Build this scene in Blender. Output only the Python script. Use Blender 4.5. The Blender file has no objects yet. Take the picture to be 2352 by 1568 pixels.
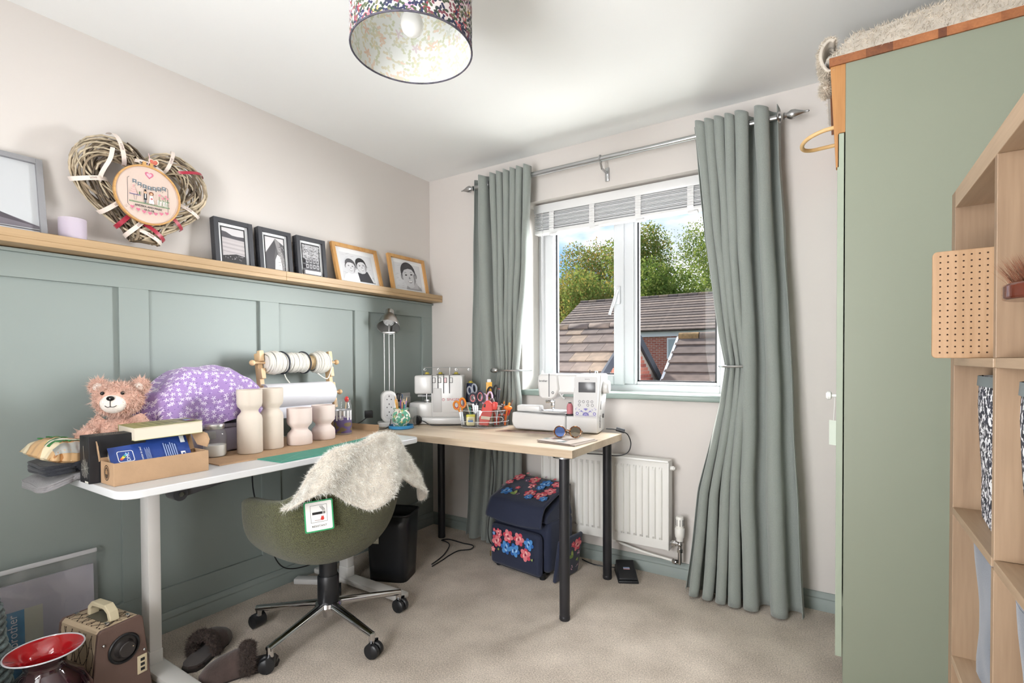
import bpy, bmesh, math, random
from mathutils import Vector, Matrix, noise
from math import sin, cos, pi, radians, sqrt, atan2
S = bpy.context.scene
C = S.collection
RNG = random.Random(7)

# ---------------------------------------------------------------- camera
def make_camera():
    yaw, pitch, roll = 5.70977188e-01, -1.50113713e-02, -4.46201871e-03
    f = Vector((-sin(yaw)*cos(pitch), cos(yaw)*cos(pitch), sin(pitch)))
    r = Vector((cos(yaw), sin(yaw), 0.0))
    u = r.cross(f)
    r2 = r*cos(roll) + u*sin(roll); u2 = -r*sin(roll) + u*cos(roll)
    cam = bpy.data.cameras.new('camera'); o = bpy.data.objects.new('camera', cam); C.objects.link(o)
    m = Matrix((r2, u2, -f)).transposed().to_4x4(); m.translation = (2.37452, -2.65509, 1.12556)
    o.matrix_world = m
    cam.sensor_width = 36.0; cam.lens = 1168.22*36/2352; cam.shift_y = 59.632/2352
    cam.clip_start = 0.02; cam.clip_end = 500
    S.camera = o
make_camera()

# ---------------------------------------------------------------- sky, sun, lights, exposure
def lin(h):
    h = h.lstrip('#'); o = []
    for i in (0, 2, 4):
        c = int(h[i:i+2], 16)/255
        o.append(c/12.92 if c <= .04045 else ((c+.055)/1.055)**2.4)
    return (o[0], o[1], o[2], 1.0)
def make_world():
    w = bpy.data.worlds.new('sky'); S.world = w; w.use_nodes = True
    nt = w.node_tree; N = nt.nodes; L = nt.links
    bg = N['Background']
    tc = N.new('ShaderNodeTexCoord')
    mp = N.new('ShaderNodeMapping'); mp.inputs['Scale'].default_value = (1, 1, 2.6); mp.inputs['Location'].default_value = (.35, .2, .1)
    L.new(tc.outputs['Generated'], mp.inputs['Vector'])
    nz = N.new('ShaderNodeTexNoise'); nz.inputs['Scale'].default_value = 3.6; nz.inputs['Detail'].default_value = 5; nz.inputs['Roughness'].default_value = .55
    L.new(mp.outputs['Vector'], nz.inputs['Vector'])
    cr = N.new('ShaderNodeValToRGB'); cr.color_ramp.elements[0].position = .42; cr.color_ramp.elements[1].position = .58
    L.new(nz.outputs['Fac'], cr.inputs['Fac'])
    nz2 = N.new('ShaderNodeTexNoise'); nz2.inputs['Scale'].default_value = 7; nz2.inputs['Detail'].default_value = 3
    L.new(mp.outputs['Vector'], nz2.inputs['Vector'])
    cl = N.new('ShaderNodeMixRGB'); cl.inputs[1].default_value = (.62, .68, .76, 1); cl.inputs[2].default_value = (1.0, 1.0, 1.0, 1)
    cr2 = N.new('ShaderNodeValToRGB'); cr2.color_ramp.elements[0].position = .3; cr2.color_ramp.elements[1].position = .55
    L.new(nz2.outputs['Fac'], cr2.inputs['Fac']); L.new(cr2.outputs['Color'], cl.inputs[0])
    mx = N.new('ShaderNodeMixRGB'); mx.inputs[1].default_value = (.27, .52, .86, 1)
    L.new(cr.outputs['Color'], mx.inputs[0]); L.new(cl.outputs['Color'], mx.inputs[2])
    L.new(mx.outputs['Color'], bg.inputs['Color'])
    bg.inputs['Strength'].default_value = WORLD
WORLD = 1.35
SUN = 10.0
FILL = 126.0
SIDE, LOW, HIGH = 1700.0, 260.0, 1000.0
make_world()
def light(name, typ, loc, target, energy, color=(1, 1, 1), **k):
    l = bpy.data.lights.new(name, typ); o = bpy.data.objects.new(name, l); C.objects.link(o)
    o.location = loc
    o.rotation_euler = (Vector(target)-Vector(loc)).to_track_quat('-Z', 'Y').to_euler()
    l.energy = energy; l.color = color
    for a, b in k.items(): setattr(l, a, b)
    return o
light('sun', 'SUN', (-9, 6.5, 8), (0.4, 1.4, 0.6), SUN, (1, .95, .88), angle=radians(5))
# added fill lamp in the unseen doorway behind the camera, brightens the room
light('doorway_fill', 'AREA', (1.45, -3.62, 1.25), (2.3, -1.7, 2.7), FILL, (.97, .985, 1), shape='RECTANGLE', size=1.0, size_y=2.0)
# added lamps, out of view beside, above and below the window, imitating daylight
light('fill_side', 'AREA', (4.9, 3.4, 1.9), (1.2, 0, 1.45), SIDE, (.985, .99, 1), shape='RECTANGLE', size=3.0, size_y=2.6)
light('fill_high', 'AREA', (1.2, 2.6, 4.6), (1.3, 0, 1.3), HIGH, (.97, .985, 1), shape='RECTANGLE', size=4.0, size_y=2.5)
light('fill_low', 'AREA', (1.6, 2.4, -1.3), (1.3, 0, 1.5), LOW, (1, .985, .96), shape='RECTANGLE', size=3.5, size_y=2.0)
S.view_settings.view_transform = 'Standard'; S.view_settings.look = 'None'
S.view_settings.gamma = 1.0; S.view_settings.use_curve_mapping = False
S.view_settings.exposure = 0.0
S.cycles.diffuse_bounces = 4; S.cycles.glossy_bounces = 2; S.cycles.transmission_bounces = 2; S.cycles.max_bounces = 5; S.cycles.transparent_max_bounces = 12
S.cycles.use_light_tree = False
S.cycles.use_adaptive_sampling = True; S.cycles.adaptive_threshold = .08; S.cycles.adaptive_min_samples = 20
S.cycles.sample_clamp_indirect = 6.0
S.cycles.caustics_reflective = False; S.cycles.caustics_refractive = False

# ---------------------------------------------------------------- materials
MATS = {}
def mat(name, col='808080', rough=.6, metal=0.0, bump=0.0, bscale=80.0, var=0.0, vscale=6.0, spec=None, sheen=0.0, coat=0.0,
        stretch=(1, 1, 1), emit=0.0, alpha=1.0, trans=0.0, sss=0.0, detail=4.0):
    """principled material with optional noise colour variation and fine relief (object space)"""
    if name in MATS: return MATS[name]
    m = bpy.data.materials.new(name); m.use_nodes = True; nt = m.node_tree; N = nt.nodes; L = nt.links
    b = N['Principled BSDF']; c = lin(col) if isinstance(col, str) else tuple(col)+(1,)
    b.inputs['Base Color'].default_value = c; b.inputs['Roughness'].default_value = rough; b.inputs['Metallic'].default_value = metal
    if spec is not None: b.inputs['Specular IOR Level'].default_value = spec
    if sheen: b.inputs['Sheen Weight'].default_value = sheen; b.inputs['Sheen Roughness'].default_value = .5
    if coat: b.inputs['Coat Weight'].default_value = coat; b.inputs['Coat Roughness'].default_value = .06
    if emit: b.inputs['Emission Color'].default_value = c; b.inputs['Emission Strength'].default_value = emit
    if alpha < 1: b.inputs['Alpha'].default_value = alpha
    if trans: b.inputs['Transmission Weight'].default_value = trans
    if sss: b.inputs['Subsurface Weight'].default_value = sss; b.inputs['Subsurface Radius'].default_value = (.01, .008, .006)
    if bump or var:
        tc = N.new('ShaderNodeTexCoord'); mp = N.new('ShaderNodeMapping'); mp.inputs['Scale'].default_value = stretch
        L.new(tc.outputs['Object'], mp.inputs['Vector'])
    if var:
        nz = N.new('ShaderNodeTexNoise'); nz.inputs['Scale'].default_value = vscale; nz.inputs['Detail'].default_value = detail
        L.new(mp.outputs['Vector'], nz.inputs['Vector'])
        cr = N.new('ShaderNodeValToRGB'); e = cr.color_ramp.elements
        e[0].position = .3; e[1].position = .7
        e[0].color = tuple(max(0, x*(1-var)) for x in c[:3])+(1,); e[1].color = tuple(min(1, x*(1+var)) for x in c[:3])+(1,)
        L.new(nz.outputs['Fac'], cr.inputs['Fac']); L.new(cr.outputs['Color'], b.inputs['Base Color'])
    if bump:
        nb = N.new('ShaderNodeTexNoise'); nb.inputs['Scale'].default_value = bscale; nb.inputs['Detail'].default_value = 3
        L.new(mp.outputs['Vector'], nb.inputs['Vector'])
        bp = N.new('ShaderNodeBump'); bp.inputs['Strength'].default_value = bump; bp.inputs['Distance'].default_value = .004
        L.new(nb.outputs['Fac'], bp.inputs['Height']); L.new(bp.outputs['Normal'], b.inputs['Normal'])
    MATS[name] = m
    return m
def wood(name, c1, c2, axis=0, scale=1.0, rough=.5, ring=9.0, bump=.05):
    if name in MATS: return MATS[name]
    m = bpy.data.materials.new(name); m.use_nodes = True; nt = m.node_tree; N = nt.nodes; L = nt.links
    b = N['Principled BSDF']; b.inputs['Roughness'].default_value = rough
    tc = N.new('ShaderNodeTexCoord'); mp = N.new('ShaderNodeMapping')
    st = [1.0, 1.0, 1.0]; st[axis] = .06
    mp.inputs['Scale'].default_value = [s*scale for s in st]
    L.new(tc.outputs['Object'], mp.inputs['Vector'])
    nz = N.new('ShaderNodeTexNoise'); nz.inputs['Scale'].default_value = ring; nz.inputs['Detail'].default_value = 6; nz.inputs['Distortion'].default_value = .6
    L.new(mp.outputs['Vector'], nz.inputs['Vector'])
    n2 = N.new('ShaderNodeTexNoise'); n2.inputs['Scale'].default_value = ring*14; n2.inputs['Detail'].default_value = 3
    L.new(mp.outputs['Vector'], n2.inputs['Vector'])
    ad = N.new('ShaderNodeMath'); ad.operation = 'MULTIPLY_ADD'; ad.inputs[1].default_value = .35
    L.new(n2.outputs['Fac'], ad.inputs[0]); L.new(nz.outputs['Fac'], ad.inputs[2])
    cr = N.new('ShaderNodeValToRGB'); e = cr.color_ramp.elements; e[0].position = .48; e[1].position = .86; e[0].color = lin(c1); e[1].color = lin(c2)
    L.new(ad.outputs[0], cr.inputs['Fac']); L.new(cr.outputs['Color'], b.inputs['Base Color'])
    bp = N.new('ShaderNodeBump'); bp.inputs['Strength'].default_value = bump; bp.inputs['Distance'].default_value = .002
    L.new(n2.outputs['Fac'], bp.inputs['Height']); L.new(bp.outputs['Normal'], b.inputs['Normal'])
    MATS[name] = m; return m
def glass(name, col=(1, 1, 1), refl=1.0, rough=0.0, tint=0.0):
    """thin clear glass or plastic: see-through with a fresnel reflection"""
    if name in MATS: return MATS[name]
    m = bpy.data.materials.new(name); m.use_nodes = True; nt = m.node_tree; N = nt.nodes; L = nt.links
    N.remove(N['Principled BSDF']); out = N['Material Output']
    tr = N.new('ShaderNodeBsdfTransparent'); tr.inputs['Color'].default_value = tuple(col)+(1,)
    gl = N.new('ShaderNodeBsdfGlossy'); gl.inputs['Roughness'].default_value = rough
    fr = N.new('ShaderNodeLayerWeight'); fr.inputs['Blend'].default_value = .5
    pw = N.new('ShaderNodeMath'); pw.operation = 'POWER'; pw.inputs[1].default_value = 4.0; L.new(fr.outputs['Facing'], pw.inputs[0])
    mu = N.new('ShaderNodeMath'); mu.operation = 'MULTIPLY_ADD'; mu.inputs[1].default_value = .55*refl; mu.inputs[2].default_value = .035*refl
    L.new(pw.outputs[0], mu.inputs[0])
    mx = N.new('ShaderNodeMixShader'); L.new(mu.outputs[0], mx.inputs[0]); L.new(tr.outputs[0], mx.inputs[1]); L.new(gl.outputs[0], mx.inputs[2])
    last = mx
    if tint:
        df = N.new('ShaderNodeBsdfDiffuse'); df.inputs['Color'].default_value = tuple(col)+(1,)
        m2 = N.new('ShaderNodeMixShader'); m2.inputs[0].default_value = tint
        L.new(mx.outputs[0], m2.inputs[1]); L.new(df.outputs[0], m2.inputs[2]); last = m2
    L.new(last.outputs[0], out.inputs['Surface'])
    MATS[name] = m; return m
def flower_mat(name, bg, layers, rough=.8, bump=.1, plane='xy', sheen=0.0):
    """cloth printed with scattered flowers. layers: (scale, petals, size, [colours], density)"""
    if name in MATS: return MATS[name]
    m = bpy.data.materials.new(name); m.use_nodes = True; nt = m.node_tree; N = nt.nodes; L = nt.links
    b = N['Principled BSDF']; b.inputs['Roughness'].default_value = rough
    tc = N.new('ShaderNodeTexCoord')
    src = tc.outputs['UV'] if plane == 'uv' else tc.outputs['Object']
    if plane in ('yz', 'xz'):
        sp = N.new('ShaderNodeSeparateXYZ'); L.new(src, sp.inputs[0]); cb = N.new('ShaderNodeCombineXYZ')
        L.new(sp.outputs['Y' if plane == 'yz' else 'X'], cb.inputs['X']); L.new(sp.outputs['Z'], cb.inputs['Y']); src = cb.outputs[0]
    base = N.new('ShaderNodeRGB'); base.outputs[0].default_value = lin(bg); cur = base.outputs[0]
    def math(op, a, bb=None, c=None):
        n = N.new('ShaderNodeMath'); n.operation = op
        for i, v in enumerate((a, bb, c)):
            if v is None: continue
            if isinstance(v, (int, float)): n.inputs[i].default_value = v
            else: L.new(v, n.inputs[i])
        return n.outputs[0]
    for k, (sc, pet, size, cols, dens) in enumerate(layers):
        mp = N.new('ShaderNodeMapping'); mp.inputs['Scale'].default_value = (sc, sc, sc); mp.inputs['Location'].default_value = (k*3.7, k*1.9, 0)
        L.new(src, mp.inputs['Vector'])
        vo = N.new('ShaderNodeTexVoronoi'); vo.voronoi_dimensions = '2D'; vo.inputs['Scale'].default_value = 1.0; vo.inputs['Randomness'].default_value = .75
        L.new(mp.outputs[0], vo.inputs['Vector'])
        sb = N.new('ShaderNodeVectorMath'); sb.operation = 'SUBTRACT'; L.new(mp.outputs[0], sb.inputs[0]); L.new(vo.outputs['Position'], sb.inputs[1])
        sx = N.new('ShaderNodeSeparateXYZ'); L.new(sb.outputs[0], sx.inputs[0])
        sc2 = N.new('ShaderNodeSeparateColor'); L.new(vo.outputs['Color'], sc2.inputs[0])
        ang = math('ARCTAN2', sx.outputs['Y'], sx.outputs['X'])
        ang = math('MULTIPLY_ADD', sc2.outputs[0], 6.28, ang)
        rr = math('SQRT', math('ADD', math('MULTIPLY', sx.outputs['X'], sx.outputs['X']), math('MULTIPLY', sx.outputs['Y'], sx.outputs['Y'])))
        lim = math('MULTIPLY_ADD', math('COSINE', math('MULTIPLY', ang, float(pet))), size*.4, size*.62)
        mask = math('LESS_THAN', rr, lim)
        mask = math('MULTIPLY', mask, math('LESS_THAN', sc2.outputs[1], dens))
        cr = N.new('ShaderNodeValToRGB'); cr.color_ramp.interpolation = 'CONSTANT'; e = cr.color_ramp.elements
        while len(e) < len(cols): e.new(.5)
        for i, cc in enumerate(cols): e[i].position = i/len(cols); e[i].color = lin(cc)
        L.new(sc2.outputs[2], cr.inputs['Fac'])
        mx = N.new('ShaderNodeMixRGB'); L.new(mask, mx.inputs[0]); L.new(cur, mx.inputs[1]); L.new(cr.outputs['Color'], mx.inputs[2]); cur = mx.outputs[0]
    L.new(cur, b.inputs['Base Color'])
    if sheen: b.inputs['Sheen Weight'].default_value = sheen
    MATS[name] = m; return m

# ---------------------------------------------------------------- geometry helpers
def rotm(rx=0, ry=0, rz=0):
    return Matrix.Rotation(rz, 4, 'Z') @ Matrix.Rotation(ry, 4, 'Y') @ Matrix.Rotation(rx, 4, 'X')
class G:
    """collects shapes; .o() links them as one mesh object"""
    def __init__(s): s.v = []; s.f = []; s.mi = []; s.cur = 0; s.uv = None
    def add(s, vs, fs, m=None):
        n = len(s.v)
        s.v += [tuple(m @ Vector(v)) if m else tuple(v) for v in vs]
        s.f += [tuple(i+n for i in f) for f in fs]; s.mi += [s.cur]*len(fs); return s
    def box(s, c, d, m=None):
        x, y, z = c; a, b, e = d[0]/2, d[1]/2, d[2]/2
        vs = [(x+i*a, y+j*b, z+k*e) for i in (-1, 1) for j in (-1, 1) for k in (-1, 1)]
        return s.add(vs, [(0, 1, 3, 2), (4, 6, 7, 5), (0, 4, 5, 1), (2, 3, 7, 6), (0, 2, 6, 4), (1, 5, 7, 3)], m)
    def b2(s, lo, hi, m=None):
        return s.box([(lo[i]+hi[i])/2 for i in range(3)], [abs(hi[i]-lo[i]) for i in range(3)], m)
    def rbox(s, c, d, r=.004, seg=2, m=None):
        bm = bmesh.new(); bmesh.ops.create_cube(bm, size=1.0)
        bmesh.ops.scale(bm, vec=d, verts=bm.verts)
        r = min(r, min(d)*.49)
        bmesh.ops.bevel(bm, geom=bm.edges[:], offset=r, segments=seg, affect='EDGES', profile=.5)
        bmesh.ops.translate(bm, vec=c, verts=bm.verts)
        bm.verts.index_update()
        s.add([v.co.copy() for v in bm.verts], [[v.index for v in f.verts] for f in bm.faces], m); bm.free(); return s
    def cyl(s, p0, p1, r0, r1=None, n=16, caps=True, m=None):
        r1 = r0 if r1 is None else r1
        p0 = Vector(p0); p1 = Vector(p1); d = (p1-p0)
        if d.length < 1e-9: return s
        d.normalize(); a = d.orthogonal().normalized(); b = d.cross(a)
        vs = []
        for p, r in ((p0, r0), (p1, r1)):
            vs += [p + a*(r*cos(2*pi*i/n)) + b*(r*sin(2*pi*i/n)) for i in range(n)]
        fs = [(i, (i+1) % n, n+(i+1) % n, n+i) for i in range(n)]
        if caps: fs += [tuple(range(n-1, -1, -1)), tuple(range(n, 2*n))]
        return s.add(vs, fs, m)
    def lathe(s, prof, n=32, c=(0, 0, 0), m=None, caps=True, arc=2*pi):
        vs = []; fs = []; k = len(prof)
        full = abs(arc-2*pi) < 1e-6; nn = n if full else n+1
        for i in range(nn):
            a = arc*i/n
            vs += [(c[0]+r*cos(a), c[1]+r*sin(a), c[2]+z) for r, z in prof]
        for i in range(n):
            j = (i+1) % nn
            for q in range(k-1):
                fs.append((i*k+q, j*k+q, j*k+q+1, i*k+q+1))
        if caps and full:
            if prof[0][0] > 1e-6: fs.append(tuple(i*k for i in range(n-1, -1, -1)))
            if prof[-1][0] > 1e-6: fs.append(tuple(i*k+k-1 for i in range(n)))
        return s.add(vs, fs, m)
    def tube(s, pts, r, n=8, closed=False, caps=True, m=None):
        P = [Vector(p) for p in pts]; k = len(P)
        R = r if isinstance(r, (list, tuple)) else [r]*k
        vs = []; fs = []; up = None
        for i, p in enumerate(P):
            if closed: t = P[(i+1) % k]-P[i-1]
            else: t = P[min(i+1, k-1)]-P[max(i-1, 0)]
            if t.length < 1e-9: t = Vector((0, 0, 1))
            t.normalize()
            if up is None: up = t.orthogonal().normalized()
            a = (up - t*up.dot(t))
            a = a.normalized() if a.length > 1e-6 else t.orthogonal().normalized()
            up = a; b = t.cross(a)
            vs += [p + a*(R[i]*cos(2*pi*q/n)) + b*(R[i]*sin(2*pi*q/n)) for q in range(n)]
        kk = k if closed else k-1
        for i in range(kk):
            j = (i+1) % k
            for q in range(n):
                fs.append((i*n+q, i*n+(q+1) % n, j*n+(q+1) % n, j*n+q))
        if caps and not closed: fs += [tuple(range(n-1, -1, -1)), tuple((k-1)*n+q for q in range(n))]
        return s.add(vs, fs, m)
    def ball(s, c, r, n=16, k=10, m=None):
        rx, ry, rz = (r, r, r) if isinstance(r, (int, float)) else r
        vs = [(c[0], c[1], c[2]-rz)]; fs = []
        for i in range(1, k):
            t = -pi/2 + pi*i/k
            vs += [(c[0]+rx*cos(t)*cos(2*pi*j/n), c[1]+ry*cos(t)*sin(2*pi*j/n), c[2]+rz*sin(t)) for j in range(n)]
        vs.append((c[0], c[1], c[2]+rz)); L = len(vs)-1
        for j in range(n):
            fs.append((0, 1+(j+1) % n, 1+j)); fs.append((L, L-n+j, L-n+(j+1) % n))
        for i in range(k-2):
            for j in range(n):
                fs.append((1+i*n+j, 1+i*n+(j+1) % n, 1+(i+1)*n+(j+1) % n, 1+(i+1)*n+j))
        return s.add(vs, fs, m)
    def prism(s, poly, z0, z1, m=None):
        n = len(poly)
        vs = [(x, y, z0) for x, y in poly]+[(x, y, z1) for x, y in poly]
        fs = [(i, (i+1) % n, n+(i+1) % n, n+i) for i in range(n)]+[tuple(range(n-1, -1, -1)), tuple(range(n, 2*n))]
        return s.add(vs, fs, m)
    def grid(s, fn, nu, nv, wrap=False, m=None):
        vs = [fn(i/nu, j/nv) for i in range(nu if wrap else nu+1) for j in range(nv+1)]
        fs = []; w = nv+1
        for i in range(nu):
            k = (i+1) % nu if wrap else i+1
            for j in range(nv): fs.append((i*w+j, k*w+j, k*w+j+1, i*w+j+1))
        return s.add(vs, fs, m)
    def torus(s, c, R, r, n=32, k=8, m=None, axis='z', arc=2*pi, a0=0):
        pts = []
        full = abs(arc-2*pi) < 1e-6
        for i in range(n if full else n+1):
            a = a0+arc*i/n
            q = {'z': (R*cos(a), R*sin(a), 0), 'x': (0, R*cos(a), R*sin(a)), 'y': (R*cos(a), 0, R*sin(a))}[axis]
            pts.append((c[0]+q[0], c[1]+q[1], c[2]+q[2]))
        return s.tube(pts, r, k, closed=full, m=m)
    def mesh(s, name, mats, smooth=True, ang=40):
        me = bpy.data.meshes.new(name); me.from_pydata(s.v, [], s.f)
        if not isinstance(mats, (list, tuple)): mats = [mats]
        for q in mats: me.materials.append(q)
        if len(mats) > 1: me.polygons.foreach_set('material_index', s.mi)
        if smooth:
            me.polygons.foreach_set('use_smooth', [True]*len(me.polygons)); me.set_sharp_from_angle(angle=radians(ang))
        me.update(); return me
    def o(s, name, mats, parent=None, smooth=True, ang=40, loc=None, rot=None, bev=0, fix=False):
        me = s.mesh(name, mats, smooth, ang)
        if fix:
            bm = bmesh.new(); bm.from_mesh(me); bmesh.ops.recalc_face_normals(bm, faces=bm.faces); bm.to_mesh(me); bm.free()
        return link(name, me, parent, loc, rot, bev)
def link(name, data, parent=None, loc=None, rot=None, bev=0):
    ob = bpy.data.objects.new(name, data); C.objects.link(ob)
    if parent: ob.parent = parent
    if loc: ob.location = loc
    if rot: ob.rotation_euler = rot
    if bev:
        md = ob.modifiers.new('bevel', 'BEVEL'); md.width = bev; md.segments = 2; md.limit_method = 'ANGLE'; md.angle_limit = radians(40)
    return ob
def tag(ob, label, cat, group=None, kind=None):
    ob['label'] = label; ob['category'] = cat
    if group: ob['group'] = group
    if kind: ob['kind'] = kind
    return ob
def thing(name, label, cat, loc=(0, 0, 0), rz=0.0, group=None, rot=None):
    e = bpy.data.objects.new(name, None); C.objects.link(e); e.empty_display_size = .05
    e.location = loc; e.rotation_euler = rot if rot else (0, 0, rz)
    return tag(e, label, cat, group)
def struct(ob, label=None):
    ob['kind'] = 'structure'
    if label: ob['label'] = label
    return ob
def text(name, body, size, m, parent, loc, rot=(pi/2, 0, 0), ext=.0002, align='CENTER', sx=1.0, bold=0.0):
    cu = bpy.data.curves.new(name, 'FONT'); cu.body = body; cu.size = size; cu.extrude = ext; cu.align_x = align; cu.align_y = 'CENTER'; cu.offset = bold
    cu.materials.append(m); cu.resolution_u = 2
    tmp = bpy.data.objects.new('tmp', cu); me = bpy.data.meshes.new_from_object(tmp); bpy.data.objects.remove(tmp); bpy.data.curves.remove(cu)
    if not me.materials: me.materials.append(m)
    ob = link(name, me, parent, loc, rot); ob.scale = (sx, 1, 1); return ob
class P(G):
    """flat print: coloured polygons stacked on a sheet in the xy plane"""
    def __init__(s): super().__init__(); s.cols = []; s.z = 0.0
    def poly(s, pts, col, dz=.00012):
        if col not in s.cols: s.cols.append(col)
        s.cur = s.cols.index(col); s.z += dz
        return s.add([(x, y, s.z) for x, y in pts], [tuple(range(len(pts)))])
    def rect(s, x0, y0, x1, y1, col): return s.poly([(x0, y0), (x1, y0), (x1, y1), (x0, y1)], col)
    def ell(s, cx, cy, rx, ry, col, n=16, a=0.0, a0=0.0, a1=2*pi):
        full = a1-a0 > 6.28
        pts = []
        for i in range(n if full else n+1):
            t = a0+(a1-a0)*i/n; x, y = rx*cos(t), ry*sin(t)
            pts.append((cx+x*cos(a)-y*sin(a), cy+x*sin(a)+y*cos(a)))
        return s.poly(pts, col)
    def line(s, pts, w, col):
        for (x0, y0), (x1, y1) in zip(pts, pts[1:]):
            d = sqrt((x1-x0)**2+(y1-y0)**2) or 1e-9; nx, ny = -(y1-y0)/d*w/2, (x1-x0)/d*w/2
            s.poly([(x0+nx, y0+ny), (x0-nx, y0-ny), (x1-nx, y1-ny), (x1+nx, y1+ny)], col, .00001)
        return s
    def heart(s, cx, cy, w, col):
        pts = []
        for i in range(20):
            t = 2*pi*i/20; pts.append((cx+w/32*16*sin(t)**3, cy+w/32*(13*cos(t)-5*cos(2*t)-2*cos(3*t)-cos(4*t))))
        return s.poly(pts[::-1], col)
    def done(s, name, parent, loc=None, rot=None, rough=.7):
        ob = s.o(name, [mat('ink_'+c+('' if rough == .7 else str(rough)), c, rough) for c in s.cols], parent, smooth=False, loc=loc, rot=rot)
        if len(s.f) > 12: ob['kind'] = 'stuff'
        return ob
def fur(name, base, m, n, length, w=.0012, parent=None, seed=1, gravity=.35, spread=.5, curl=0.0, faces=None, lenvar=.4, flip=1):
    """pile of short tapering strands over the mesh `base` (object), as one mesh"""
    rg = random.Random(seed); me = base.data
    pol = [p for p in me.polygons if (faces is None or faces(p))]
    areas = [p.area for p in pol]; vs = []; fs = []
    pick = rg.choices(pol, weights=areas, k=n)
    for p in pick:
        ids = p.vertices; co = [me.vertices[i].co for i in ids]
        if len(co) >= 4 and rg.random() < .5: a, b, c = co[0], co[2], co[3]
        else: a, b, c = co[0], co[1], co[2]
        r1, r2 = rg.random(), rg.random()
        if r1+r2 > 1: r1, r2 = 1-r1, 1-r2
        q = a+(b-a)*r1+(c-a)*r2; nn = p.normal*flip
        d = (nn + Vector((rg.gauss(0, spread), rg.gauss(0, spread), rg.gauss(0, spread)-gravity))).normalized()
        L = length*(1-lenvar*rg.random())
        sd = d.cross(Vector((rg.gauss(0, 1), rg.gauss(0, 1), rg.gauss(0, 1))))
        sd = sd.normalized()*w
        bend = Vector((rg.gauss(0, 1), rg.gauss(0, 1), rg.gauss(0, 1)-gravity))*L*.35*(.4+curl)
        k = len(vs)
        m1 = q+d*L*.55+bend*.3; e = q+d*L+bend
        vs += [q-sd, q+sd, m1+sd*.7, m1-sd*.7, e]
        fs += [(k, k+1, k+2, k+3), (k+3, k+2, k+4)]
    me2 = bpy.data.meshes.new(name); me2.from_pydata(vs, [], fs); me2.materials.append(m)
    me2.polygons.foreach_set('use_smooth', [True]*len(me2.polygons))
    ob = link(name, me2, parent); ob['kind'] = 'stuff'
    return ob
def smoothstep(a, b, x):
    t = max(0.0, min(1.0, (x-a)/(b-a))); return t*t*(3-2*t)
def lerp(a, b, t): return a+(b-a)*t
def interp(tab, x):
    if x <= tab[0][0]: return tab[0][1]
    for (x0, y0), (x1, y1) in zip(tab, tab[1:]):
        if x <= x1: return y0+(y1-y0)*(x-x0)/(x1-x0)
    return tab[-1][1]
def catmull(pts, k=6, closed=False):
    P_ = [Vector(p) for p in pts]; n = len(P_); out = []
    rng = range(n if closed else n-1)
    for i in rng:
        p0 = P_[(i-1) % n] if (closed or i > 0) else P_[0]; p1 = P_[i]; p2 = P_[(i+1) % n]
        p3 = P_[(i+2) % n] if (closed or i < n-2) else P_[-1]
        for j in range(k):
            t = j/k
            out.append(.5*((2*p1)+(-p0+p2)*t+(2*p0-5*p1+4*p2-p3)*t*t+(-p0+3*p1-3*p2+p3)*t**3))
    if not closed: out.append(P_[-1])
    return out
def nz3(x, y, z, s=1.0): return noise.noise(Vector((x*s, y*s, z*s)))
# ================================================================ the room
SAGE = mat('sage_paint', '8d9793', .55)
WALLP = mat('wall_paint', 'd6d0cb', .85)
CEILP = mat('ceiling_paint', 'edeeed', .9)
UPVC = mat('white_upvc', 'd3d6d9', .28)
OAKV = wood('pale_oak_board', 'a68a66', 'c0a37e', axis=1, rough=.5)
def carpet_mat():
    m = mat('beige_carpet', 'b9a996', .95, sheen=.3)
    nt = m.node_tree; N = nt.nodes; L = nt.links; b = N['Principled BSDF']
    tc = N.new('ShaderNodeTexCoord')
    v = N.new('ShaderNodeTexNoise'); v.inputs['Scale'].default_value = 190; v.inputs['Detail'].default_value = 6; v.inputs['Roughness'].default_value = .75; L.new(tc.outputs['Object'], v.inputs['Vector'])
    w = N.new('ShaderNodeTexNoise'); w.inputs['Scale'].default_value = 5; w.inputs['Detail'].default_value = 5; L.new(tc.outputs['Object'], w.inputs['Vector'])
    ad = N.new('ShaderNodeMath'); ad.operation = 'MULTIPLY_ADD'; ad.inputs[1].default_value = .35; L.new(w.outputs['Fac'], ad.inputs[0]); L.new(v.outputs['Fac'], ad.inputs[2])
    cr = N.new('ShaderNodeValToRGB'); e = cr.color_ramp.elements
    e[0].position = .50; e[0].color = lin('988876'); e[1].position = .84; e[1].color = lin('f4e5d4')
    L.new(ad.outputs[0], cr.inputs['Fac']); L.new(cr.outputs['Color'], b.inputs['Base Color'])
    bp = N.new('ShaderNodeBump'); bp.inputs['Strength'].default_value = .9; bp.inputs['Distance'].default_value = .006
    L.new(v.outputs['Fac'], bp.inputs['Height']); L.new(bp.outputs['Normal'], b.inputs['Normal'])
    return m
RX, RY, HZ = 3.0, -3.3, 2.35
YB = -4.3
struct(G().b2((-.1, YB, -.1), (RX+.1, .3, 0)).o('floor', carpet_mat(), smooth=False), 'beige twist pile carpet')
struct(G().b2((-.1, YB, HZ), (RX+.1, .3, HZ+.1)).o('ceiling', CEILP, smooth=False), 'plain white painted ceiling')
struct(G().b2((-.1, YB, 0), (0, .3, HZ)).o('wall_left', WALLP, smooth=False), 'off-white wall above the green panelling')
struct(G().b2((RX, YB, 0), (RX+.1, .3, HZ)).o('wall_right', WALLP, smooth=False))
WX0, WX1, WZ0, WZ1 = .745, 1.905, .925, 2.073
g = G(); g.b2((0, 0, 0), (WX0, .3, HZ)); g.b2((WX1, 0, 0), (RX, .3, HZ)); g.b2((WX0, 0, 0), (WX1, .3, WZ0)); g.b2((WX0, 0, WZ1), (WX1, .3, HZ))
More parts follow.
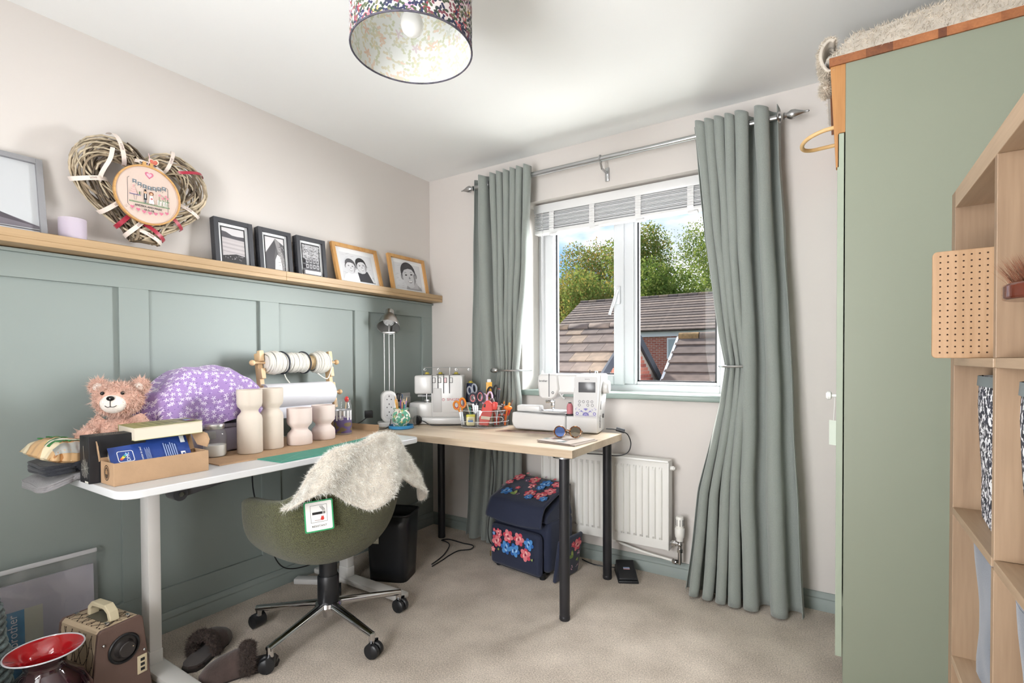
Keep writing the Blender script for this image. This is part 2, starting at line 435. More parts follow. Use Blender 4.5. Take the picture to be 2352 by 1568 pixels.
struct(g.o('wall_back', WALLP, smooth=False), 'off-white wall around the window')
g = G(); g.b2((0, RY-.1, 0), (1.0, RY, HZ)); g.b2((1.9, RY-.1, 0), (RX, RY, HZ)); g.b2((1.0, RY-.1, 2.02), (1.9, RY, HZ))
struct(g.o('wall_front', WALLP, smooth=False))
struct(G().b2((-.1, YB-.1, 0), (RX+.1, YB, HZ)).o('wall_landing', WALLP, smooth=False))
# door frame of the open doorway behind the camera
g = G(); g.b2((.94, RY, 0), (1.0, RY+.02, 2.08)); g.b2((1.9, RY, 0), (1.96, RY+.02, 2.08)); g.b2((.94, RY, 2.02), (1.96, RY+.02, 2.08))
struct(g.o('trim_1', UPVC, smooth=False))

# green wall panelling
pan = bpy.data.objects.new('trim_2', None); C.objects.link(pan); struct(pan, 'sage green shaker panelling on the lower wall')
G().b2((0, YB, 0), (.003, 0, 1.505)).o('panel_board', SAGE, pan, smooth=False)
PT = .016
G().b2((.003, YB, 1.415), (PT, 0, 1.5)).o('top_rail', SAGE, pan, smooth=False, bev=.001)
G().b2((.003, YB, 0), (PT, 0, .178)).o('bottom_rail', SAGE, pan, smooth=False, bev=.001)
for a, b in ((-.096, 0), (-.664, -.563), (-1.238, -1.14), (-1.813, -1.711), (-2.386, -2.286), (-2.96, -2.86)):
    G().b2((.003, a, .178), (PT, b, 1.415)).o('stile', SAGE, pan, smooth=False, bev=.001)
G().b2((.003, YB, 1.5), (.03, 0, 1.512)).o('bead', SAGE, pan, smooth=False, bev=.002)
# baseboards with a moulded top
BP = [(0, 0), (.018, 0), (.018, .048), (.0165, .05), (.0165, .054), (.0185, .058), (.016, .068), (.010, .074), (.008, .08), (0, .08)]
SAGED = SAGE
def baseboard(name, p0, p1, nrm):
    p0 = Vector(p0); p1 = Vector(p1); nrm = Vector(nrm); n = len(BP)
    vs = [p0+nrm*d+Vector((0, 0, z)) for d, z in BP]+[p1+nrm*d+Vector((0, 0, z)) for d, z in BP]
    fs = [(i, (i+1) % n, n+(i+1) % n, n+i) for i in range(n)]+[tuple(range(n)), tuple(range(2*n-1, n-1, -1))]
    return struct(G().add(vs, fs).o(name, SAGE, fix=True))
baseboard('baseboard_left', (PT, RY, 0), (PT, 0, 0), (1, 0, 0))
baseboard('baseboard_back', (PT, 0, 0), (RX, 0, 0), (0, -1, 0))
baseboard('baseboard_right', (RX, RY, 0), (RX, 0, 0), (-1, 0, 0))

# ---------------------------------------------------------------- window
win = bpy.data.objects.new('window_1', None); C.objects.link(win); struct(win, 'white framed double casement window')
FY0, FY1 = .205, .275
def mem(name, x0, x1, z0, z1, y0=FY0, y1=FY1, m=UPVC, bev=.006):
    return G().b2((x0, y0, z0), (x1, y1, z1)).o(name, m, win, smooth=False, bev=bev)
mem('frame_post', WX0, WX0+.06, WZ0, WZ1); mem('frame_post', WX1-.06, WX1, WZ0, WZ1)
mem('frame_rail', WX0+.06, WX1-.06, WZ0, WZ0+.055); mem('frame_rail', WX0+.06, WX1-.06, WZ1-.055, WZ1)
mem('mullion', 1.315, 1.375, WZ0+.055, WZ1-.055)
sx0, sx1, sz0, sz1 = WX0+.055, 1.322, WZ0+.05, WZ1-.05      # opening sash
for a in ((sx0, sx0+.062, sz0, sz1), (sx1-.062, sx1, sz0, sz1)): mem('sash_stile', *a, y0=FY0-.018, y1=FY1-.01)
for a in ((sx0+.062, sx1-.062, sz0, sz0+.06), (sx0+.062, sx1-.062, sz1-.06, sz1)): mem('sash_rail', *a, y0=FY0-.018, y1=FY1-.01)
GASK = mat('black_gasket', '1b1b20', .5)
def gasket(x0, x1, z0, z1, y=FY0+.03):
    g = G()
    for a in ((x0, x0+.010, z0, z1), (x1-.010, x1, z0, z1), (x0, x1, z0, z0+.008), (x0, x1, z1-.008, z1)): g.b2((a[0], y-.012, a[2]), (a[1], y+.012, a[3]))
    g.o('gasket', GASK, win, smooth=False)
gl1 = (sx0+.0615, sx1-.0615, sz0+.0595, sz1-.0595); gl2 = (1.3915, WX1-.0765, WZ0+.0715, WZ1-.0715)
PANE = glass('window_glass', (1, 1, 1), .12)
for a in (gl1, gl2):
    gasket(*a); G().b2((a[0], FY0+.028, a[2]), (a[1], FY0+.032, a[3])).o('pane', PANE, win, smooth=False)
# beads around the fixed light
for a in ((1.375, 1.392, WZ0+.055, WZ1-.055), (WX1-.077, WX1-.06, WZ0+.055, WZ1-.055)): mem('glazing_bead', *a, y0=FY0+.008, y1=FY0+.026, bev=.004)
for a in ((1.392, WX1-.077, WZ0+.055, WZ0+.072), (1.392, WX1-.077, WZ1-.072, WZ1-.055)): mem('glazing_bead', *a, y0=FY0+.008, y1=FY0+.026, bev=.004)
hx = sx1-.031; hy = FY0-.018
h = G(); h.rbox((hx, hy-.008, 1.50), (.028, .016, .11), .008); ho = h.o('handle_plate', UPVC, win)
G().tube(catmull([(hx, hy-.012, 1.525), (hx, hy-.035, 1.52), (hx-.01, hy-.042, 1.47), (hx-.04, hy-.042, 1.385)], 5), .009, 8).o('handle', UPVC, win)
st = G().b2((WX0-.0, -.0, WZ0), (WX1, FY0, WZ0+.001)); 
SILLM = mat('sill_paint', 'a9bab2', .35)
g = G(); g.rbox(((WX0+WX1)/2, (FY0-.035)/2, WZ0+.002), (WX1-WX0-.001, FY0+.035, .03), .006); g.rbox(((WX0+WX1)/2, -.0185, WZ0+.002), (WX1-WX0+.12, .033, .03), .006)
g.o('sill', SILLM, win)

# ---------------------------------------------------------------- venetian blind gathered at the top of the window
bl = thing('venetian_blind', 'white slatted blind pulled up to the top of the window', 'blind', ((.80+1.865)/2, .07, 1.885))
BW = 1.06; SL = mat('blind_slat', 'd6d7d9', .45); WH = mat('gloss_white_plastic', 'e2e2e2', .3)
G().rbox((0, 0, .152), (BW, .055, .052), .004).o('headrail', WH, bl)
g = G().rbox((0, 0, 0), (BW-.012, .05, .0035), .001); sm = g.mesh('slat', SL)
for i in range(15): link('slat', sm, bl, (0, .002*sin(i*2.1), .03+i*.0062), (.06*sin(i*1.7), 0, 0))
G().rbox((0, 0, .012), (BW-.012, .054, .022), .004).o('bottom_rail', WH, bl)
for k, x in enumerate((-.405, -.145, .125, .40)):
    g = G()
    for s in (-1, 1):
        pts = [(x, s*.028, .125)]
        for i in range(14): pts.append((x, s*(.0285+.004*(i % 2)), .12-i*.0072))
        pts.append((x, s*.024, .0))
        for (a, b) in zip(pts, pts[1:]):
            g.add([(x-.016, a[1], a[2]), (x+.016, a[1], a[2]), (x+.016, b[1], b[2]), (x-.016, b[1], b[2])], [(0, 1, 2, 3)])
        g.o('ladder_tape', WH, bl, smooth=False); g = G()
    G().rbox((x+.012, -.02, -.008), (.05, .03, .012), .003).o('tape_clip', WH, bl)
g = G(); g.tube([(-.47, -.035, .13), (-.47, -.035, -.4)], .0012, 5); g.tube([(-.462, -.035, .13), (-.462, -.035, -.83)], .0012, 5)
g.o('pull_cord', WH, bl)
G().lathe([(0, 0), (.008, .002), (.010, .018), (.004, .034), (0, .036)], 12, (-.466, -.035, -.86)).o('cord_tassel', WH, bl)

# ---------------------------------------------------------------- curtain pole, curtains, holdbacks
STEEL = mat('brushed_steel', 'b9babb', .28, 1.0)
RODY, RODZ = -.1, 2.195
pole = thing('curtain_pole', 'slim brushed steel curtain pole with twisted finials above the window', 'curtain pole', (0, 0, 0))
G().cyl((.47, RODY, RODZ), (2.155, RODY, RODZ), .0125, n=16).o('rod', STEEL, pole)
G().cyl((.47, RODY, RODZ), (1.46, RODY, RODZ), .0145, n=16).o('outer_rod', STEEL, pole)
for s, x in ((-1, .455), (1, 2.165)):
    prof = [(.013, 0), (.016, .004), (.013, .010), (.012, .014), (.021, .03), (.019, .045), (.012, .062), (.006, .078), (.003, .092), (.005, .096), (0, .1)]
    g = G().lathe(prof, 14, m=Matrix.Translation((x, RODY, RODZ)) @ Matrix.Rotation(s*pi/2, 4, 'Y')); g.o('finial', STEEL, pole)
for x in (1.30,):
    g = G(); g.torus((x, RODY, RODZ), .017, .005, 20, 8, axis='x'); g.tube([(x, RODY, RODZ-.017), (x, RODY+.02, RODZ-.045), (x, -.012, RODZ-.05)], .006, 8); g.rbox((x, -.006, RODZ-.055), (.022, .012, .075), .004)
    g.o('bracket', STEEL, pole)

CURT = mat('grey_green_linen', '8a908b', .9, bump=.25, bscale=900, var=.10, vscale=420, sheen=.35, detail=2)
def curtain(name, label, left, mid, right, um, nf, tie_z, seed, flip=1, zt=2.245, hem=.012, amps=None, ytab=None, phase=0.0, nn=(4, 2)):
    """left/mid/right: tables z -> x; folds squeezed where the tables converge"""
    rg = random.Random(seed)
    NU, NV = 230, 90
    def phs(u): return phase+2*pi*(nn[0]*u/um if u < um else nn[0]+nn[1]*(u-um)/(1-um))
    def pt(u, v):
        z = zt+(hem-zt)*v
        xl, xm, xr = interp(left, z), interp(mid, z), interp(right, z)
        x = lerp(xl, xm, u/um) if u < um else lerp(xm, xr, (u-um)/(1-um))
        w = (xm-xl)/um if u < um else (xr-xm)/(1-um)
        dens = max(.02, w)
        a = interp(amps, z) if amps else .045
        tied = smoothstep(.30, .0, abs(z-tie_z))
        side = (u < um) if flip > 0 else (u > um)
        if side: a *= 1-.55*tied
        ph = phs(u) + .5*nz3(u*3, z*1.2, seed)*(1-smoothstep(2.0, 2.2, z))
        low = smoothstep(1.0, .1, z)
        a *= 1+.5*low*nz3(u*5, 0, seed+3)
        y = RODY + interp(ytab, z) + a*sin(ph) + .012*nz3(u*9, z*2.5, seed)*smoothstep(2.2, 1.6, z)
        x -= .24*a*sin(2*ph)
        x += .006*nz3(u*11, z*3, seed+9)
        if side and tied > 0:  # crease lines running into the holdback
            y += .006*tied*sin(2*pi*nf*3*u)
        if v == 0: z += .008*sin(ph*2)
        y = min(y, -.022)
        return (x, y, z)
    th = thing(name, label, 'curtain', (0, 0, 0), group='pair of grey-green eyelet curtains')
    g = G(); g.grid(pt, NU, NV)
    o = g.o('fabric', CURT, th, ang=180)
    sd = o.modifiers.new('thick', 'SOLIDIFY'); sd.thickness = .003
    # eyelets where the cloth crosses the pole
    k0 = int(2*nf)
    for k in range(k0+1):
        q_ = (k*pi-phase)/(2*pi); u = q_/nn[0]*um if q_ < nn[0] else um+(q_-nn[0])/nn[1]*(1-um)
        if not 0.005 < u < .995: continue
        q = pt(u, (zt-RODZ)/(zt-hem)); q2 = pt(min(1, u+.004), (zt-RODZ)/(zt-hem))
        t = Vector((q2[0]-q[0], q2[1]-q[1], 0)).normalized(); ang = atan2(t.y, t.x)
        e = G().torus((0, 0, 0), .021, .0045, 20, 6, axis='y').o('eyelet', STEEL, th, loc=(q[0], q[1], RODZ), rot=(0, 0, ang))
    # stitched hem line
    return th
cl = curtain('eyelet_curtain', 'grey-green curtain to the left of the window, tied back beside the sill',
        [(0, .375), (1.0, .43), (2.3, .462)], [(0, .50), (.7, .56), (1.06, .635), (1.4, .62), (2.3, .60)], [(0, .80), (.6, .79), (.9, .795), (1.06, .775), (1.25, .80), (1.7, .845), (2.3, .872)],
        .30, 7.5, 1.06, 3, flip=-1, amps=[(0, .032), (1.0, .032), (2.0, .045), (2.2, .05)], ytab=[(0, .0), (.8, .012), (1.0, .005), (2.2, 0)], nn=(1.25, 5.75))
cr_ = curtain('eyelet_curtain', 'grey-green curtain to the right of the window, tied back with bright sun on its folds',
        [(0, 1.76), (.5, 1.82), (.9, 1.905), (1.09, 1.93), (1.25, 1.90), (1.7, 1.84), (2.3, 1.782)], [(0, 2.04), (.6, 2.02), (1.09, 2.025), (1.6, 2.0), (2.3, 1.985)], [(0, 2.26), (1.0, 2.21), (2.0, 2.158), (2.3, 2.148)],
        .66, 6.5, 1.09, 11, flip=1, amps=[(0, .055), (1.0, .042), (2.0, .05), (2.2, .055)], ytab=[(0, -.06), (1.0, -.03), (2.2, 0)], phase=.3, nn=(4.6, 1.9))
def holdback(label, x0, x1, z, xw):
    t = thing('curtain_holdback', label, 'holdback', (0, 0, 0), group='steel curtain holdbacks')
    pts = catmull([(xw, -.004, z), (xw, -.10, z), (x1 if xw > x1 else x0, -.16, z), ((x0+x1)/2, -.172, z), (x0 if xw > x1 else x1, -.16, z)], 8)
    G().tube(pts, .0055, 8).o('arm', STEEL, t)
    e = pts[-1]
    return t, e
t, e = holdback('steel holdback with a teardrop end clasping the curtain left of the window', .665, .785, 1.063, .812)
G().ball((e[0]-.02, e[1], e[2]), (.028, .013, .016), 14, 10).o('teardrop_end', STEEL, t)
t, e = holdback('thin steel holdback clasping the curtain right of the window', 1.925, 2.02, 1.091, 1.90)
G().ball((e[0]+.008, e[1]+.004, e[2]), (.012, .008, .008), 12, 8).o('end_cap', STEEL, t)

# ---------------------------------------------------------------- radiator under the window
RADW = mat('radiator_enamel', 'e6e5e1', .3)
rx0, rx1, rz0, rz1, ryf, ryb = .94, 1.66, .165, .607, -.105, -.045
rad = thing('panel_radiator', 'white ribbed panel radiator on the wall below the window', 'radiator', ((rx0+rx1)/2, (ryf+ryb)/2, 0))
ox, oy = (rx0+rx1)/2, (ryf+ryb)/2
w2 = (rx1-rx0)/2
def rad_face():
    n = 20; prof = []
    for i in range(n):
        x = -w2+.025+(2*w2-.05)*i/n; p = (2*w2-.05)/n
        prof += [(x, 0), (x+p*.30, 0), (x+p*.40, .011), (x+p*.72, .011), (x+p*.82, 0)]
    prof = [(-w2, 0)]+prof+[(w2, 0)]
    g = G(); zs = [rz0, rz0+.045, rz0+.06, rz1-.045, rz1-.03, rz1]; k = len(prof)
    for zi, z in enumerate(zs):
        d = 1 if 2 <= zi <= 3 else 0
        g.v += [(x, ryf-oy+.011-d*dd, z) for x, dd in prof]
    for a in range(len(zs)-1):
        for b in range(k-1): g.f.append((a*k+b, a*k+b+1, (a+1)*k+b+1, (a+1)*k+b)); g.mi.append(0)
    return g
rad_face().o('ribbed_front', RADW, rad, ang=25)
g = G(); g.b2((-w2, ryf-oy+.0115, rz0), (w2, ryb-oy, rz1)); g.o('panel_body', RADW, rad, smooth=False)
g = G(); g.rbox((0, 0, rz1+.004), (2*w2+.006, .07, .012), .004); g.o('top_grille', RADW, rad)
for s in (-1, 1): G().rbox((s*(w2+.001), 0, (rz0+rz1)/2), (.006, .068, rz1-rz0), .002).o('side_panel', RADW, rad)
CHROME = mat('chrome', 'd8d8da', .08, 1.0)
g = G(); g.cyl((w2, 0, rz1-.03), (w2+.022, 0, rz1-.03), .011, n=12); g.cyl((w2+.018, 0, rz1-.03), (w2+.028, 0, rz1-.03), .007, n=6); g.o('bleed_valve', RADW, rad)
vx = w2+.05
g = G(); g.cyl((w2, 0, rz0+.035), (vx, 0, rz0+.035), .011, n=12); g.cyl((w2+.012, 0, rz0+.035), (w2+.03, 0, rz0+.035), .016, n=6); g.cyl((vx, 0, rz0+.05), (vx, 0, rz0-.055), .010, n=12); g.cyl((vx, 0, rz0-.005), (vx, 0, rz0+.012), .015, n=6); g.ball((vx, 0, rz0+.035), .014, 12, 8)
g.tube([(vx, 0, rz0-.05), (vx, .004, rz0-.062), (vx-.02, .01, rz0-.062), (vx-.04, .02, rz0-.062)], .0085, 8); g.cyl((vx-.02, .01, rz0-.062), (vx-.036, .018, rz0-.062), .014, n=6)
g.o('valve_body', CHROME, rad)
TRV = mat('valve_plastic', 'f0eee8', .4)
G().lathe([(.012, .05), (.017, .052), (.017, .066), (.022, .072), (.024, .09), (.024, .112), (.0225, .116), (.019, .118), (.0195, .168), (.017, .174), (0, .174)], 20, (vx, 0, rz0)).o('thermostat_head', TRV, rad)
g = G()
for a in range(8): g.box((vx+.0195*cos(a*pi/4+.3), .0195*sin(a*pi/4+.3), rz0+.145), (.0022, .0022, .032))
g.o('thermostat_slots', GASK, rad, smooth=False)
g = G(); g.tube(catmull([(vx-.04, .02, rz0-.062), (vx-.2, .03, rz0-.05), (vx-.36, .03, rz0-.02), (vx-.5, .035, rz0+.01)], 6), .0065, 8); g.o('pipe', TRV, rad)
# ================================================================ white desk
WLAM = mat('white_laminate', 'd9dadb', .35); WSTEEL = mat('white_steel', 'dcdad7', .4)
DZ = .75
desk = thing('sit_stand_desk', 'long white desk with rounded corners along the green panelled wall', 'desk', (.345, -1.42, 0))
def rrect(x0, y0, x1, y1, r, n=6):
    pts = []
    for cx, cy, a in ((x1-r, y1-r, 0), (x0+r, y1-r, pi/2), (x0+r, y0+r, pi), (x1-r, y0+r, 1.5*pi)):
        pts += [(cx+r*cos(a+pi/2*i/n), cy+r*sin(a+pi/2*i/n)) for i in range(n+1)]
    return pts
G().prism(rrect(-.305, -.625, .318, .612, .055), DZ-.024, DZ).o('desktop', WLAM, desk, ang=60, bev=.003)
for y in (-.40, .47):
    lg = G().rbox((-.07, y, .35), (.062, .04, .64), .003).o('leg', WSTEEL, desk)
    G().rbox((-.07, y, .06), (.066, .044, .05), .003).o('leg_collar', WSTEEL, lg)
    G().rbox((.02, y, .022), (.62, .07, .028), .008).o('foot', WSTEEL, desk)
    g = G(); g.add([(-.2, y-.03, DZ-.026), (.24, y-.03, DZ-.026), (.24, y+.03, DZ-.026), (-.2, y+.03, DZ-.026), (-.2, y-.03, DZ-.05), (.2, y-.03, DZ-.05), (.2, y+.03, DZ-.05), (-.2, y+.03, DZ-.05)],
          [(0, 1, 2, 3), (7, 6, 5, 4), (0, 4, 5, 1), (1, 5, 6, 2), (2, 6, 7, 3), (3, 7, 4, 0)]); g.o('top_bracket', WSTEEL, desk, smooth=False, bev=.002)
DARKM = mat('dark_grey_metal', '3b3c40', .45, .3)
g = G(); g.rbox((.05, -.40+.19, DZ-.062), (.035, .36, .012), .004, m=None)
g = G(); p0 = Vector((.04, -.36, .655)); p1 = Vector((.10, -.10, .715)); d = p1-p0
g.rbox((0, 0, 0), (.045, d.length, .012), .005, m=Matrix.Translation((p0+p1)/2) @ d.to_track_quat('Y', 'X').to_matrix().to_4x4())
g.cyl(p0+Vector((.0, 0, 0))-Vector((.03, 0, 0)), p0+Vector((.03, 0, 0)), .024, n=18); g.o('side_brace', DARKM, desk)
G().cyl(p0+Vector((.03, 0, 0)), p0+Vector((.036, 0, 0)), .009, n=6).o('brace_bolt', CHROME, desk)
G().rbox((0, .03, DZ-.05), (.05, .82, .035), .004).o('cross_beam', WSTEEL, desk)
G().rbox((.27, .12, DZ-.04), (.06, .12, .026), .006).o('height_control', DARKM, desk)

# ================================================================ oak table
TZ = .745
OAKT = wood('light_oak_top', 'b5a088', 'd3c2aa', axis=0, rough=.45, ring=7)
BLKL = mat('black_powder_coat', '26262a', .42)
tab = thing('oak_table', 'pale oak effect table on four black tube legs in front of the window', 'table', (.75, -.44, 0))
G().b2((-.69, -.298, TZ-.034), (.69, .278, TZ)).o('tabletop', OAKT, tab, smooth=False, bev=.0015)
for x, y in ((.63, -.253), (.628, .235), (-.496, .25), (-.50, -.253)):
    g = G(); g.cyl((x, y, .012), (x, y, TZ-.034), .0225, n=20); lg = g.o('leg', BLKL, tab)
    G().lathe([(.022, 0), (.0235, .004), (.0235, .016), (.0225, .018)], 20, (x, y, 0)).o('leg_cap', BLKL, lg)
    G().lathe([(.05, -.006), (.05, 0)], 20, (x, y, TZ-.034)).o('mounting_plate', STEEL, lg)

# ================================================================ desk chair
BOUC = mat('olive_boucle', '4f5032', .97, bump=1.0, bscale=300, var=.6, vscale=260, sheen=.25, detail=3)
chair = thing('desk_chair', 'olive green boucle tub chair on a chrome five star base with castors', 'chair', (.582, -1.294, 0))
# shell: angle a measured from the back (+x); front opens to -x
def shell(a, t, off=0.0):
    ca, sa = cos(a), sin(a)
    aa = abs(a)
    ax = .275 if aa < pi/2 else .25
    e = lerp(2.2, 4.2, smoothstep(1.2, 2.2, aa))
    R = ((abs(ca)/ax)**e+(abs(sa)/.275)**e)**(-1/e)
    rimz = interp([(0, .80), (.35, .795), (.62, .745), (.95, .655), (1.3, .612), (1.7, .602), (2.0, .598), (2.2, .58), (2.35, .545), (2.5, .50), (2.75, .455), (pi, .44)], aa)
    zb = .318
    r = R*(1-(1-t)**2.7)*(1+.09*max(0, t-.4)*(1 if aa < 1.2 else .4))
    z = zb+.02*t+(rimz-zb-.02)*max(0, (t-.16)/.84)**1.55
    # soft outward pinch of the arm ends
    r *= 1+.05*smoothstep(2.0, 2.4, aa)*sin(t*pi)**2*smoothstep(2.9, 2.5, aa)
    return (r*ca, r*sa, z)
g = G(); NA, NT = 72, 22
g.grid(lambda u, v: shell(-pi+2*pi*u, v), NA, NT, wrap=True)
sh = g.o('shell', BOUC, chair, ang=180)
md = sh.modifiers.new('solid', 'SOLIDIFY'); md.thickness = .045; md.offset = -1.0
md = sh.modifiers.new('sub', 'SUBSURF'); md.levels = 1; md.render_levels = 1
g = G(); g.lathe([(0, .405), (.19, .405), (.225, .42), (.232, .445), (.215, .468), (.12, .478), (0, .48)], 40); g.o('seat_cushion', BOUC, chair)
CHR2 = CHROME
BLKP = mat('black_plastic', '1d1e21', .4)
G().lathe([(.034, .205), (.036, .2), (.036, .30), (.034, .33), (.05, .335)], 24).o('gas_column', BLKP, chair)
G().lathe([(.040, .12), (.043, .125), (.043, .228), (.039, .235), (.030, .236)], 24).o('column_cover', BLKP, chair)
G().lathe([(0, .06), (.022, .06), (.024, .085), (.05, .098), (.055, .11), (.05, .124), (.03, .128)], 24).o('hub', CHR2, chair)
BR = .311
for ang in (-151.1, -78.7, -6.9, 64.5, 136.7):
    a = radians(ang)
    g = G(); c0 = Vector((.035*cos(a), .035*sin(a), .112)); c1 = Vector((BR*cos(a), BR*sin(a), .082))
    d = (c1-c0); L = d.length; n = 10
    prof = []
    for i in range(n+1):
        t = i/n; w = .021-.007*t; h = .017-.005*t
        prof.append((t*L, w, h))
    vs = []; fs = []; K = 14
    M = Matrix.Translation(c0) @ d.to_track_quat('X', 'Z').to_matrix().to_4x4()
    for xx, w, h in prof: vs += [(xx, w*cos(2*pi*q/K), h*sin(2*pi*q/K)) for q in range(K)]
    for i in range(n):
        for q in range(K): fs.append((i*K+q, i*K+(q+1) % K, (i+1)*K+(q+1) % K, (i+1)*K+q))
    fs.append(tuple(range(n*K, n*K+K)))
    g.add(vs, fs, M); arm = g.o('base_arm', CHR2, chair)
    ex, ey = BR*cos(a)*.975, BR*sin(a)*.975
    G().cyl((ex, ey, .052), (ex, ey, .09), .0125, n=14).o('castor_socket', CHR2, arm)
    sw = a+RNG.uniform(-1.2, 1.2)
    cx, cy = ex+.012*cos(sw), ey+.012*sin(sw)
    M2 = Matrix.Translation((cx, cy, .027)) @ Matrix.Rotation(sw+pi/2, 4, 'Z')
    cg = G()
    for s in (-1, 1): cg.lathe([(0, -.011), (.022, -.011), (.0265, -.007), (.0265, .007), (.022, .011), (0, .012)], 24, m=M2 @ Matrix.Translation((s*.014, 0, 0)) @ Matrix.Rotation(s*pi/2, 4, 'Y'))
    cg.o('castor_wheels', BLKP, arm)
    hood = G(); hood.lathe([(0, -.026), (.029, -.026), (.030, 0), (.029, .026), (0, .026)], 18, m=M2 @ Matrix.Translation((0, 0, .004)) @ Matrix.Rotation(pi/2, 4, 'Y'), arc=pi)
    hood.cyl((ex, ey, .03), (ex, ey, .06), .007, n=10)
    hood.o('castor_hood', BLKP, arm)
# label hanging on the back of the chair
TAGW = mat('white_card', 'f1f0ee', .6); TAGG = mat('green_border', '2f9b63', .6); INKB = mat('black_ink', '1c1c1e', .6); INKR = mat('red_ink', 'c8372d', .6)
def surf_pt(a, t): return Vector(chair.location)+Vector(shell(a, t))
tagt = thing('hang_tag', 'white card tag with green border and smouldering cigarette symbol on the chair back', 'tag', (0, 0, 0))
tp = surf_pt(-.80, .72)
nrm = Vector((cos(-.55), sin(-.55), 0)); tx = Vector((0, 0, 1)).cross(nrm)
TM = Matrix((tx, Vector((0, 0, 1)), nrm)).transposed().to_4x4(); TM.translation = tp+nrm*.034+tx*.010+Vector((0, 0, .048))
tagt.matrix_world = TM @ Matrix.Rotation(radians(3), 4, 'Z')
G().prism(rrect(-.049, -.056, .049, .056, .006, 3), -.0006, .0006).o('card', TAGG, tagt, smooth=False)
G().prism(rrect(-.044, -.051, .044, .051, .004, 3), .0006, .0010).o('card_face', TAGW, tagt, smooth=False)
p_ = P(); p_.z = .0012
for q in ((-.028, -.022, -.027, .04), (.027, -.022, .028, .04), (-.028, .039, .028, .04), (-.028, -.022, .028, -.021)): p_.rect(*q, '1c1c1e')
p_.rect(-.022, .006, .012, .015, '1c1c1e')
for i in range(3): p_.rect(.0135+i*.003, .006, .0155+i*.003, .015, '55504c')
for i in range(3): p_.line([(.004+i*.004, .036), (.006+i*.004, .029), (.011+i*.004, .024), (.0135+i*.0035, .017)], .0011, '1c1c1e')
p_.line([(-.015, -.0145), (.008, -.0145)], .0012, '7a3a32'); p_.ell(.011, -.011, .006, .0055, 'c8372d', 10); p_.poly([(.006, -.010), (.009, .001), (.011, -.004), (.014, .0), (.016, -.010)], 'c8372d')
p_.done('symbol', tagt)
text('lettering', 'RESISTANT', .0095, INKB, tagt, (0, -.036, .0013), (0, 0, 0), sx=1.1)
G().tube([(0, .052, .001), (.002, .07, -.004), (.004, .085, -.012)], .0006, 5).o('string', TAGW, tagt)

# cream faux fur throw over the chair back
FURC = mat('cream_faux_fur', 'c9c0b3', .95, var=.12, vscale=25, sheen=.3); FURB = mat('cream_fur_backing', 'cdbdb0', .9)
FURT = mat('cream_fur_strand', 'ece7de', .9, var=.3, vscale=40)
throw = thing('faux_fur_throw', 'cream faux fur throw slung over the back of the olive chair', 'throw', (.582, -1.294, 0))
def drape(u, v):
    a = lerp(-1.08, .95, u); w = lerp(-1, 1, v)     # w<0 inside of the back, w>0 outside
    rim = Vector(shell(a, 1.0)); d = Vector((cos(a), sin(a), 0))
    hang = (.165+.05*sin(u*8.5+3.6)+.03*sin(u*15+2)+.05*smoothstep(.7, 1, u)) * ((.12+.88*smoothstep(.0, .3, u)) if w > 0 else 1)
    s = abs(w); tuck = hang*1.05
    bulge = .020+.020*sin(a*8+w*2.0)+.012*nz3(u*6, v*5, 3)
    r = min(1, s*3.0)
    if w >= 0:
        p = rim+d*(.008+bulge*(.6+.8*s)+.035*s*s)*r + d*.012*(1-r)
        z = rim.z+.03*(1-s*.6)*(1-r*.4)-tuck*max(0, s-.08)
    else:
        p = rim-d*(.062+bulge*.8)*r
        z = rim.z+.03*(1-r*.6)-.22*max(0, s-.15)
    # trailing corner to the right, folded corner to the left
    z -= .02*smoothstep(.8, 1, u)*s
    p = p+Vector((0, .03*smoothstep(.8, 1.0, u), 0))
    z += .012*nz3(u*7, v*7, 8)+.012*sin(a*7)*(1-s)
    if u < .12: z -= .05*(1-u/.12)*(1-s*.6)
    return (p.x, p.y, max(z, .5))
g = G(); g.grid(drape, 64, 40)
tf = g.o('cloth', FURC, throw, ang=180)
md = tf.modifiers.new('solid', 'SOLIDIFY'); md.thickness = .008; md.offset = 0
fur('fur_pile', tf, FURT, 95000, .014, .0006, throw, 5, gravity=.5, spread=.6, curl=1.0, flip=-1)

# ================================================================ picture ledges
def ledge(y0, y1, label):
    t = thing('picture_ledge', label, 'shelf', (0, (y0+y1)/2, 1.516), group='oak picture ledges')
    L = (y1-y0)-.0006
    G().rbox((.0575, 0, .009), (.113, L, .018), .0015, 1).o('bottom_board', OAKV, t)
    G().rbox((.107, 0, .0315), (.014, L, .027), .0015, 1).o('front_lip', OAKV, t)
    G().rbox((.009, 0, .0415), (.016, L, .047), .0015, 1).o('back_rail', OAKV, t)
    return t
ledge(-3.0, -1.16, 'long oak picture ledge on the wall under the heart wreath')
ledge(-1.16, -.004, 'shorter oak picture ledge in the corner under the framed photos')

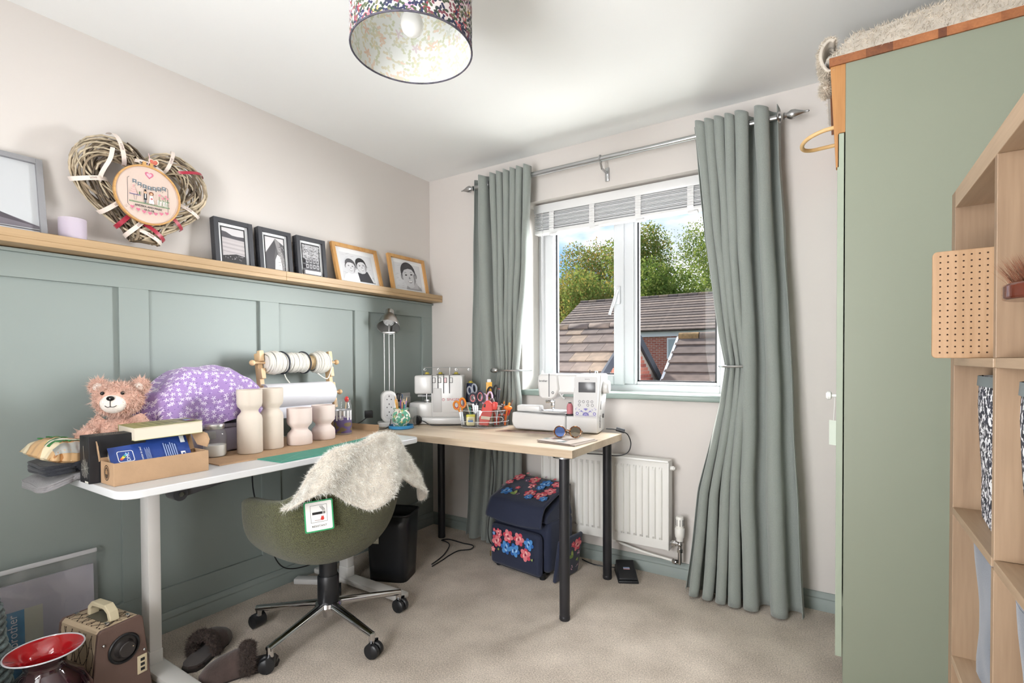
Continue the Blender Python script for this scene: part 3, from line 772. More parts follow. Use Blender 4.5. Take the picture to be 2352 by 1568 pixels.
# ================================================================ pendant lampshade
PX, PY, PZ, PR = 1.39, -1.62, 1.97, .1635
LIB = flower_mat('liberty_floral_print', 'cfc6c4', [(46, 3, .55, ['56614a', '3d4a3c', '6b6a52', '2f3346'], .75), (33, 5, .5, ['8c3b45', 'c8636a', '3f4668', 'b98aa0', '272a42', 'caa25f'], .7), (72, 2, .6, ['2c3a35', '46523c', '2a2d4c', '7b4450'], .8)], plane='uv')
LIBI = flower_mat('shade_lining_print', 'dcdedb', [(40, 3, .5, ['c9caba', 'd0cfbc', 'cbd0c2'], .5), (30, 5, .45, ['d8bcab', 'cdd0c8', 'd5cdb4', 'cfc3c6'], .4), (62, 2, .6, ['c4c7af', 'cfcab4', 'd9c6b6'], .45)], plane='uv')
pend = thing('pendant_lampshade', 'drum pendant lampshade in small floral print with a white bulb', 'pendant lamp', (PX, PY, PZ))
def drum(name, r, z0, z1, m, inward=False):
    g = G(); n = 64
    g.v = [(r*cos(2*pi*i/n), r*sin(2*pi*i/n), z) for i in range(n+1) for z in (z0, z1)]
    g.f = [((2*i, 2*i+1, 2*i+3, 2*i+2) if inward else (2*i, 2*i+2, 2*i+3, 2*i+1)) for i in range(n)]; g.mi = [0]*n
    o = g.o(name, m, pend)
    uv = o.data.uv_layers.new(name='UVMap')
    for p in o.data.polygons:
        for li in p.loop_indices:
            vi = o.data.loops[li].vertex_index; uv.data[li].uv = (2*pi*r*(vi//2)/n, z0 if vi % 2 == 0 else z1)
    return o
drum('shade', PR, 0, .215, LIB); 
lin_ = drum('lining', PR-.0025, .001, .214, LIBI, True)
g = G(); g.torus((0, 0, 0), PR-.001, .0026, 64, 6); g.o('rolled_edge', mat('shade_trim', '4d4a55', .8, var=.5, vscale=60), pend)
g = G(); g.torus((0, 0, .213), PR-.001, .0026, 64, 6); g.o('top_edge', MATS['shade_trim'], pend)
g = G()
for k in range(3): g.tube([(.02*cos(k*2.094), .02*sin(k*2.094), .155), ((PR-.004)*cos(k*2.094), (PR-.004)*sin(k*2.094), .205)], .0018, 6)
g.torus((0, 0, .155), .021, .002, 20, 6); g.o('spider_frame', WH, pend)
G().lathe([(.018, .10), (.022, .105), (.022, .165), (.012, .18)], 20).o('lamp_holder', WH, pend)
BULB = mat('opal_bulb', 'f0f0ee', .25, coat=.5)
G().lathe([(0, .040), (.012, .042), (.024, .050), (.031, .065), (.0315, .076), (.026, .092), (.016, .104), (.0135, .112)], 28).o('bulb', BULB, pend)
G().cyl((0, 0, .18), (0, 0, HZ-PZ-.02), .004, n=8).o('flex', WH, pend)
G().lathe([(0, HZ-PZ-.035), (.02, HZ-PZ-.034), (.042, HZ-PZ-.012), (.046, HZ-PZ), (0, HZ-PZ)], 28).o('ceiling_rose', WH, pend)

# ================================================================ wardrobe
SAGEW = mat('sage_melamine', '8b9180', .45)
WBOARD = wood('dark_butcher_block', '7c4a2c', 'a5683f', axis=1, scale=1.3, rough=.5)
PINE = wood('knotty_pine', '9c6a3a', 'ba8650', axis=2, scale=1.2, rough=.55, ring=12)
WY, WXF = -.64, 2.368
wd = thing('wardrobe', 'tall sage green wardrobe with a dark wooden top board against the right wall', 'wardrobe', (2.67, -.34, 0))
def wl(x, y, z): return (x-2.67, y+.34, z)
G().b2(wl(WXF+.022, WY, .0), wl(2.97, WY+.02, 2.095)).o('side_panel', SAGEW, wd, smooth=False, bev=.001)
G().b2(wl(WXF+.022, -.06, .0), wl(2.97, -.04, 2.095)).o('side_panel', SAGEW, wd, smooth=False, bev=.001)
G().b2(wl(2.955, WY+.02, .0), wl(2.97, -.06, 2.095)).o('back_panel', SAGEW, wd, smooth=False)
G().b2(wl(WXF+.03, WY+.02, .06), wl(2.955, -.06, .08)).o('floor_panel', SAGEW, wd, smooth=False)
G().b2(wl(WXF+.022, WY+.02, .0), wl(WXF+.04, -.06, .06)).o('plinth', SAGEW, wd, smooth=False)
SAGEL = mat('sage_door_gloss', 'a3ad9b', .3)
for y0, y1 in ((WY+.001, -.342), (-.338, -.041)):
    d_ = G().b2(wl(WXF, y0, .125), wl(WXF+.019, y1, 1.87)).o('door', SAGEL, wd, smooth=False, bev=.0015)
kb = G().lathe([(.005, 0), (.005, .012), (.014, .016), (.016, .024), (.010, .03), (0, .03)], 16, m=Matrix.Translation(wl(WXF, WY+.05, .998)) @ Matrix.Rotation(-pi/2, 4, 'Y')).o('knob', mat('white_ceramic', 'f4f4f2', .2), wd)
# tapering pine bracket under the overhanging top
g = G(); pts = [(WXF-.021, 2.095), (WXF+.004, 2.095), (WXF+.004, 1.76), (WXF-.004, 1.76)]
g.add([wl(x, y, z) for y in (WY+.001, WY+.03) for x, z in pts], [(0, 1, 2, 3), (7, 6, 5, 4), (0, 4, 5, 1), (1, 5, 6, 2), (2, 6, 7, 3), (3, 7, 4, 0)]); g.o('pine_bracket', PINE, wd, smooth=False, fix=True)
G().b2(wl(WXF+.003, WY+.0015, 1.872), wl(WXF+.0215, -.04, 2.095)).o('pine_fascia', PINE, wd, smooth=False)
g = G(); x0 = WXF-.024; n = 6; WB2 = [WBOARD, wood('mid_butcher_block', '8f5632', 'b5764a', axis=1, scale=1.5), wood('deep_butcher_block', '5f3524', '83502f', axis=1, scale=1.5)]
xs = [x0, x0+.10, x0+.17, x0+.28, x0+.30, x0+.42, x0+.50, 2.985]
for i in range(len(xs)-1):
    G().b2(wl(xs[i], WY-.006, 2.095), wl(xs[i+1], -.03, 2.122)).o('top_stave', WB2[(0, 2, 1, 2, 1, 0, 1)[i]], wd, smooth=False)
tg = thing('swing_tag', 'small pale card tag hanging from the wardrobe knob', 'tag', (WXF-.008, WY+.05, .86))
tg.rotation_euler = (0, 0, radians(-35))
G().rbox((0, 0, .01), (.03, .0015, .085), .0006, 1).o('card', mat('pale_sage_card', 'c9d2c6', .6), tg)
G().tube([(0, 0, .052), (.002, .002, .10), (.004, .0, .132)], .0008, 5).o('string', TAGW, tg)
hp = thing('wooden_hoop', 'pale wooden hoop hanging from the wardrobe front near the top', 'hoop', (WXF-.012, WY+.08, 1.885))
G().tube(catmull([(.012, -.07, .012), (-.03, -.07, .008), (-.07, -.055, .0), (-.092, -.02, -.006), (-.092, .02, -.010), (-.07, .055, -.006), (-.03, .07, 0), (.012, .07, .002)], 6), .0068, 10).o('hoop_rod', wood('beech_rod', 'cfa56c', 'e0bd88', axis=0), hp)
# fleece blanket folded on top of the wardrobe
bk = thing('fleece_blanket', 'thick beige fleece blanket folded on top of the wardrobe', 'blanket', (2.67, -.34, 2.122))
def blank(u, v):
    # section in x (front overhang rolled), length in y
    a = u
    xs_ = [(0, -.302, .0), ]
    x = lerp(-.315, .30, min(1, a/.5)) if a < .5 else lerp(.30, -.315, (a-.5)/.5)
    top = a < .5
    e = min(abs(x+.315), abs(.30-x))
    edge = smoothstep(0, .06, abs(x+.315))*1.0
    z = (.095+.02*nz3(x*5, v*3, 1))*edge*(.85+.3*smoothstep(-.3, .3, x)) if top else .0
    if top: z = max(z, .0)
    y = lerp(-.305, .27, v)
    ve = smoothstep(0, .12, v)
    if top: z *= sqrt(max(0, min(1, v/.05)))
    x2 = x-.02*(1-edge)
    return (x2, y, z)
g = G(); g.grid(blank, 60, 30, wrap=True); bo = g.o('fleece', FURC, bk, ang=180)
g = G(); g.tube(catmull([(-.30, -.28, .05), (-.335, -.28, .045), (-.352, -.275, .01), (-.345, -.27, -.03), (-.325, -.27, -.05)], 6), [.022]*25, 12)
def roll(u, v):
    y = lerp(-.295, -.19, v); a = lerp(-1.9, 2.2, u); r = .046+.006*nz3(u*3, v*6, 4)
    return (-.326-r*.62*cos(a), y, .018+r*1.2*sin(a))
g = G(); g.grid(roll, 20, 24); ro = g.o('front_roll', FURC, bk, ang=180)
md = ro.modifiers.new('s', 'SOLIDIFY'); md.thickness = .01
g = G(); g.ball((-.338, -.25, -.078), (.014, .03, .022), 16, 10); te = g.o('hanging_corner', FURC, bk)
fur('fleece_pile', bo, mat('beige_fleece_strand', 'd3c8b8', .95, var=.2, vscale=30), 16000, .014, .0009, bk, 9, gravity=.1, spread=.6, curl=.6, faces=lambda p: p.normal.z > -.5)
fur('roll_pile', ro, MATS['beige_fleece_strand'], 6000, .012, .0009, bk, 10, gravity=.2, spread=.6, curl=.6)
fur('corner_pile', te, MATS['beige_fleece_strand'], 1500, .012, .0009, bk, 11, gravity=.2, spread=.6, curl=.6)

# ================================================================ cube bookcase
OAKB = wood('stained_oak_effect', '846b54', 'a1876d', axis=2, rough=.5, ring=10); OAKBH = wood('oak_effect_shelf', '9b8268', 'b79d82', axis=1, rough=.45, ring=10)
BX0, BX1, BY1 = 2.59, 2.98, -1.135
bc = thing('cube_bookcase', 'oak effect cube bookcase standing in front of the wardrobe', 'bookcase', ((BX0+BX1)/2, BY1-.386, 0))
bxc, byc = (BX0+BX1)/2, BY1-.386
def bb(name, y0, y1, z0, z1, m, x0=BX0, x1=BX1): return G().b2((x0-bxc, y0-byc, z0), (x1-bxc, y1-byc, z1)).o(name, m, bc, smooth=False, bev=.001)
YN = BY1-.772
bb('side_panel', BY1-.038, BY1, .07, 1.495, OAKB); bb('side_panel', YN, YN+.038, .07, 1.495, OAKB)
bb('top_panel', YN+.038, BY1-.038, 1.457, 1.495, OAKBH); bb('bottom_panel', YN+.038, BY1-.038, .07, .108, OAKBH)
bb('plinth', YN+.02, BY1-.02, 0, .07, OAKB, BX0+.02, BX1)
yd0, yd1 = BY1-.394, BY1-.378
SHZ = (1.117, .785, .452)
for z in SHZ:
    bb('shelf', YN+.038, yd0, z-.008, z+.008, OAKBH); bb('shelf', yd1, BY1-.038, z-.008, z+.008, OAKBH)
zz = [.108, .444, .46, .777, .793, 1.109, 1.125, 1.457]
for i in range(0, 8, 2): bb('divider', yd0, yd1, zz[i], zz[i+1], OAKB)
bb('back_panel', YN+.038, BY1-.038, .108, 1.457, OAKB, BX1-.012, BX1)

# pegboard standing in the top cell and sticking out
peg = thing('pegboard_panel', 'small wooden pegboard poking out of the top shelf of the bookcase', 'pegboard', (2.535, -1.31, 1.125))
peg.rotation_euler = (0, 0, radians(-3))
PEGW = wood('beech_pegboard', 'a68360', 'c09d7b', axis=2, rough=.5)
G().prism([(x, y) for x, y in rrect(0, 0, .29, .215, .008, 4)], -.009, .009, m=Matrix.Rotation(pi/2, 4, 'X')).o('board', PEGW, peg, bev=.0015)
g = G()
for i in range(18):
    for j in range(17):
        x, z = .012+i*.0118+0, .011+j*.0121
        if x > .28: continue
        g.lathe([(0, 0), (.0017, 0)], 8, m=Matrix.Translation((x+.0, -.0094, z)) @ Matrix.Rotation(pi/2, 4, 'X'), caps=False)
ph = g.o('peg_holes', mat('peg_hole', '3a2415', .9), peg, smooth=False); ph['kind'] = 'stuff'

# wooden brush and stacked tins in the next cell
tin = []
for i in range(3):
    t = thing('storage_tin', ('white round tin at the bottom of the stack under the brush', 'white round tin in the middle of the stack under the brush', 'white round tin at the top of the stack under the brush')[i], 'tin', (2.69, -1.625, 1.1255+i*.0285), group='stacked white tins')
    G().lathe([(0, 0), (.075, 0), (.077, .003), (.077, .018)], 36).o('body', WSTEEL, t); G().lathe([(.079, .017), (.079, .026), (.077, .028), (0, .028)], 36).o('lid', WLAM, t)
br = thing('wooden_brush', 'dark polished wood brush with reddish bristles upturned on the stacked tins', 'brush', (2.702, -1.61, 1.2115), radians(90))
MAHOG = mat('polished_mahogany', '5a2718', .2, coat=.5, var=.2, vscale=20)
G().prism(rrect(-.058, -.12, .058, .12, .055, 10), 0, .024).o('brush_back', MAHOG, br, bev=.004)
BRIS = mat('red_brown_bristle', '8c5136', .8)
g = G(); rg = random.Random(2)
for i in range(9):
    for j in range(4):
        bx, by = -.036+j*.024, -.095+i*.024
        for k in range(40):
            a = rg.random()*6.28; r = rg.random()*.011
            x, y = bx+r*cos(a), by+r*sin(a); ox_, oy_ = bx*.45+rg.gauss(0, .006), by*.2+rg.gauss(0, .006)
            g.add([(x-.0009, y, .022), (x+.0009, y, .022), (x+ox_, y+oy_, .022+.038+rg.random()*.006)], [(0, 1, 2)])
bo_ = g.o('bristles', BRIS, br, smooth=False); bo_['kind'] = 'stuff'

# fabric boxes in the lower cells
BWP = flower_mat('black_white_leaf_print', 'e6e6ea', [(52, 2, 1.0, ['23252e', '2b2d3a'], .95), (85, 3, .55, ['f4f4f6', '3a3d4a'], .6)], plane='yz')
NAVB = mat('slate_blue_fabric', '434d5f', .85, bump=.3, bscale=600, var=.08, vscale=10, sheen=.3); NAVD = mat('dark_slate_fabric', '34363f', .85, bump=.3, bscale=600)
GREYT = mat('grey_box_trim', '777f80', .8)
def fbox(label, cyy, z, h, m, front, trim=None, side=None):
    t = thing('fabric_storage_box', label, 'storage box', (front+.17, cyy, z+.0005), group='fabric boxes in the bookcase')
    g = G(); W = .33; D = .33
    def sec(u, v):
        k = lerp(1.0, 1.03, v); a = u*2*pi
        e = 8.0; c_, s_ = cos(a), sin(a)
        q = (abs(c_)**e+abs(s_)**e)**(-1/e)
        bow = .008*nz3(u*9, v*3, z*5)
        return (D/2*c_*q*k*.97+bow*c_, W/2*s_*q*k*.94+bow*s_, v*h)
    g.grid(sec, 48, 10, wrap=True); g.o('box_sides', m, t, ang=60)
    G().b2((-.14, -.145, .001), (.14, .145, .005)).o('box_base', m, t, smooth=False)
    if trim: 
        g = G(); g.grid(lambda u, v: (lambda p: (p[0]*1.02, p[1]*1.012, p[2]+v*.0-.0))(sec(u, .93+.07*v)), 48, 2, wrap=True); g.o('box_rim', trim, t, ang=60)
    g = G(); g.grid(lambda u, v: (lambda p: (p[0]*v, p[1]*v, h-.012-.01*(1-v)))(sec(u, 1)), 48, 2, wrap=True); g.o('box_top', trim or m, t, ang=60)
    return t
c1, c2 = (yd1+BY1-.038)/2, (YN+.038+yd0)/2
fbox('black and white patterned fabric box in the far column of the bookcase', c1, .793, .295, BWP, BX0+.025, GREYT)
fbox('black and white patterned fabric box in the near column of the bookcase', c2, .793, .295, BWP, BX0+.012, GREYT)
fbox('slate blue fabric box below the patterned box in the far column', c1, .46, .30, NAVB, BX0+.022)
fbox('slate blue fabric box below the patterned box in the near column', c2, .46, .30, NAVB, BX0+.012)
# ================================================================ things on the picture ledge
LZ = 1.534+.0005
BLKF = mat('black_ash_frame', '3a3b40', .55, bump=.2, bscale=160, stretch=(1, 1, .1)); OAKF = wood('golden_oak_frame', 'b9854a', 'd3a468', axis=1, rough=.4, scale=2)
MOUNT = mat('white_mount', 'eceef0', .7); FGL = glass('frame_glass', (1, 1, 1), .12); GREYF = mat('grey_washed_frame', '8f8f92', .6, bump=.2, bscale=120)
def frame(name, label, yc, w, h, bar, depth, fm, mount, lean, group, xfoot, printer, z=LZ, flip=False):
    """leaning frame; local x = along the ledge, local y = up the frame, local z = out towards the room"""
    t = thing(name, label, 'picture frame', (xfoot, yc, z), group=group)
    t.rotation_mode = 'XYZ'
    up = Vector((-sin(lean), 0, cos(lean))); ax = Vector((0, 1, 0)); out = ax.cross(up)
    m = Matrix((ax, up, out)).transposed().to_4x4(); m.translation = (xfoot, yc, z)
    t.matrix_world = m
    for k, (x0, y0, x1, y1) in enumerate(((-w/2, 0, -w/2+bar, h), (w/2-bar, 0, w/2, h), (-w/2+bar, 0, w/2-bar, bar), (-w/2+bar, h-bar, w/2-bar, h))):
        G().b2((x0, y0, -depth), (x1, y1, 0)).o('frame_bar', fm, t, smooth=False, bev=.0008)
    G().b2((-w/2+bar*.5, bar*.5, -depth+.001), (w/2-bar*.5, h-bar*.5, -depth+.004)).o('backing', mat('frame_backing', '5c4a38', .8), t, smooth=False)
    zi = -.010
    ix, iy = w/2-bar, h-bar
    G().b2((-ix, bar, -depth+.004), (ix, iy, zi-.002)).o('mount', MOUNT, t, smooth=False)
    printer(t, (-ix+mount, bar+mount, ix-mount, iy-mount), zi-.002)
    G().b2((-ix, bar, -.006), (ix, iy, -.0045)).o('glazing', FGL, t, smooth=False)
    return t
def pr_loch(t, r, z):
    x0, y0, x1, y1 = r; w, h = x1-x0, y1-y0; p = P(); p.z = z
    p.rect(x0, y0, x1, y1, '2a2a2d'); b = .006
    X = lambda u: x0+b+(w-2*b)*u
    Y = lambda v: y0+b+(h-2*b)*v
    p.rect(X(0), Y(0), X(1), Y(1), 'b3adae'); p.rect(X(0), Y(.78), X(1), Y(1), 'c9c6c8')
    p.poly([(X(0), Y(.72)), (X(1), Y(.68)), (X(1), Y(.80)), (X(.7), Y(.79)), (X(.45), Y(.80)), (X(.2), Y(.88)), (X(0), Y(.9))], '4c4a4f')
    for i in range(6): p.line([(X(0), Y(.62-.06*i)), (X(.4), Y(.6-.06*i)), (X(1), Y(.58-.06*i))], .002, '8d8788' if i % 2 else 'c6c0c0')
    p.poly([(X(0), Y(0)), (X(1), Y(0)), (X(1), Y(.22)), (X(.6), Y(.26)), (X(.3), Y(.22)), (X(0), Y(.18))], '2b292b')
    rg = random.Random(4)
    for i in range(26): p.ell(X(rg.uniform(.05, .95)), Y(rg.uniform(.08, .22)), .002, .0016, 'a9a6a7' if i % 3 else '5b5858', 6)
    p.done('print', t, rough=.5)
def pr_arch(t, r, z):
    x0, y0, x1, y1 = r; w, h = x1-x0, y1-y0; p = P(); p.z = z; b = .006
    X = lambda u: x0+b+(w-2*b)*u
    Y = lambda v: y0+b+(h-2*b)*v
    p.rect(x0, y0, x1, y1, '2a2a2d'); p.rect(X(0), Y(0), X(1), Y(1), 'cfccce')
    p.poly([(X(0), Y(.5)), (X(.55), Y(.98)), (X(1), Y(.8)), (X(1), Y(0)), (X(0), Y(0))], '5a585b')
    p.poly([(X(.5), Y(.98)), (X(.75), Y(.9)), (X(1), Y(.35)), (X(1), Y(0)), (X(.8), Y(0)), (X(.72), Y(.35)), (X(.6), Y(.7))], '8e8b8c')
    p.poly([(X(.0), Y(.46)), (X(.5), Y(.92)), (X(.56), Y(.72)), (X(.46), Y(.4)), (X(.45), Y(0)), (X(0), Y(0))], '454347')
    p.poly([(X(.46), Y(0)), (X(.5), Y(.3)), (X(.62), Y(.48)), (X(.76), Y(.42)), (X(.84), Y(.2)), (X(.86), Y(0))], 'dcd9da')
    rg = random.Random(5)
    for i in range(40): p.ell(X(rg.uniform(.68, .98)), Y(rg.uniform(.1, .75)), .0022, .0014, 'c9c7c8' if i % 2 else '4a484b', 6)
    p.done('print', t, rough=.5)
def pr_house(t, r, z):
    x0, y0, x1, y1 = r; w, h = x1-x0, y1-y0; p = P(); p.z = z; b = .006
    X = lambda u: x0+b+(w-2*b)*u
    Y = lambda v: y0+b+(h-2*b)*v
    p.rect(x0, y0, x1, y1, '2a2a2d'); p.rect(X(0), Y(0), X(1), Y(1), 'bdbcbf'); p.rect(X(0), Y(.12), X(1), Y(.55), '5d5c60')
    rg = random.Random(6)
    for i in range(90): p.ell(X(rg.uniform(0, 1)), Y(rg.uniform(.5, .98)), .0035, .0022, rg.choice(['6b6b6e', '8f8f92', '4b4b4e', 'd5d5d8']), 6)
    for i in range(4):
        for j in range(2): p.rect(X(.1+i*.21), Y(.2+j*.18), X(.24+i*.21), Y(.33+j*.18), 'c9c9cc'); p.rect(X(.13+i*.21), Y(.22+j*.18), X(.21+i*.21), Y(.31+j*.18), '4a494d')
    p.rect(X(0), Y(0), X(1), Y(.12), 'd9dade')
    p.done('print', t, rough=.5)
def face(p, X, Y, cx, cy, s, tilt, hair, tone, shade, teeth=True, big=1.0):
    """pencil-like black and white portrait of a smiling child"""
    def T(u, v):
        c_, s_ = cos(tilt), sin(tilt); return (X(cx)+(u*c_-v*s_)*s, Y(cy)+(u*s_+v*c_)*s)
    def el(u, v, a, b, col, n=18): p.poly([T(u+a*cos(2*pi*i/n), v+b*sin(2*pi*i/n)) for i in range(n)], col)
    el(-.95, -.05, .2, .3, shade); el(.95, -.05, .2, .3, shade)
    el(0, .38, 1.02, 1.0, hair, 24)
    el(0, -.12, .9, 1.12, tone, 24)
    p.poly([T(-.86, .25), T(-.8, .75), T(-.3, 1.1), T(.35, 1.12), T(.82, .72), T(.88, .2), T(.6, .62), T(.1, .72), T(-.5, .62)], hair)
    for s_ in (-1, 1):
        el(s_*.38, .1, .17, .07, '2b2a2b', 10); el(s_*.38, .1, .05, .06, '0f0f10', 8)
        p.poly([T(s_*.18, .3), T(s_*.4, .38), T(s_*.62, .29), T(s_*.4, .33)], '5b595a')
    p.poly([T(-.14, -.28), T(0, -.36), T(.14, -.28), T(.04, -.1), T(-.03, -.1)], shade)
    p.poly([T(-.36, -.52), T(-.16, -.56), T(.16, -.56), T(.36, -.52), T(.2, -.70), T(0, -.75), T(-.2, -.70)], '6a6566')
    if teeth: p.poly([T(-.30, -.55), T(.30, -.55), T(.18, -.66), T(-.18, -.66)], 'f3f3f3')
    p.poly([T(.62, .1), T(.86, .1), T(.8, -.6), T(.4, -1.1), T(.55, -.5)], shade)
def pr_two(t, r, z):
    x0, y0, x1, y1 = r; w, h = x1-x0, y1-y0; p = P(); p.z = z
    X = lambda u: x0+w*u
    Y = lambda v: y0+h*v
    p.rect(x0, y0, x1, y1, 'dcdde0'); rg = random.Random(8)
    for i in range(30): q = (rg.random(), rg.random()); p.line([(X(q[0]*.9), Y(q[1])), (X(q[0]*.9+.08), Y(min(1, q[1]+.02)))], .0012, 'b9bbc0')
    p.poly([(X(.0), Y(0)), (X(.08), Y(.2)), (X(.22), Y(.3)), (X(.45), Y(.26)), (X(.5), Y(.1)), (X(.52), Y(0))], 'f0f0f2')
    p.poly([(X(.5), Y(0)), (X(.47), Y(.34)), (X(.62), Y(.3)), (X(.78), Y(.42)), (X(.95), Y(.2)), (X(1), Y(0))], '3c3c42')
    p.poly([(X(.80), Y(.40)), (X(.9), Y(.3)), (X(1), Y(.02)), (X(.93), Y(.02))], 'e8e8ea')
    face(p, X, Y, .27, .50, .036, -.05, '57565a', 'dadadd', 'a9a8ac')
    face(p, X, Y, .62, .58, .037, .16, '2e2d30', 'd2d2d5', '9d9ca0')
    p.done('print', t, rough=.5)
def pr_one(t, r, z):
    x0, y0, x1, y1 = r; w, h = x1-x0, y1-y0; p = P(); p.z = z
    X = lambda u: x0+w*u
    Y = lambda v: y0+h*v
    p.rect(x0, y0, x1, y1, 'd8d9dc'); rg = random.Random(9)
    for i in range(40): q = (rg.random(), rg.random()); p.line([(X(q[0]*.9), Y(q[1])), (X(q[0]*.9+.08), Y(min(1, q[1]+.03)))], .0014, 'aeb0b5')
    p.poly([(X(.36), Y(0)), (X(.42), Y(.2)), (X(.8), Y(.24)), (X(.95), Y(.1)), (X(.96), Y(0))], 'a5a4a8'); p.poly([(X(.46), Y(.3)), (X(.8), Y(.3)), (X(.84), Y(.06)), (X(.5), Y(.04))], 'bfbec2')
    face(p, X, Y, .52, .54, .065, .16, '454448', 'd0d0d3', '97969a')
    p.done('print', t, rough=.5)
def pr_hill(t, r, z):
    x0, y0, x1, y1 = r; w, h = x1-x0, y1-y0; p = P(); p.z = z
    p.rect(x0, y0, x1, y1, 'c6c9cc')
    p.poly([(x0, y0+h*.12), (x1, y0+h*.12), (x1, y0+h*.16), (x0+w*.7, y0+h*.30), (x0+w*.4, y0+h*.44), (x0, y0+h*.5)], '77717a')
    p.poly([(x0+w*.5, y0+h*.38), (x0+w*.66, y0+h*.33), (x0+w*.85, y0+h*.22), (x1, y0+h*.15), (x0+w*.6, y0+h*.24)], '4f4a52')
    p.line([(x0, y0+h*.12), (x1, y0+h*.10)], .004, '5c5a60')
    p.done('print', t, rough=.5)
frame('large_picture_frame', 'large grey washed frame with a misty hill print at the end of the ledge', -2.245, .42, .302, .018, .03, GREYF, .0, .17, None, .076, pr_hill)
FB = dict(group='small black picture frames')
frame('black_picture_frame', 'black frame with a lake and hills photo, beside the heart wreath', -1.385, .176, .232, .020, .034, BLKF, .012, .10, 'small black picture frames', .080, pr_loch)
frame('black_picture_frame', 'black frame with a stone arch photo, middle of the three black frames', -1.183, .172, .232, .020, .034, BLKF, .012, .10, 'small black picture frames', .080, pr_arch)
frame('black_picture_frame', 'black frame with a house photo, next to the oak frame', -.981, .172, .232, .020, .034, BLKF, .012, .10, 'small black picture frames', .080, pr_house)
frame('oak_picture_frame', 'oak frame with a portrait of two smiling boys', -.662, .325, .262, .020, .02, OAKF, .028, .27, 'oak picture frames', .088, pr_two)
frame('oak_picture_frame', 'oak frame with a portrait of one laughing boy, at the corner end of the ledge', -.258, .325, .262, .020, .02, OAKF, .026, .20, 'oak picture frames', .085, pr_one)
# glass candle
cd = thing('glass_candle', 'frosted lilac glass candle jar between the grey frame and the wreath', 'candle', (.062, -1.965, LZ))
LILG = glass('frosted_lilac_glass', (.86, .80, .88), .9, .08, .45)
G().lathe([(0, 0), (.037, 0), (.04, .003), (.04, .100), (.0385, .102), (.037, .100), (.037, .006), (0, .005)], 36).o('glass_jar', LILG, cd)
G().lathe([(0, .008), (.0362, .008), (.0362, .055), (0, .053)], 32).o('wax', mat('lilac_wax', 'cfc2cc', .5, sss=.2), cd)
G().cyl((0, 0, .053), (.002, 0, .064), .0012, n=6).o('wick', INKB, cd)

# ---------------------------------------------------------------- heart wreath of willow
wr = thing('heart_wreath', 'large woven willow heart wreath wound with red and lettered ribbons', 'wreath', (.068, -1.744, 1.762))
WIL = [mat('willow_%d' % i, c, .75, var=.3, vscale=40) for i, c in enumerate(('b3a48c', '93826b', 'c4b59c', '5f5244'))]
def heart_pt(t, k=1.0):
    x = 16*sin(t)**3; y = 13*cos(t)-5*cos(2*t)-2*cos(3*t)-cos(4*t)
    return x/16*.188*k, (y+2.4)/14.6*.166*k+.004
def heart_frame(t):
    a = heart_pt(t-.02); b = heart_pt(t+.02); c = heart_pt(t)
    tx, ty = b[0]-a[0], b[1]-a[1]; d = sqrt(tx*tx+ty*ty) or 1
    return c, (-ty/d, tx/d)
rg = random.Random(21)
for k in range(74):
    t0 = rg.random()*2*pi; L = rg.uniform(1.6, 3.4); ph = rg.random()*6.28; tw = rg.choice((-1, 1, 1))*rg.uniform(1.4, 2.8)
    R = .046*sqrt(rg.uniform(.3, 1.0)); r0 = rg.uniform(.0034, .0058); n = 22; pts = []; rr = []
    for i in range(n+1):
        s = i/n; t = t0+L*s
        c, nn = heart_frame(t); a = ph+tw*L*s
        narrow = .62+.38*min(1, abs(sin(t/2))*2.2) if cos(t) > .7 else 1.0
        off = R*cos(a)*narrow*1.08; x = R*.72*sin(a)*narrow
        pts.append((x, c[0]+nn[0]*off, c[1]+nn[1]*off)); rr.append(r0*(1-.35*abs(2*s-1)))
    G().tube(pts, rr, 6).o('twig', WIL[k % 4], wr, ang=180)
RIBW = mat('cream_ribbon', 'e6d9cf', .6, sheen=.2); RIBR = mat('red_satin_ribbon', 'a8233b', .35, sheen=.3)
def wind(t, wdt, m, tilt, name, word=None):
    """ribbon lapped round the wreath at heart angle t"""
    g = G(); n = 26; prev = None
    c, nn = heart_frame(t); tg = (nn[1], -nn[0])
    def rp(a, s):
        off = .056*cos(a); x = .043*sin(a); sh = tilt*.02*a+s*wdt/2
        return (x, c[0]+nn[0]*off+tg[0]*sh, c[1]+nn[1]*off+tg[1]*sh)
    g.grid(lambda u, v: rp(-.3+u*(pi+.6), v*2-1), n, 2); o = g.o(name, m, wr, ang=180)
    if word:
        a = pi/2; p0 = Vector(rp(a, 0)); p1 = Vector(rp(a+.05, 0)); d1 = (p1-p0).normalized(); s1 = (Vector(rp(a, 1))-p0).normalized(); nn_ = Vector((1, 0, 0))
        if d1.y < 0: d1 = -d1
        up_ = nn_.cross(d1)
        M = Matrix((d1, up_, nn_)).transposed().to_4x4(); M.translation = p0+Vector((.0025, 0, 0))
        tt = text('ribbon_lettering', word, .0095, mat('ribbon_ink', '7d5f57', .6), wr, (0, 0, 0)); tt.matrix_local = M
    return o
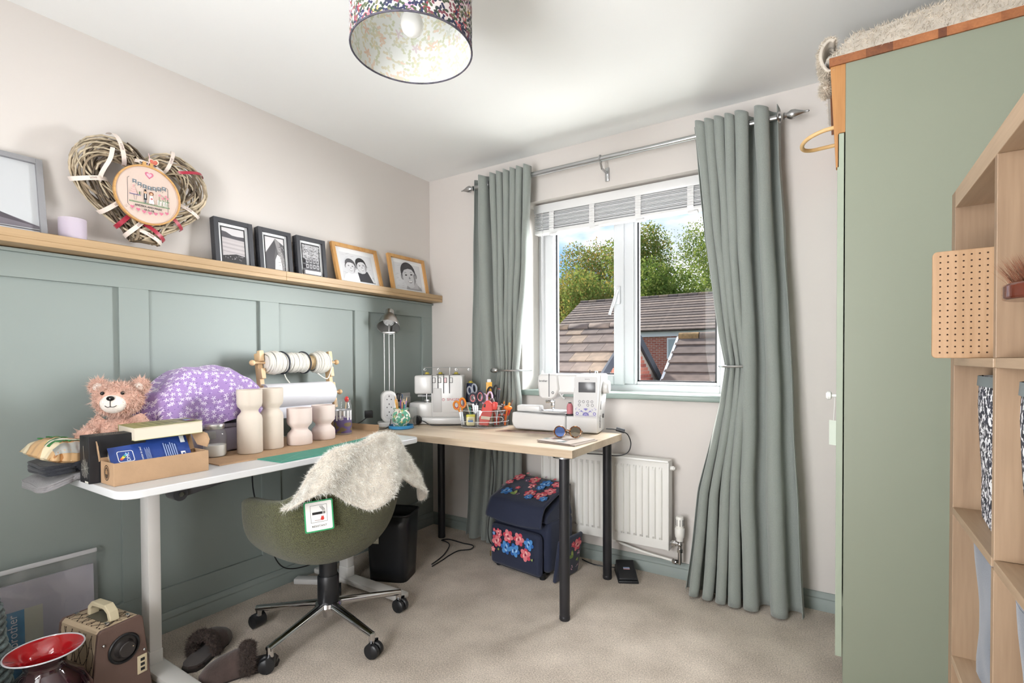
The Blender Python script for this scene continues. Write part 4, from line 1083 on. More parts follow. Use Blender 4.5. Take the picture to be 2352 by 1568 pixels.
for t, w, m, ti, nm, wd_ in ((-.95, .016, RIBW, .5, 'lettered_ribbon', 'LOVE'), (-1.75, .016, RIBW, -.4, 'lettered_ribbon', 'LOVE'), (-2.15, .016, RIBW, -.3, 'lettered_ribbon', 'LOVE'), (-2.62, .016, RIBW, .4, 'lettered_ribbon', 'LOVE'),
                        (2.75, .014, RIBW, .3, 'lettered_ribbon', 'LOVE'), (1.9, .014, RIBW, .7, 'lettered_ribbon', 'LOVE'), (.95, .014, RIBW, -.6, 'lettered_ribbon', 'LOVE'), (.35, .016, RIBW, .5, 'lettered_ribbon', 'LOVE'),
                        (.12, .013, RIBR, .6, 'red_ribbon', None), (1.35, .012, RIBR, -.9, 'red_ribbon', None), (2.2, .014, RIBR, .5, 'red_ribbon', None), (2.6, .015, RIBR, .3, 'red_ribbon', None), (-2.4, .016, RIBR, .2, 'red_ribbon', None)):
    wind(t, w, m, ti, nm, wd_)
# loose ribbon hanging inside the left lobe
g = G(); pts = catmull([(.045, -.115, .155), (.05, -.125, .11), (.04, -.145, .06), (.03, -.155, .02)], 6)
for a, b in zip(pts, pts[1:]): g.add([(a[0], a[1]-.007, a[2]), (a[0]+.002, a[1]+.007, a[2]), (b[0]+.002, b[1]+.007, b[2]), (b[0], b[1]-.007, b[2])], [(0, 1, 2, 3)])
g.o('trailing_ribbon', RIBW, wr, ang=180)
p_ = P(); p_.heart(0, 0, .038, 'e9dcc4'); p_.heart(0, 0, .028, 'd2604f'); p_.heart(0, .0005, .022, 'dd7a66')
p_.done('felt_heart', wr, (.042, .02, .142), (pi/2, 0, pi/2))

# embroidery hoop hung in the wreath
hoop = thing('embroidery_hoop', 'round wooden embroidery hoop with a cross stitched wedding scene in the wreath', 'embroidery hoop', (.128, -1.752, 1.766))
BAM = wood('bamboo_hoop', 'b98a52', 'd3a76c', axis=1, scale=3)
HR = .107
M_ = Matrix.Rotation(pi/2, 4, 'Y')
G().lathe([(HR, -.006), (HR+.006, -.006), (HR+.006, .006), (HR, .006), (HR, -.006)], 64, m=M_, caps=False).o('outer_ring', BAM, hoop, ang=30)
G().lathe([(0, -.001), (HR, .001)], 64, m=M_).o('cloth', mat('blush_evenweave', 'd6c2b6', .9, bump=.3, bscale=900), hoop)
g = G(); g.rbox((0, -.012, HR+.012), (.012, .012, .014), .002); g.rbox((0, .012, HR+.012), (.012, .012, .014), .002); g.o('clamp', BAM, hoop)
G().cyl((0, -.026, HR+.014), (0, .03, HR+.014), .002, n=8).o('screw', mat('dark_screw', '2b2c44', .4, .8), hoop)
G().tube([(.002, .0, HR+.01), (.004, .006, HR+.03), (0, .004, HR+.055)], .0012, 6).o('hanging_cord', mat('pink_cord', 'e5b9c0', .8), hoop)
p_ = P(); pk = 'c9738a'
p_.heart(.004, .078, .030, pk); p_.heart(.004, .078, .018, 'e7b3bf')
# frame line and bunting
p_.line([(-.062, .056), (-.068, .05), (-.068, -.046), (-.062, -.052)], .0012, '4a4a52'); p_.line([(.062, .046), (.068, .04), (.068, -.056)], .0012, '4a4a52')
for i in range(7):
    x = -.052+i*.0165; y = .050-.012*sin(i/6*pi)-i*.0006
    p_.poly([(x, y), (x+.013, y-.001), (x+.013, y-.017), (x+.0065, y-.011), (x, y-.016)], '6f7b83'); p_.heart(x+.0065, y-.006, .006, 'e2cfc4')
# couple, cake table, fence with flowers, grass
p_.rect(-.016, -.02, -.006, .004, '26262a'); p_.rect(-.014, -.033, -.008, -.02, '6f7278'); p_.ell(-.011, .0085, .0045, .005, 'd9ab8b', 10); p_.rect(-.0155, .012, -.0065, .0135, '26262a'); p_.rect(-.0142, .0135, -.0078, .020, '26262a'); p_.rect(-.0125, -.014, -.0095, .003, 'f2efec')
p_.poly([(0, -.035), (.020, -.035), (.013, .002), (.005, .002)], 'f4eeea'); p_.ell(.009, .0075, .0075, .0075, '7b4a35', 12); p_.ell(.009, .006, .0042, .0048, 'd9ab8b', 10); p_.ell(.010, -.012, .004, .004, 'b66a6e', 8)
for i in range(4): p_.ell(.003+i*.005, -.032, .0018, .0018, pk, 6)
p_.rect(-.064, -.009, -.026, -.0065, '5b5f8d'); p_.line([(-.05, -.009), (-.047, -.028)], .001, '4a4a52'); p_.line([(-.04, -.009), (-.043, -.028)], .001, '4a4a52')
for i, (w_, y) in enumerate(((.020, -.006), (.015, .002), (.010, .010))): p_.rect(-.050-w_/2, y, -.050+w_/2, y+.007, 'e9b9b3'); p_.line([(-.050-w_/2, y+.007), (-.050+w_/2, y+.007)], .001, 'c98d8a')
p_.heart(-.050, .024, .007, 'd99a9c'); p_.rect(-.033, -.006, -.0285, .006, '4e6b4a')
for i in range(8): p_.rect(.030+i*.0046, -.034, .0325+i*.0046, -.010, 'f1ede8')
p_.rect(.028, -.018, .067, -.0165, 'f1ede8')
for x, y in ((.036, .008), (.047, -.001), (.058, .009), (.064, .002)): p_.line([(x, y), (x-.002, -.03)], .0014, '4d8250'); p_.ell(x, y, .0045, .004, 'd98a97', 8); p_.ell(x+.004, -.012, .003, .0015, '4d8250', 6)
for i in range(34): x = -.066+i*.004; p_.poly([(x, -.038), (x+.004, -.038), (x+.002, -.031)], '4f7f54')
for i in range(7): p_.heart(-.058+i*.0195, -.058-.012*sin(i/6*pi), .014, pk)
for x, y in ((-.03, .021), (.022, .018), (.030, .022), (.044, .02)): p_.ell(x, y, .0015, .0012, '3a3a40', 6); p_.line([(x+.0013, y), (x+.0013, y+.006), (x+.004, y+.005)], .0008, '3a3a40')
hs = p_.done('stitched_scene', hoop, (.0015, 0, 0), (pi/2, 0, pi/2), rough=.9)
STI = mat('stitch_thread', '3a3538', .9)
text('stitched_names', 'ANDREA AND MARK', .0115, STI, hoop, (.0035, 0, -.0465), (pi/2, 0, pi/2), sx=.86)
text('stitched_date', '19-5-18', .0115, STI, hoop, (.0035, 0, -.058), (pi/2, 0, pi/2))
# ================================================================ things on the white desk
CARD = mat('brown_cardboard', 'b19171', .8, var=.05, vscale=30, bump=.1, bscale=200); CARDI = mat('cardboard_inside', 'a08263', .85)
Z0 = DZ+.0005
# cardboard sheet with a turned-up flap
cs = thing('cardboard_sheet', 'flattened sheet of brown cardboard under the vases on the white desk', 'cardboard', (0, 0, Z0))
G().prism([(.10, -1.70), (.512, -1.695), (.513, -1.28), (.44, -1.0), (.345, -.80), (.09, -.80)], 0, .004).o('sheet', CARD, cs, smooth=False)
g = G(); g.add([(.10, -.80, .004), (.345, -.80, .004), (.335, -.785, .035), (.11, -.785, .032), (.10, -.796, .004), (.345, -.796, .004), (.335, -.781, .035), (.11, -.781, .032)], [(0, 1, 2, 3), (7, 6, 5, 4), (3, 2, 6, 7), (0, 4, 5, 1), (1, 5, 6, 2), (0, 3, 7, 4)]); g.o('flap', CARDI, cs, smooth=False, fix=True)
mt = thing('cutting_mat', 'green self-healing cutting mat at the front edge of the white desk', 'cutting mat', (0, 0, Z0))
GRM = mat('green_cutting_mat', '3f8f7c', .6)
G().prism([(.5135, -1.555), (.655, -1.545), (.645, -.95), (.45, -.95), (.5135, -1.27)], 0, .003).o('mat_sheet', GRM, mt, smooth=False)
p_ = P(); p_.z = .0031
for i in range(8): p_.line([(.53, -1.52+i*.07), (.65, -1.52+i*.07)], .0008, '79b5a5')
p_.line([(.64, -1.54), (.55, -1.40)], .0008, 'a6d1c5'); p_.line([(.64, -1.54), (.62, -1.36)], .0008, 'a6d1c5')
p_.done('printed_grid', mt)
Z1 = Z0+.0045
# vases
CLAYT = mat('cream_clay_vase', 'd5cabd', .8, var=.03, vscale=8); CLAYP = mat('blush_clay_vase', 'dfd0c9', .8, var=.03, vscale=8)
def vase(label, x, y, prof, m, grp):
    t = thing('waisted_vase', label, 'vase', (x, y, Z1), group=grp)
    G().lathe(prof, 48).o('vase_body', m, t, ang=60)
    return t
tall = [(0, 0), (.044, 0), (.047, .004), (.047, .135), (.044, .150), (.034, .162), (.031, .169), (.034, .176), (.044, .188), (.047, .20), (.0475, .255), (.0455, .256), (.043, .25), (.042, .19), (.03, .172), (.03, .165), (0, .16)]
short = [(0, 0), (.050, 0), (.053, .004), (.053, .038), (.05, .050), (.038, .062), (.034, .069), (.038, .077), (.05, .09), (.053, .102), (.053, .160), (.051, .161), (.048, .155), (.047, .10), (.032, .072), (0, .065)]
vase('tall cream waisted vase nearest the glass jar', .37, -1.50, tall, CLAYT, 'tall cream vases')
vase('tall cream waisted vase beside the paper roll', .343, -1.390, tall, CLAYT, 'tall cream vases')
vase('short blush waisted vase next to the tall vases', .352, -1.262, short, CLAYP, 'short blush vases')
vase('short blush waisted vase beside the paint tin', .315, -1.11, short, CLAYP, 'short blush vases')
# mason jar
JG = glass('jar_glass', (.97, .98, .98), 1.0, 0, .07)
jar = thing('glass_jar', 'screw top glass jar half full of white powder', 'jar', (.325, -1.615, Z0+.0045))
G().lathe([(0, 0), (.036, 0), (.041, .006), (.041, .085), (.036, .100), (.031, .106), (.031, .118)], 36, caps=False).o('glass_body', JG, jar)
G().lathe([(0, .002), (.035, .002), (.0395, .008), (.0395, .045), (0, .048)], 32).o('powder', mat('white_powder', 'e9e8e4', .9), jar)
G().lathe([(.033, .107), (.0335, .108), (.0335, .115), (.0345, .116), (.0345, .124), (.033, .126), (0, .126)], 36).o('lid', mat('tin_lid', 'cfcfcc', .3, .9), jar)
# mailer box, blue book, paperback, black boxed book
bx = thing('cardboard_mailer_box', 'open brown cardboard mailer box at the end of the desk holding a blue book', 'box', (.502, -1.887, Z0))
hw, hl, hh = .049, .136, .069; th = .004
for nm, lo, hi in (('long_wall', (-hw, -hl, 0), (-hw+th, hl, hh)), ('long_wall', (hw-th, -hl, 0), (hw, hl, hh)), ('end_wall', (-hw+th, -hl, 0), (hw-th, -hl+th, hh)), ('end_wall', (-hw+th, hl-th, 0), (hw-th, hl, hh)), ('box_floor', (-hw+th, -hl+th, 0), (hw-th, hl-th, th))):
    G().b2(lo, hi).o(nm, CARD, bx, smooth=False, bev=.0008)
g = G(); lid = [(-hw, -hl, hh), (-hw, hl, hh), (-hw-.03, hl, hh+.058), (-hw-.03, -hl, hh+.058)]
g.add(lid+[(x-.004, y, z+.001) for x, y, z in lid], [(0, 1, 2, 3), (7, 6, 5, 4), (0, 4, 5, 1), (1, 5, 6, 2), (2, 6, 7, 3), (3, 7, 4, 0)]); g.o('lid_panel', CARDI, bx, smooth=False)
for s in (-1, 1):
    g = G(); y = s*hl
    pts = [(-hw-.028, y, hh+.056), (-hw+.01, y+s*.012, hh+.062), (-hw+.045, y+s*.02, hh+.052), (-hw+.058, y+s*.022, hh+.03), (-hw+.05, y+s*.018, hh+.005), (-hw+.012, y+s*.004, hh+.012)]
    n = len(pts); q = [(a, b+s*.003, c) for a, b, c in pts]
    g.add(pts+q, [tuple(range(n)), tuple(range(2*n-1, n-1, -1))]+[(i, (i+1) % n, n+(i+1) % n, n+i) for i in range(n)]); g.o('lid_wing', CARD, bx, smooth=False, fix=True)
p_ = P(); p_.ell(0, 0, .020, .024, '4b3c30', 24); p_.ell(0, 0, .0165, .0205, 'b08a63', 24); p_.ell(0, 0, .0145, .018, '4b3c30', 24); p_.rect(-.008, -.004, .008, .006, '9c7a57'); p_.ell(0, .009, .004, .004, '9c7a57', 10)
p_.done('round_stamp', bx, (-.004, -hl-.0003, .036), (pi/2, 0, 0))
bb_ = thing('blue_book', 'blue covered book leaning in the open mailer box', 'book', (.505, -1.893, Z0+.012))
bb_.rotation_euler = (0, radians(-37), radians(-2)); BLUE = mat('royal_blue_cover', '27458f', .4); PAGE = mat('page_edges', 'e3d8c6', .85, bump=.3, bscale=300, stretch=(1, 1, 30))
# local: x = thickness (front cover +x), y = width, z = height
G().b2((-.012, -.112, 0), (.012, .112, .118)).o('pages', PAGE, bb_, smooth=False)
G().b2((.012, -.114, -.001), (.0135, .114, .12)).o('cover', BLUE, bb_, smooth=False); G().b2((-.0135, -.114, -.001), (-.012, .114, .12)).o('cover', BLUE, bb_, smooth=False)
Wm = mat('white_print', 'eef0f4', .6); RX90 = (pi/2, 0, pi/2)
p_ = P(); p_.z = .0003
p_.poly(rrect(-.094, .048, -.050, .088, .006, 3), 'eef0f4'); p_.poly(rrect(-.092, .050, -.052, .086, .005, 3), '27458f')
for i, c in enumerate(('d9483b', 'e8a13a', 'f1df5a', '58a75c', '3f9bd0')): p_.ell(-.084+.0035*i, .060+.0035*i, .006, .004, c, 10, a=.6)
for i in range(7): p_.rect(-.02+.0, .030+i*.006, .0, .0325+i*.006, '27458f')
for i in range(5): p_.rect(-.018+i*.003, .03, -.0168+i*.003, .09-.006*(i % 2), '9fb0d8')
p_.ell(.012, .034, .014, .014, '6f93b8', 20); p_.ell(.012, .034, .011, .011, '27458f', 20); p_.ell(.012, .034, .007, .0085, 'a7bdd6', 14)
for i in range(6): p_.rect(.036+i*.0065, .03, .0395+i*.0065, .098-.004*(i % 3), '8fa3cf')
p_.rect(.082, .03, .096, .058, 'eef0f4'); p_.rect(.086, .034, .094, .052, '27458f'); p_.rect(.090, .092, .104, .118, 'e9ecef')
p_.done('cover_print', bb_, (.0136, 0, 0), RX90, rough=.4)
text('logo_lettering', 'DMC', .014, Wm, bb_, (.0146, -.066, .066), (pi/2, -pi/2, pi/2)); text('cover_heading', 'Our Promise to you!', .0085, Wm, bb_, (.0146, -.029, .06), (pi/2, -pi/2, pi/2))
pb = thing('paperback_book', 'thick paperback with a yellow-green cover lying across the cardboard box', 'book', (.41, -1.835, .874))
pb.rotation_euler = (radians(1.5), radians(0), radians(-4))
G().b2((-.075, -.1, 0), (.073, .1, .04)).o('pages', PAGE, pb, smooth=False)
OLIV = mat('olive_cover', '9a9a62', .4); G().b2((-.0765, -.1015, .04), (.0765, .1015, .0412)).o('cover', OLIV, pb, smooth=False); G().b2((-.0765, -.1015, -.0012), (.0765, .1015, 0)).o('cover', OLIV, pb, smooth=False); G().b2((-.0765, -.1015, 0), (-.0752, .1015, .04)).o('spine', OLIV, pb, smooth=False)
p_ = P()
for i in range(9): p_.rect(-.05+(i % 2)*.006, -.07+i*.012, .05, -.064+i*.012, 'b9ba7a' if i % 2 else '86874f')
p_.rect(-.02, .06, .06, .09, '5e5a50'); p_.rect(.0, .064, .03, .086, '7c9bc4'); p_.rect(.032, .064, .05, .086, '9b3f37'); p_.rect(-.055, .055, -.028, .088, 'd8d6c2')
p_.done('cover_print', pb, (0, 0, .0413), rough=.4)
kb_ = thing('spider_web_book', 'black boxed book printed with white spider webs standing behind the cardboard box', 'book', (.413, -1.975, Z0))
G().b2((-.036, -.076, 0), (.036, .076, .145)).o('slipcase', mat('matt_black_card', '1b1b1f', .55), kb_, smooth=False, bev=.001)
def web(p, cx, cy, R, n, col, rings=6):
    for i in range(n): a = 2*pi*i/n+.2; p.line([(cx, cy), (cx+R*1.15*cos(a), cy+R*1.15*sin(a))], .0006, col)
    for k in range(1, rings+1):
        r = R*k/rings
        for i in range(n):
            a, b = 2*pi*i/n+.2, 2*pi*(i+1)/n+.2; m_ = (a+b)/2
            p.line([(cx+r*cos(a), cy+r*sin(a)), (cx+r*.88*cos(m_), cy+r*.88*sin(m_)), (cx+r*cos(b), cy+r*sin(b))], .0005, col)
p_ = P(); web(p_, .006, .045, .028, 10, 'd9d6cc'); p_.line([(.006, .045), (-.002, .115)], .0014, 'cfc7b3'); p_.rect(.008, .002, .034, .008, 'd9d6cc')
p_.done('web_print', kb_, (0, -.0763, 0), (pi/2, 0, 0)); p_ = P(); web(p_, .0, .0, .03, 9, 'c9c6bd', 5); p_.done('web_print', kb_, (0, -.02, .1453))
# folded clothes and snack bag at the desk end
def cloth_pile(name, label, cat, m, x0, x1, y0, y1, z, h, seed, hang, part='folded_cloth', edge=.03):
    t = thing(name, label, cat, ((x0+x1)/2, (y0+y1)/2, z))
    W, Ln = x1-x0, y1-y0
    def fn(u, v):
        a = u*2*pi; e = 5
        c_, s_ = cos(a), sin(a); q = (abs(c_)**e+abs(s_)**e)**(-1/e)
        k = sqrt(max(0, 1-(2*v-1)**4))*.06+.94
        x = W/2*c_*q*k+.008*nz3(u*6, v*2, seed); y = Ln/2*s_*q*k+.008*nz3(u*6, v*2, seed+4)
        zz = h*v+.004*nz3(u*8, v*4, seed+2)*v
        ov = max(0, (-2.05-(y+(y0+y1)/2)))
        return (x, y, zz-hang*ov)
    g = G(); g.grid(fn, 44, 8, wrap=True)
    n = len(g.v)
    g.grid(lambda u, v: (lambda p: (p[0]*v, p[1]*v, p[2]+.006*sin(v*9+seed)*(1-v)-hang*max(0, -2.05-(p[1]*v+(y0+y1)/2))+hang*max(0, -2.05-(p[1]+(y0+y1)/2))))(fn(u, 1)), 44, 8, wrap=True)
    o = g.o(part, m, t, ang=80)
    # visible fold edges
    for k in range(3):
        zz = h*(k+.5)/3
        pts = [Vector(fn(u/24, (k+.5)/3)) for u in range(13, 25)]
        G().tube(pts, h*.14, 6).o('fold_edge', m, t, ang=180)
    return t
GREYC = mat('grey_knit', '8d8b8d', .95, bump=.5, bscale=250, sheen=.3); NAVC = mat('dark_navy_cloth', '23262e', .9, bump=.4, bscale=300, sheen=.2)
cloth_pile('folded_garment', 'grey folded garment hanging over the end of the white desk', 'clothing', GREYC, .14, .36, -2.14, -1.99, Z0+.004, .02, 1, .35)
cloth_pile('folded_trousers', 'dark navy folded trousers on the grey garment', 'clothing', NAVC, .15, .355, -2.125, -1.99, Z0+.030, .032, 2, .12)
sb = thing('snack_bag', 'crinkled snack packet with green and cream print on the folded clothes', 'snack bag', (.255, -2.055, Z0+.068))
sb.rotation_euler = (radians(-10), radians(4), radians(8))
BAGM = flower_mat('snack_bag_print', 'c9a57a', [(16, 2, .7, ['e2d3b4', 'b98f5e', '8f6a3f'], .7), (30, 4, .5, ['6d8f58', 'ead9b8', 'a5713f'], .45)], rough=.3, plane='xy')
def bagf(u, v):
    x, y = (u-.5)*.20, (v-.5)*.15
    e = (1-abs(2*u-1)**3)*(1-abs(2*v-1)**3)
    z = .058*sqrt(max(0, e))+.006*nz3(u*7, v*7, 4)*(e**.5)
    return (x+.01*nz3(u*3, v*9, 2), y+.01*nz3(u*9, v*3, 5), z)
g = G(); g.grid(bagf, 28, 26); g.grid(lambda u, v: (lambda p: (p[0], p[1], -.25*p[2]))(bagf(1-u, v)), 28, 26); g.o('packet', BAGM, sb, ang=60)
GREENP = mat('green_print', '3c7a45', .35); CREAMP = mat('cream_print', 'ece7d6', .35); SILV = mat('silver_foil', 'b9bab6', .3, .7)
def bagstrip(u0, u1, m, name, v0=.06, v1=.94):
    G().grid(lambda u, v: (lambda p: (p[0], p[1], p[2]+.0012))(bagf(lerp(u0, u1, u), lerp(v0, v1, v))), 3, 24).o(name, m, sb, ang=180)
bagstrip(.50, .555, GREENP, 'green_stripe'); bagstrip(.56, .64, CREAMP, 'cream_stripe'); bagstrip(.645, .685, GREENP, 'green_stripe'); bagstrip(.80, .97, SILV, 'clear_end')
for i, (u, v) in enumerate(((.22, .2), (.25, .32), (.28, .44), (.31, .55), (.7, .2), (.72, .35))):
    q = bagf(u, v); G().torus((q[0], q[1], q[2]+.002), .008, .0022, 16, 6, arc=4.8 if i % 2 else 2*pi).o('printed_letter', GREENP, sb)
# teddy bear
bear = thing('teddy_bear', 'curly pink-beige teddy bear with white muzzle sitting behind the books', 'teddy bear', (.215, -1.885, Z0)); bear.rotation_euler = (0, 0, radians(-38)); bear.scale = (.94, .94, .95)
BFUR = mat('teddy_plush', 'd3a997', .95, bump=.9, bscale=120, var=.15, vscale=50, sheen=.4); BSTR = mat('teddy_curl', 'e3c0b0', .95, var=.18, vscale=40); BWHT = mat('teddy_white_plush', 'ece4dc', .9, bump=.4, bscale=200)
# local: faces +x
g = G(); g.ball((0, 0, .10), (.068, .075, .095), 28, 18); g.ball((.012, 0, .062), (.07, .078, .062), 24, 14); body = g.o('body', BFUR, bear)
g = G(); g.ball((.012, 0, .255), (.066, .075, .062), 28, 18); head = g.o('head', BFUR, bear)
ears = []
for s in (-1, 1):
    g = G(); g.ball((.0, s*.066, .302), (.018, .028, .028), 18, 12); e = g.o('ear', BFUR, bear); ears.append(e)
    G().ball((.014, s*.064, .300), (.008, .017, .017), 16, 10).o('inner_ear', BWHT, e)
arms = []
for s in (-1, 1):
    pts = catmull([(0, s*.050, .18), (.012, s*.070, .155), (.038, s*.080, .13), (.06, s*.083, .122)], 6)
    n = len(pts); g = G(); g.tube(pts, [lerp(.027, .030, i/(n-1)) for i in range(n)], 14); g.ball(pts[-1], (.036, .034, .034), 16, 12); arms.append(g.o('arm', BFUR, bear))
    G().ball((pts[-1][0]+.022, pts[-1][1], pts[-1][2]-.016), (.016, .02, .018), 14, 10).o('paw_pad', BWHT, arms[-1])
legs_ = []
for s in (-1, 1):
    g = G(); g.tube([(.0, s*.045, .04), (.05, s*.06, .036)], [.036, .034], 14); g.ball((.055, s*.06, .038), (.03, .036, .038), 16, 12); legs_.append(g.o('leg', BFUR, bear))
g = G(); g.ball((.060, 0, .242), (.03, .042, .036), 24, 16); mz = g.o('muzzle', BWHT, bear)
BLK = mat('black_bead', '131316', .15)
G().ball((.088, 0, .262), (.008, .013, .009), 16, 10).o('nose', BLK, bear)
for s in (-1, 1): G().ball((.068, s*.031, .280), .0068, 14, 10).o('eye', BLK, bear)
G().tube(catmull([(.086, -.018, .236), (.0905, -.009, .231), (.091, 0, .232), (.0905, .009, .231), (.086, .018, .236)], 4), .0012, 6).o('mouth', BLK, bear)
G().tube([(.0915, 0, .254), (.0915, 0, .232)], .0011, 6).o('nose_stitch', BLK, bear)
for nm, o_, n_ in (('head_curls', head, 8000), ('body_curls', body, 7000)): fur(nm, o_, BSTR, n_, .0085, .0012, bear, 31, gravity=.2, spread=1.0, curl=2.6, faces=lambda p: p.center.x < .066)
for o_ in ears+arms+legs_: fur('curls', o_, BSTR, 2000, .0085, .0012, o_, 33, gravity=.2, spread=1.0, curl=2.6)
# lidded plastic box and purple cover
box_ = thing('plastic_storage_box', 'lilac tinted plastic box with clip handles under the purple cloth', 'storage box', (.165, -1.56, Z0+.0045))
LILP = mat('lilac_plastic', 'a9a3b4', .3, alpha=1)
g = G(); g.rbox((0, 0, .05), (.20, .36, .10), .012, 3); g.o('box_body', LILP, box_); g = G(); g.rbox((0, 0, .108), (.208, .368, .018), .006); g.o('box_lid', mat('grey_lid', '9a95a3', .35), box_)
for y in (-.05, .09): G().rbox((.106, y, .075), (.012, .05, .03), .003).o('clip', mat('silver_clip', 'b4b2b6', .3, .6), box_)
MCH = thing('sewing_machine_under_cover', 'hidden machine body showing grey at the hem of the purple cover', 'sewing machine', (.165, -1.56, Z0+.122)); 
G().rbox((0, 0, .05), (.13, .33, .10), .02, 3).o('machine_base', mat('grey_machine', 'a3a2a2', .4), MCH)
pc = thing('fabric_cover', 'purple cotton cover with tiny white flowers draped over a machine', 'cover', (.165, -1.575, Z0+.113))
PUR = flower_mat('purple_ditsy_cotton', 'a285be', [(48, 5, .42, ['e6dcee'], .75), (48, 3, .13, ['5b4a86'], .8), (62, 4, .12, ['53437c', 'd9cbe6'], .55)], rough=.9, sheen=.3, plane='uv')
PUR.node_tree.nodes['Principled BSDF'].inputs['Subsurface Weight'].default_value = 0
def cov(u, v):
    a = 2*pi*u; e = 3.2; c_, s_ = cos(a), sin(a); q = (abs(c_)**e+abs(s_)**e)**(-1/e)
    hy = .225; hx = .115
    top = .225-.0*u; y = hy*s_*q; x = hx*c_*q
    peak = .245-1.35*max(0, abs(y+.01)-.10)**1.25*2.2
    if v < .45:
        t = v/.45; px, py = x*t*.62, y*t*.82; z = .245-1.6*max(0, abs(py)-.085)**1.3-.02*t
    else:
        t = (v-.45)/.55; px = x*lerp(.62, 1.04, sqrt(t)); py = y*lerp(.82, 1.12-.10*t*t, sqrt(t)); z0 = .245-1.6*max(0, abs(y*.82)-.085)**1.3-.02
        z = lerp(z0, .012+.02*sin(a*2), t**1.25)
    fold = .016*sin(a*9+3*nz3(u*4, v*2, 1))*smoothstep(.35, .8, v)+.013*nz3(px*16, py*16, z*14)+.006*nz3(px*40, py*40, z*36)
    gather = 1-.10*smoothstep(.86, 1, v)
    return ((px+fold*c_)*gather, (py+fold*s_)*gather, z+.010*nz3(px*14, py*14, 3))
g = G(); g.grid(cov, 140, 56, wrap=True); co_ = g.o('cloth', PUR, pc, ang=180)
uv = co_.data.uv_layers.new(name='UVMap'); vv_ = co_.data.vertices; cum = {}
for i in range(140):
    s_ = 0.0
    for j in range(57):
        if j: s_ += (vv_[i*57+j].co-vv_[i*57+j-1].co).length
        cum[i*57+j] = s_
for p in co_.data.polygons:
    for li in p.loop_indices:
        q = co_.data.loops[li].vertex_index; c_ = vv_[q].co; uv.data[li].uv = (c_.y, c_.z-.5*max(0, c_.x)) if c_.x > -.02 else (c_.y, -c_.z)

# wooden rack with cord spools and a roll of white paper
rk = thing('wooden_thread_rack', 'slim wooden rack with notched uprights behind the vases on the white desk', 'rack', (.115, -1.105, Z0+.0045))
BEE = wood('pale_birch', 'd0aa7c', 'e6c79e', axis=2, rough=.5)
for y in (-.19, .19):
    lean = Matrix.Rotation(radians(-9), 4, 'Y')
    G().rbox((0, 0, .205), (.03, .022, .41), .002, 1, m=Matrix.Translation((.035, y, 0)) @ lean).o('upright', BEE, rk)
    for k in range(5): G().rbox((.022, 0, .395-k*.082), (.022, .022, .05), .002, 1, m=Matrix.Translation((.035, y, 0)) @ lean).o('peg_block', BEE, rk)
    G().rbox((.02, y, .008), (.16, .022, .016), .002, 1).o('foot', BEE, rk)
def rod(z, x):
    G().cyl((x, -.225, z), (x, .225, z), .006, n=12).o('dowel', BEE, rk)
    for s in (-1, 1): G().ball((x, s*.232, z), .0135, 14, 10).o('dowel_knob', BEE, rk)
rod(.362, -.002); rod(.205, .024)
COT = mat('white_cotton_cord', 'e3e0d8', .9, bump=.3, bscale=200); JUT = mat('tan_cord', 'cdb58f', .9); ELB = mat('dark_elastic', '2d3038', .8)
def spool(name, label, y0, y1, r, wr_, m, z=.362, x=-.002, taper=0.0, bulge=0.0):
    t = thing(name, label, 'spool', (.115+x, -1.105+(y0+y1)/2, Z0+.0045+z), group='spools of cord on the wooden rack')
    n = int((y1-y0)/(wr_*1.7)); rg = random.Random(int(y0*1000))
    L = y1-y0
    G().cyl((0, -L/2, 0), (0, L/2, 0), r*.9, n=20).o('core', m, t)
    for i in range(n):
        s = (i+.5)/n; yy = -L/2+L*s; rr = r*(1+bulge*sin(pi*s)+taper*(s-.5))+rg.uniform(-.002, .002)
        G().torus((0, yy, 0), rr, wr_, 28, 6, axis='y').o('cord_turn', m, t, rot=(rg.uniform(-.05, .05), 0, rg.uniform(-.05, .05)))
    return t
spool('cord_spool', 'fat spool of white cotton cord at the left end of the rack', -.172, -.085, .041, .005, COT, bulge=.25)
spool('cord_spool', 'long spool of white cotton cord in the middle of the rack', -.083, .035, .044, .005, COT)
spool('cord_spool', 'narrow spool of tan cord between two white spools', .037, .082, .032, .0035, JUT)
spool('cord_spool', 'round ball of white cord at the right end of the rack', .084, .165, .042, .0055, COT, bulge=.3)
for y, lb in ((-.086, 'dark elastic band around the white cord, nearer the purple cover'), (.030, 'dark elastic band around the white cord, nearer the tan spool')):
    o_ = G().torus((0, 0, 0), .053, .0035, 36, 8, axis='y').o('elastic_band', ELB, None, loc=(.113, -1.105+y, Z0+.366)); o_.rotation_euler = (.08, 0, .18); tag(o_, lb, 'elastic band', 'elastic bands on the cord')
for y, pts in ((-.075, [(0, -.075, .32), (.01, -.07, .29), (.025, -.05, .255), (.045, -.04, .235)]), (.15, [(0, .16, .40), (.03, .178, .36), (.02, .165, .29), (.02, .14, .285), (.02, .10, .31)])):
    o_ = G().tube([(.115+a, -1.105+b, Z0+c) for a, b, c in catmull(pts, 6)], .0028, 8).o('loose_cord_end', COT); tag(o_, 'loose white cord end hanging by the ' + ('purple cover' if y < 0 else 'right end of the rack'), 'cord')
pr_ = thing('paper_roll', 'wide roll of white paper on the lower dowel of the wooden rack', 'paper roll', (.115+.024, -1.12, Z0+.0045+.205))
PAPW = mat('white_paper', 'dfe0e6', .5)
G().lathe([(.008, -.182), (.058, -.182), (.058, .182), (.008, .182)], 48, m=Matrix.Rotation(pi/2, 4, 'X')).o('roll', PAPW, pr_, ang=40)
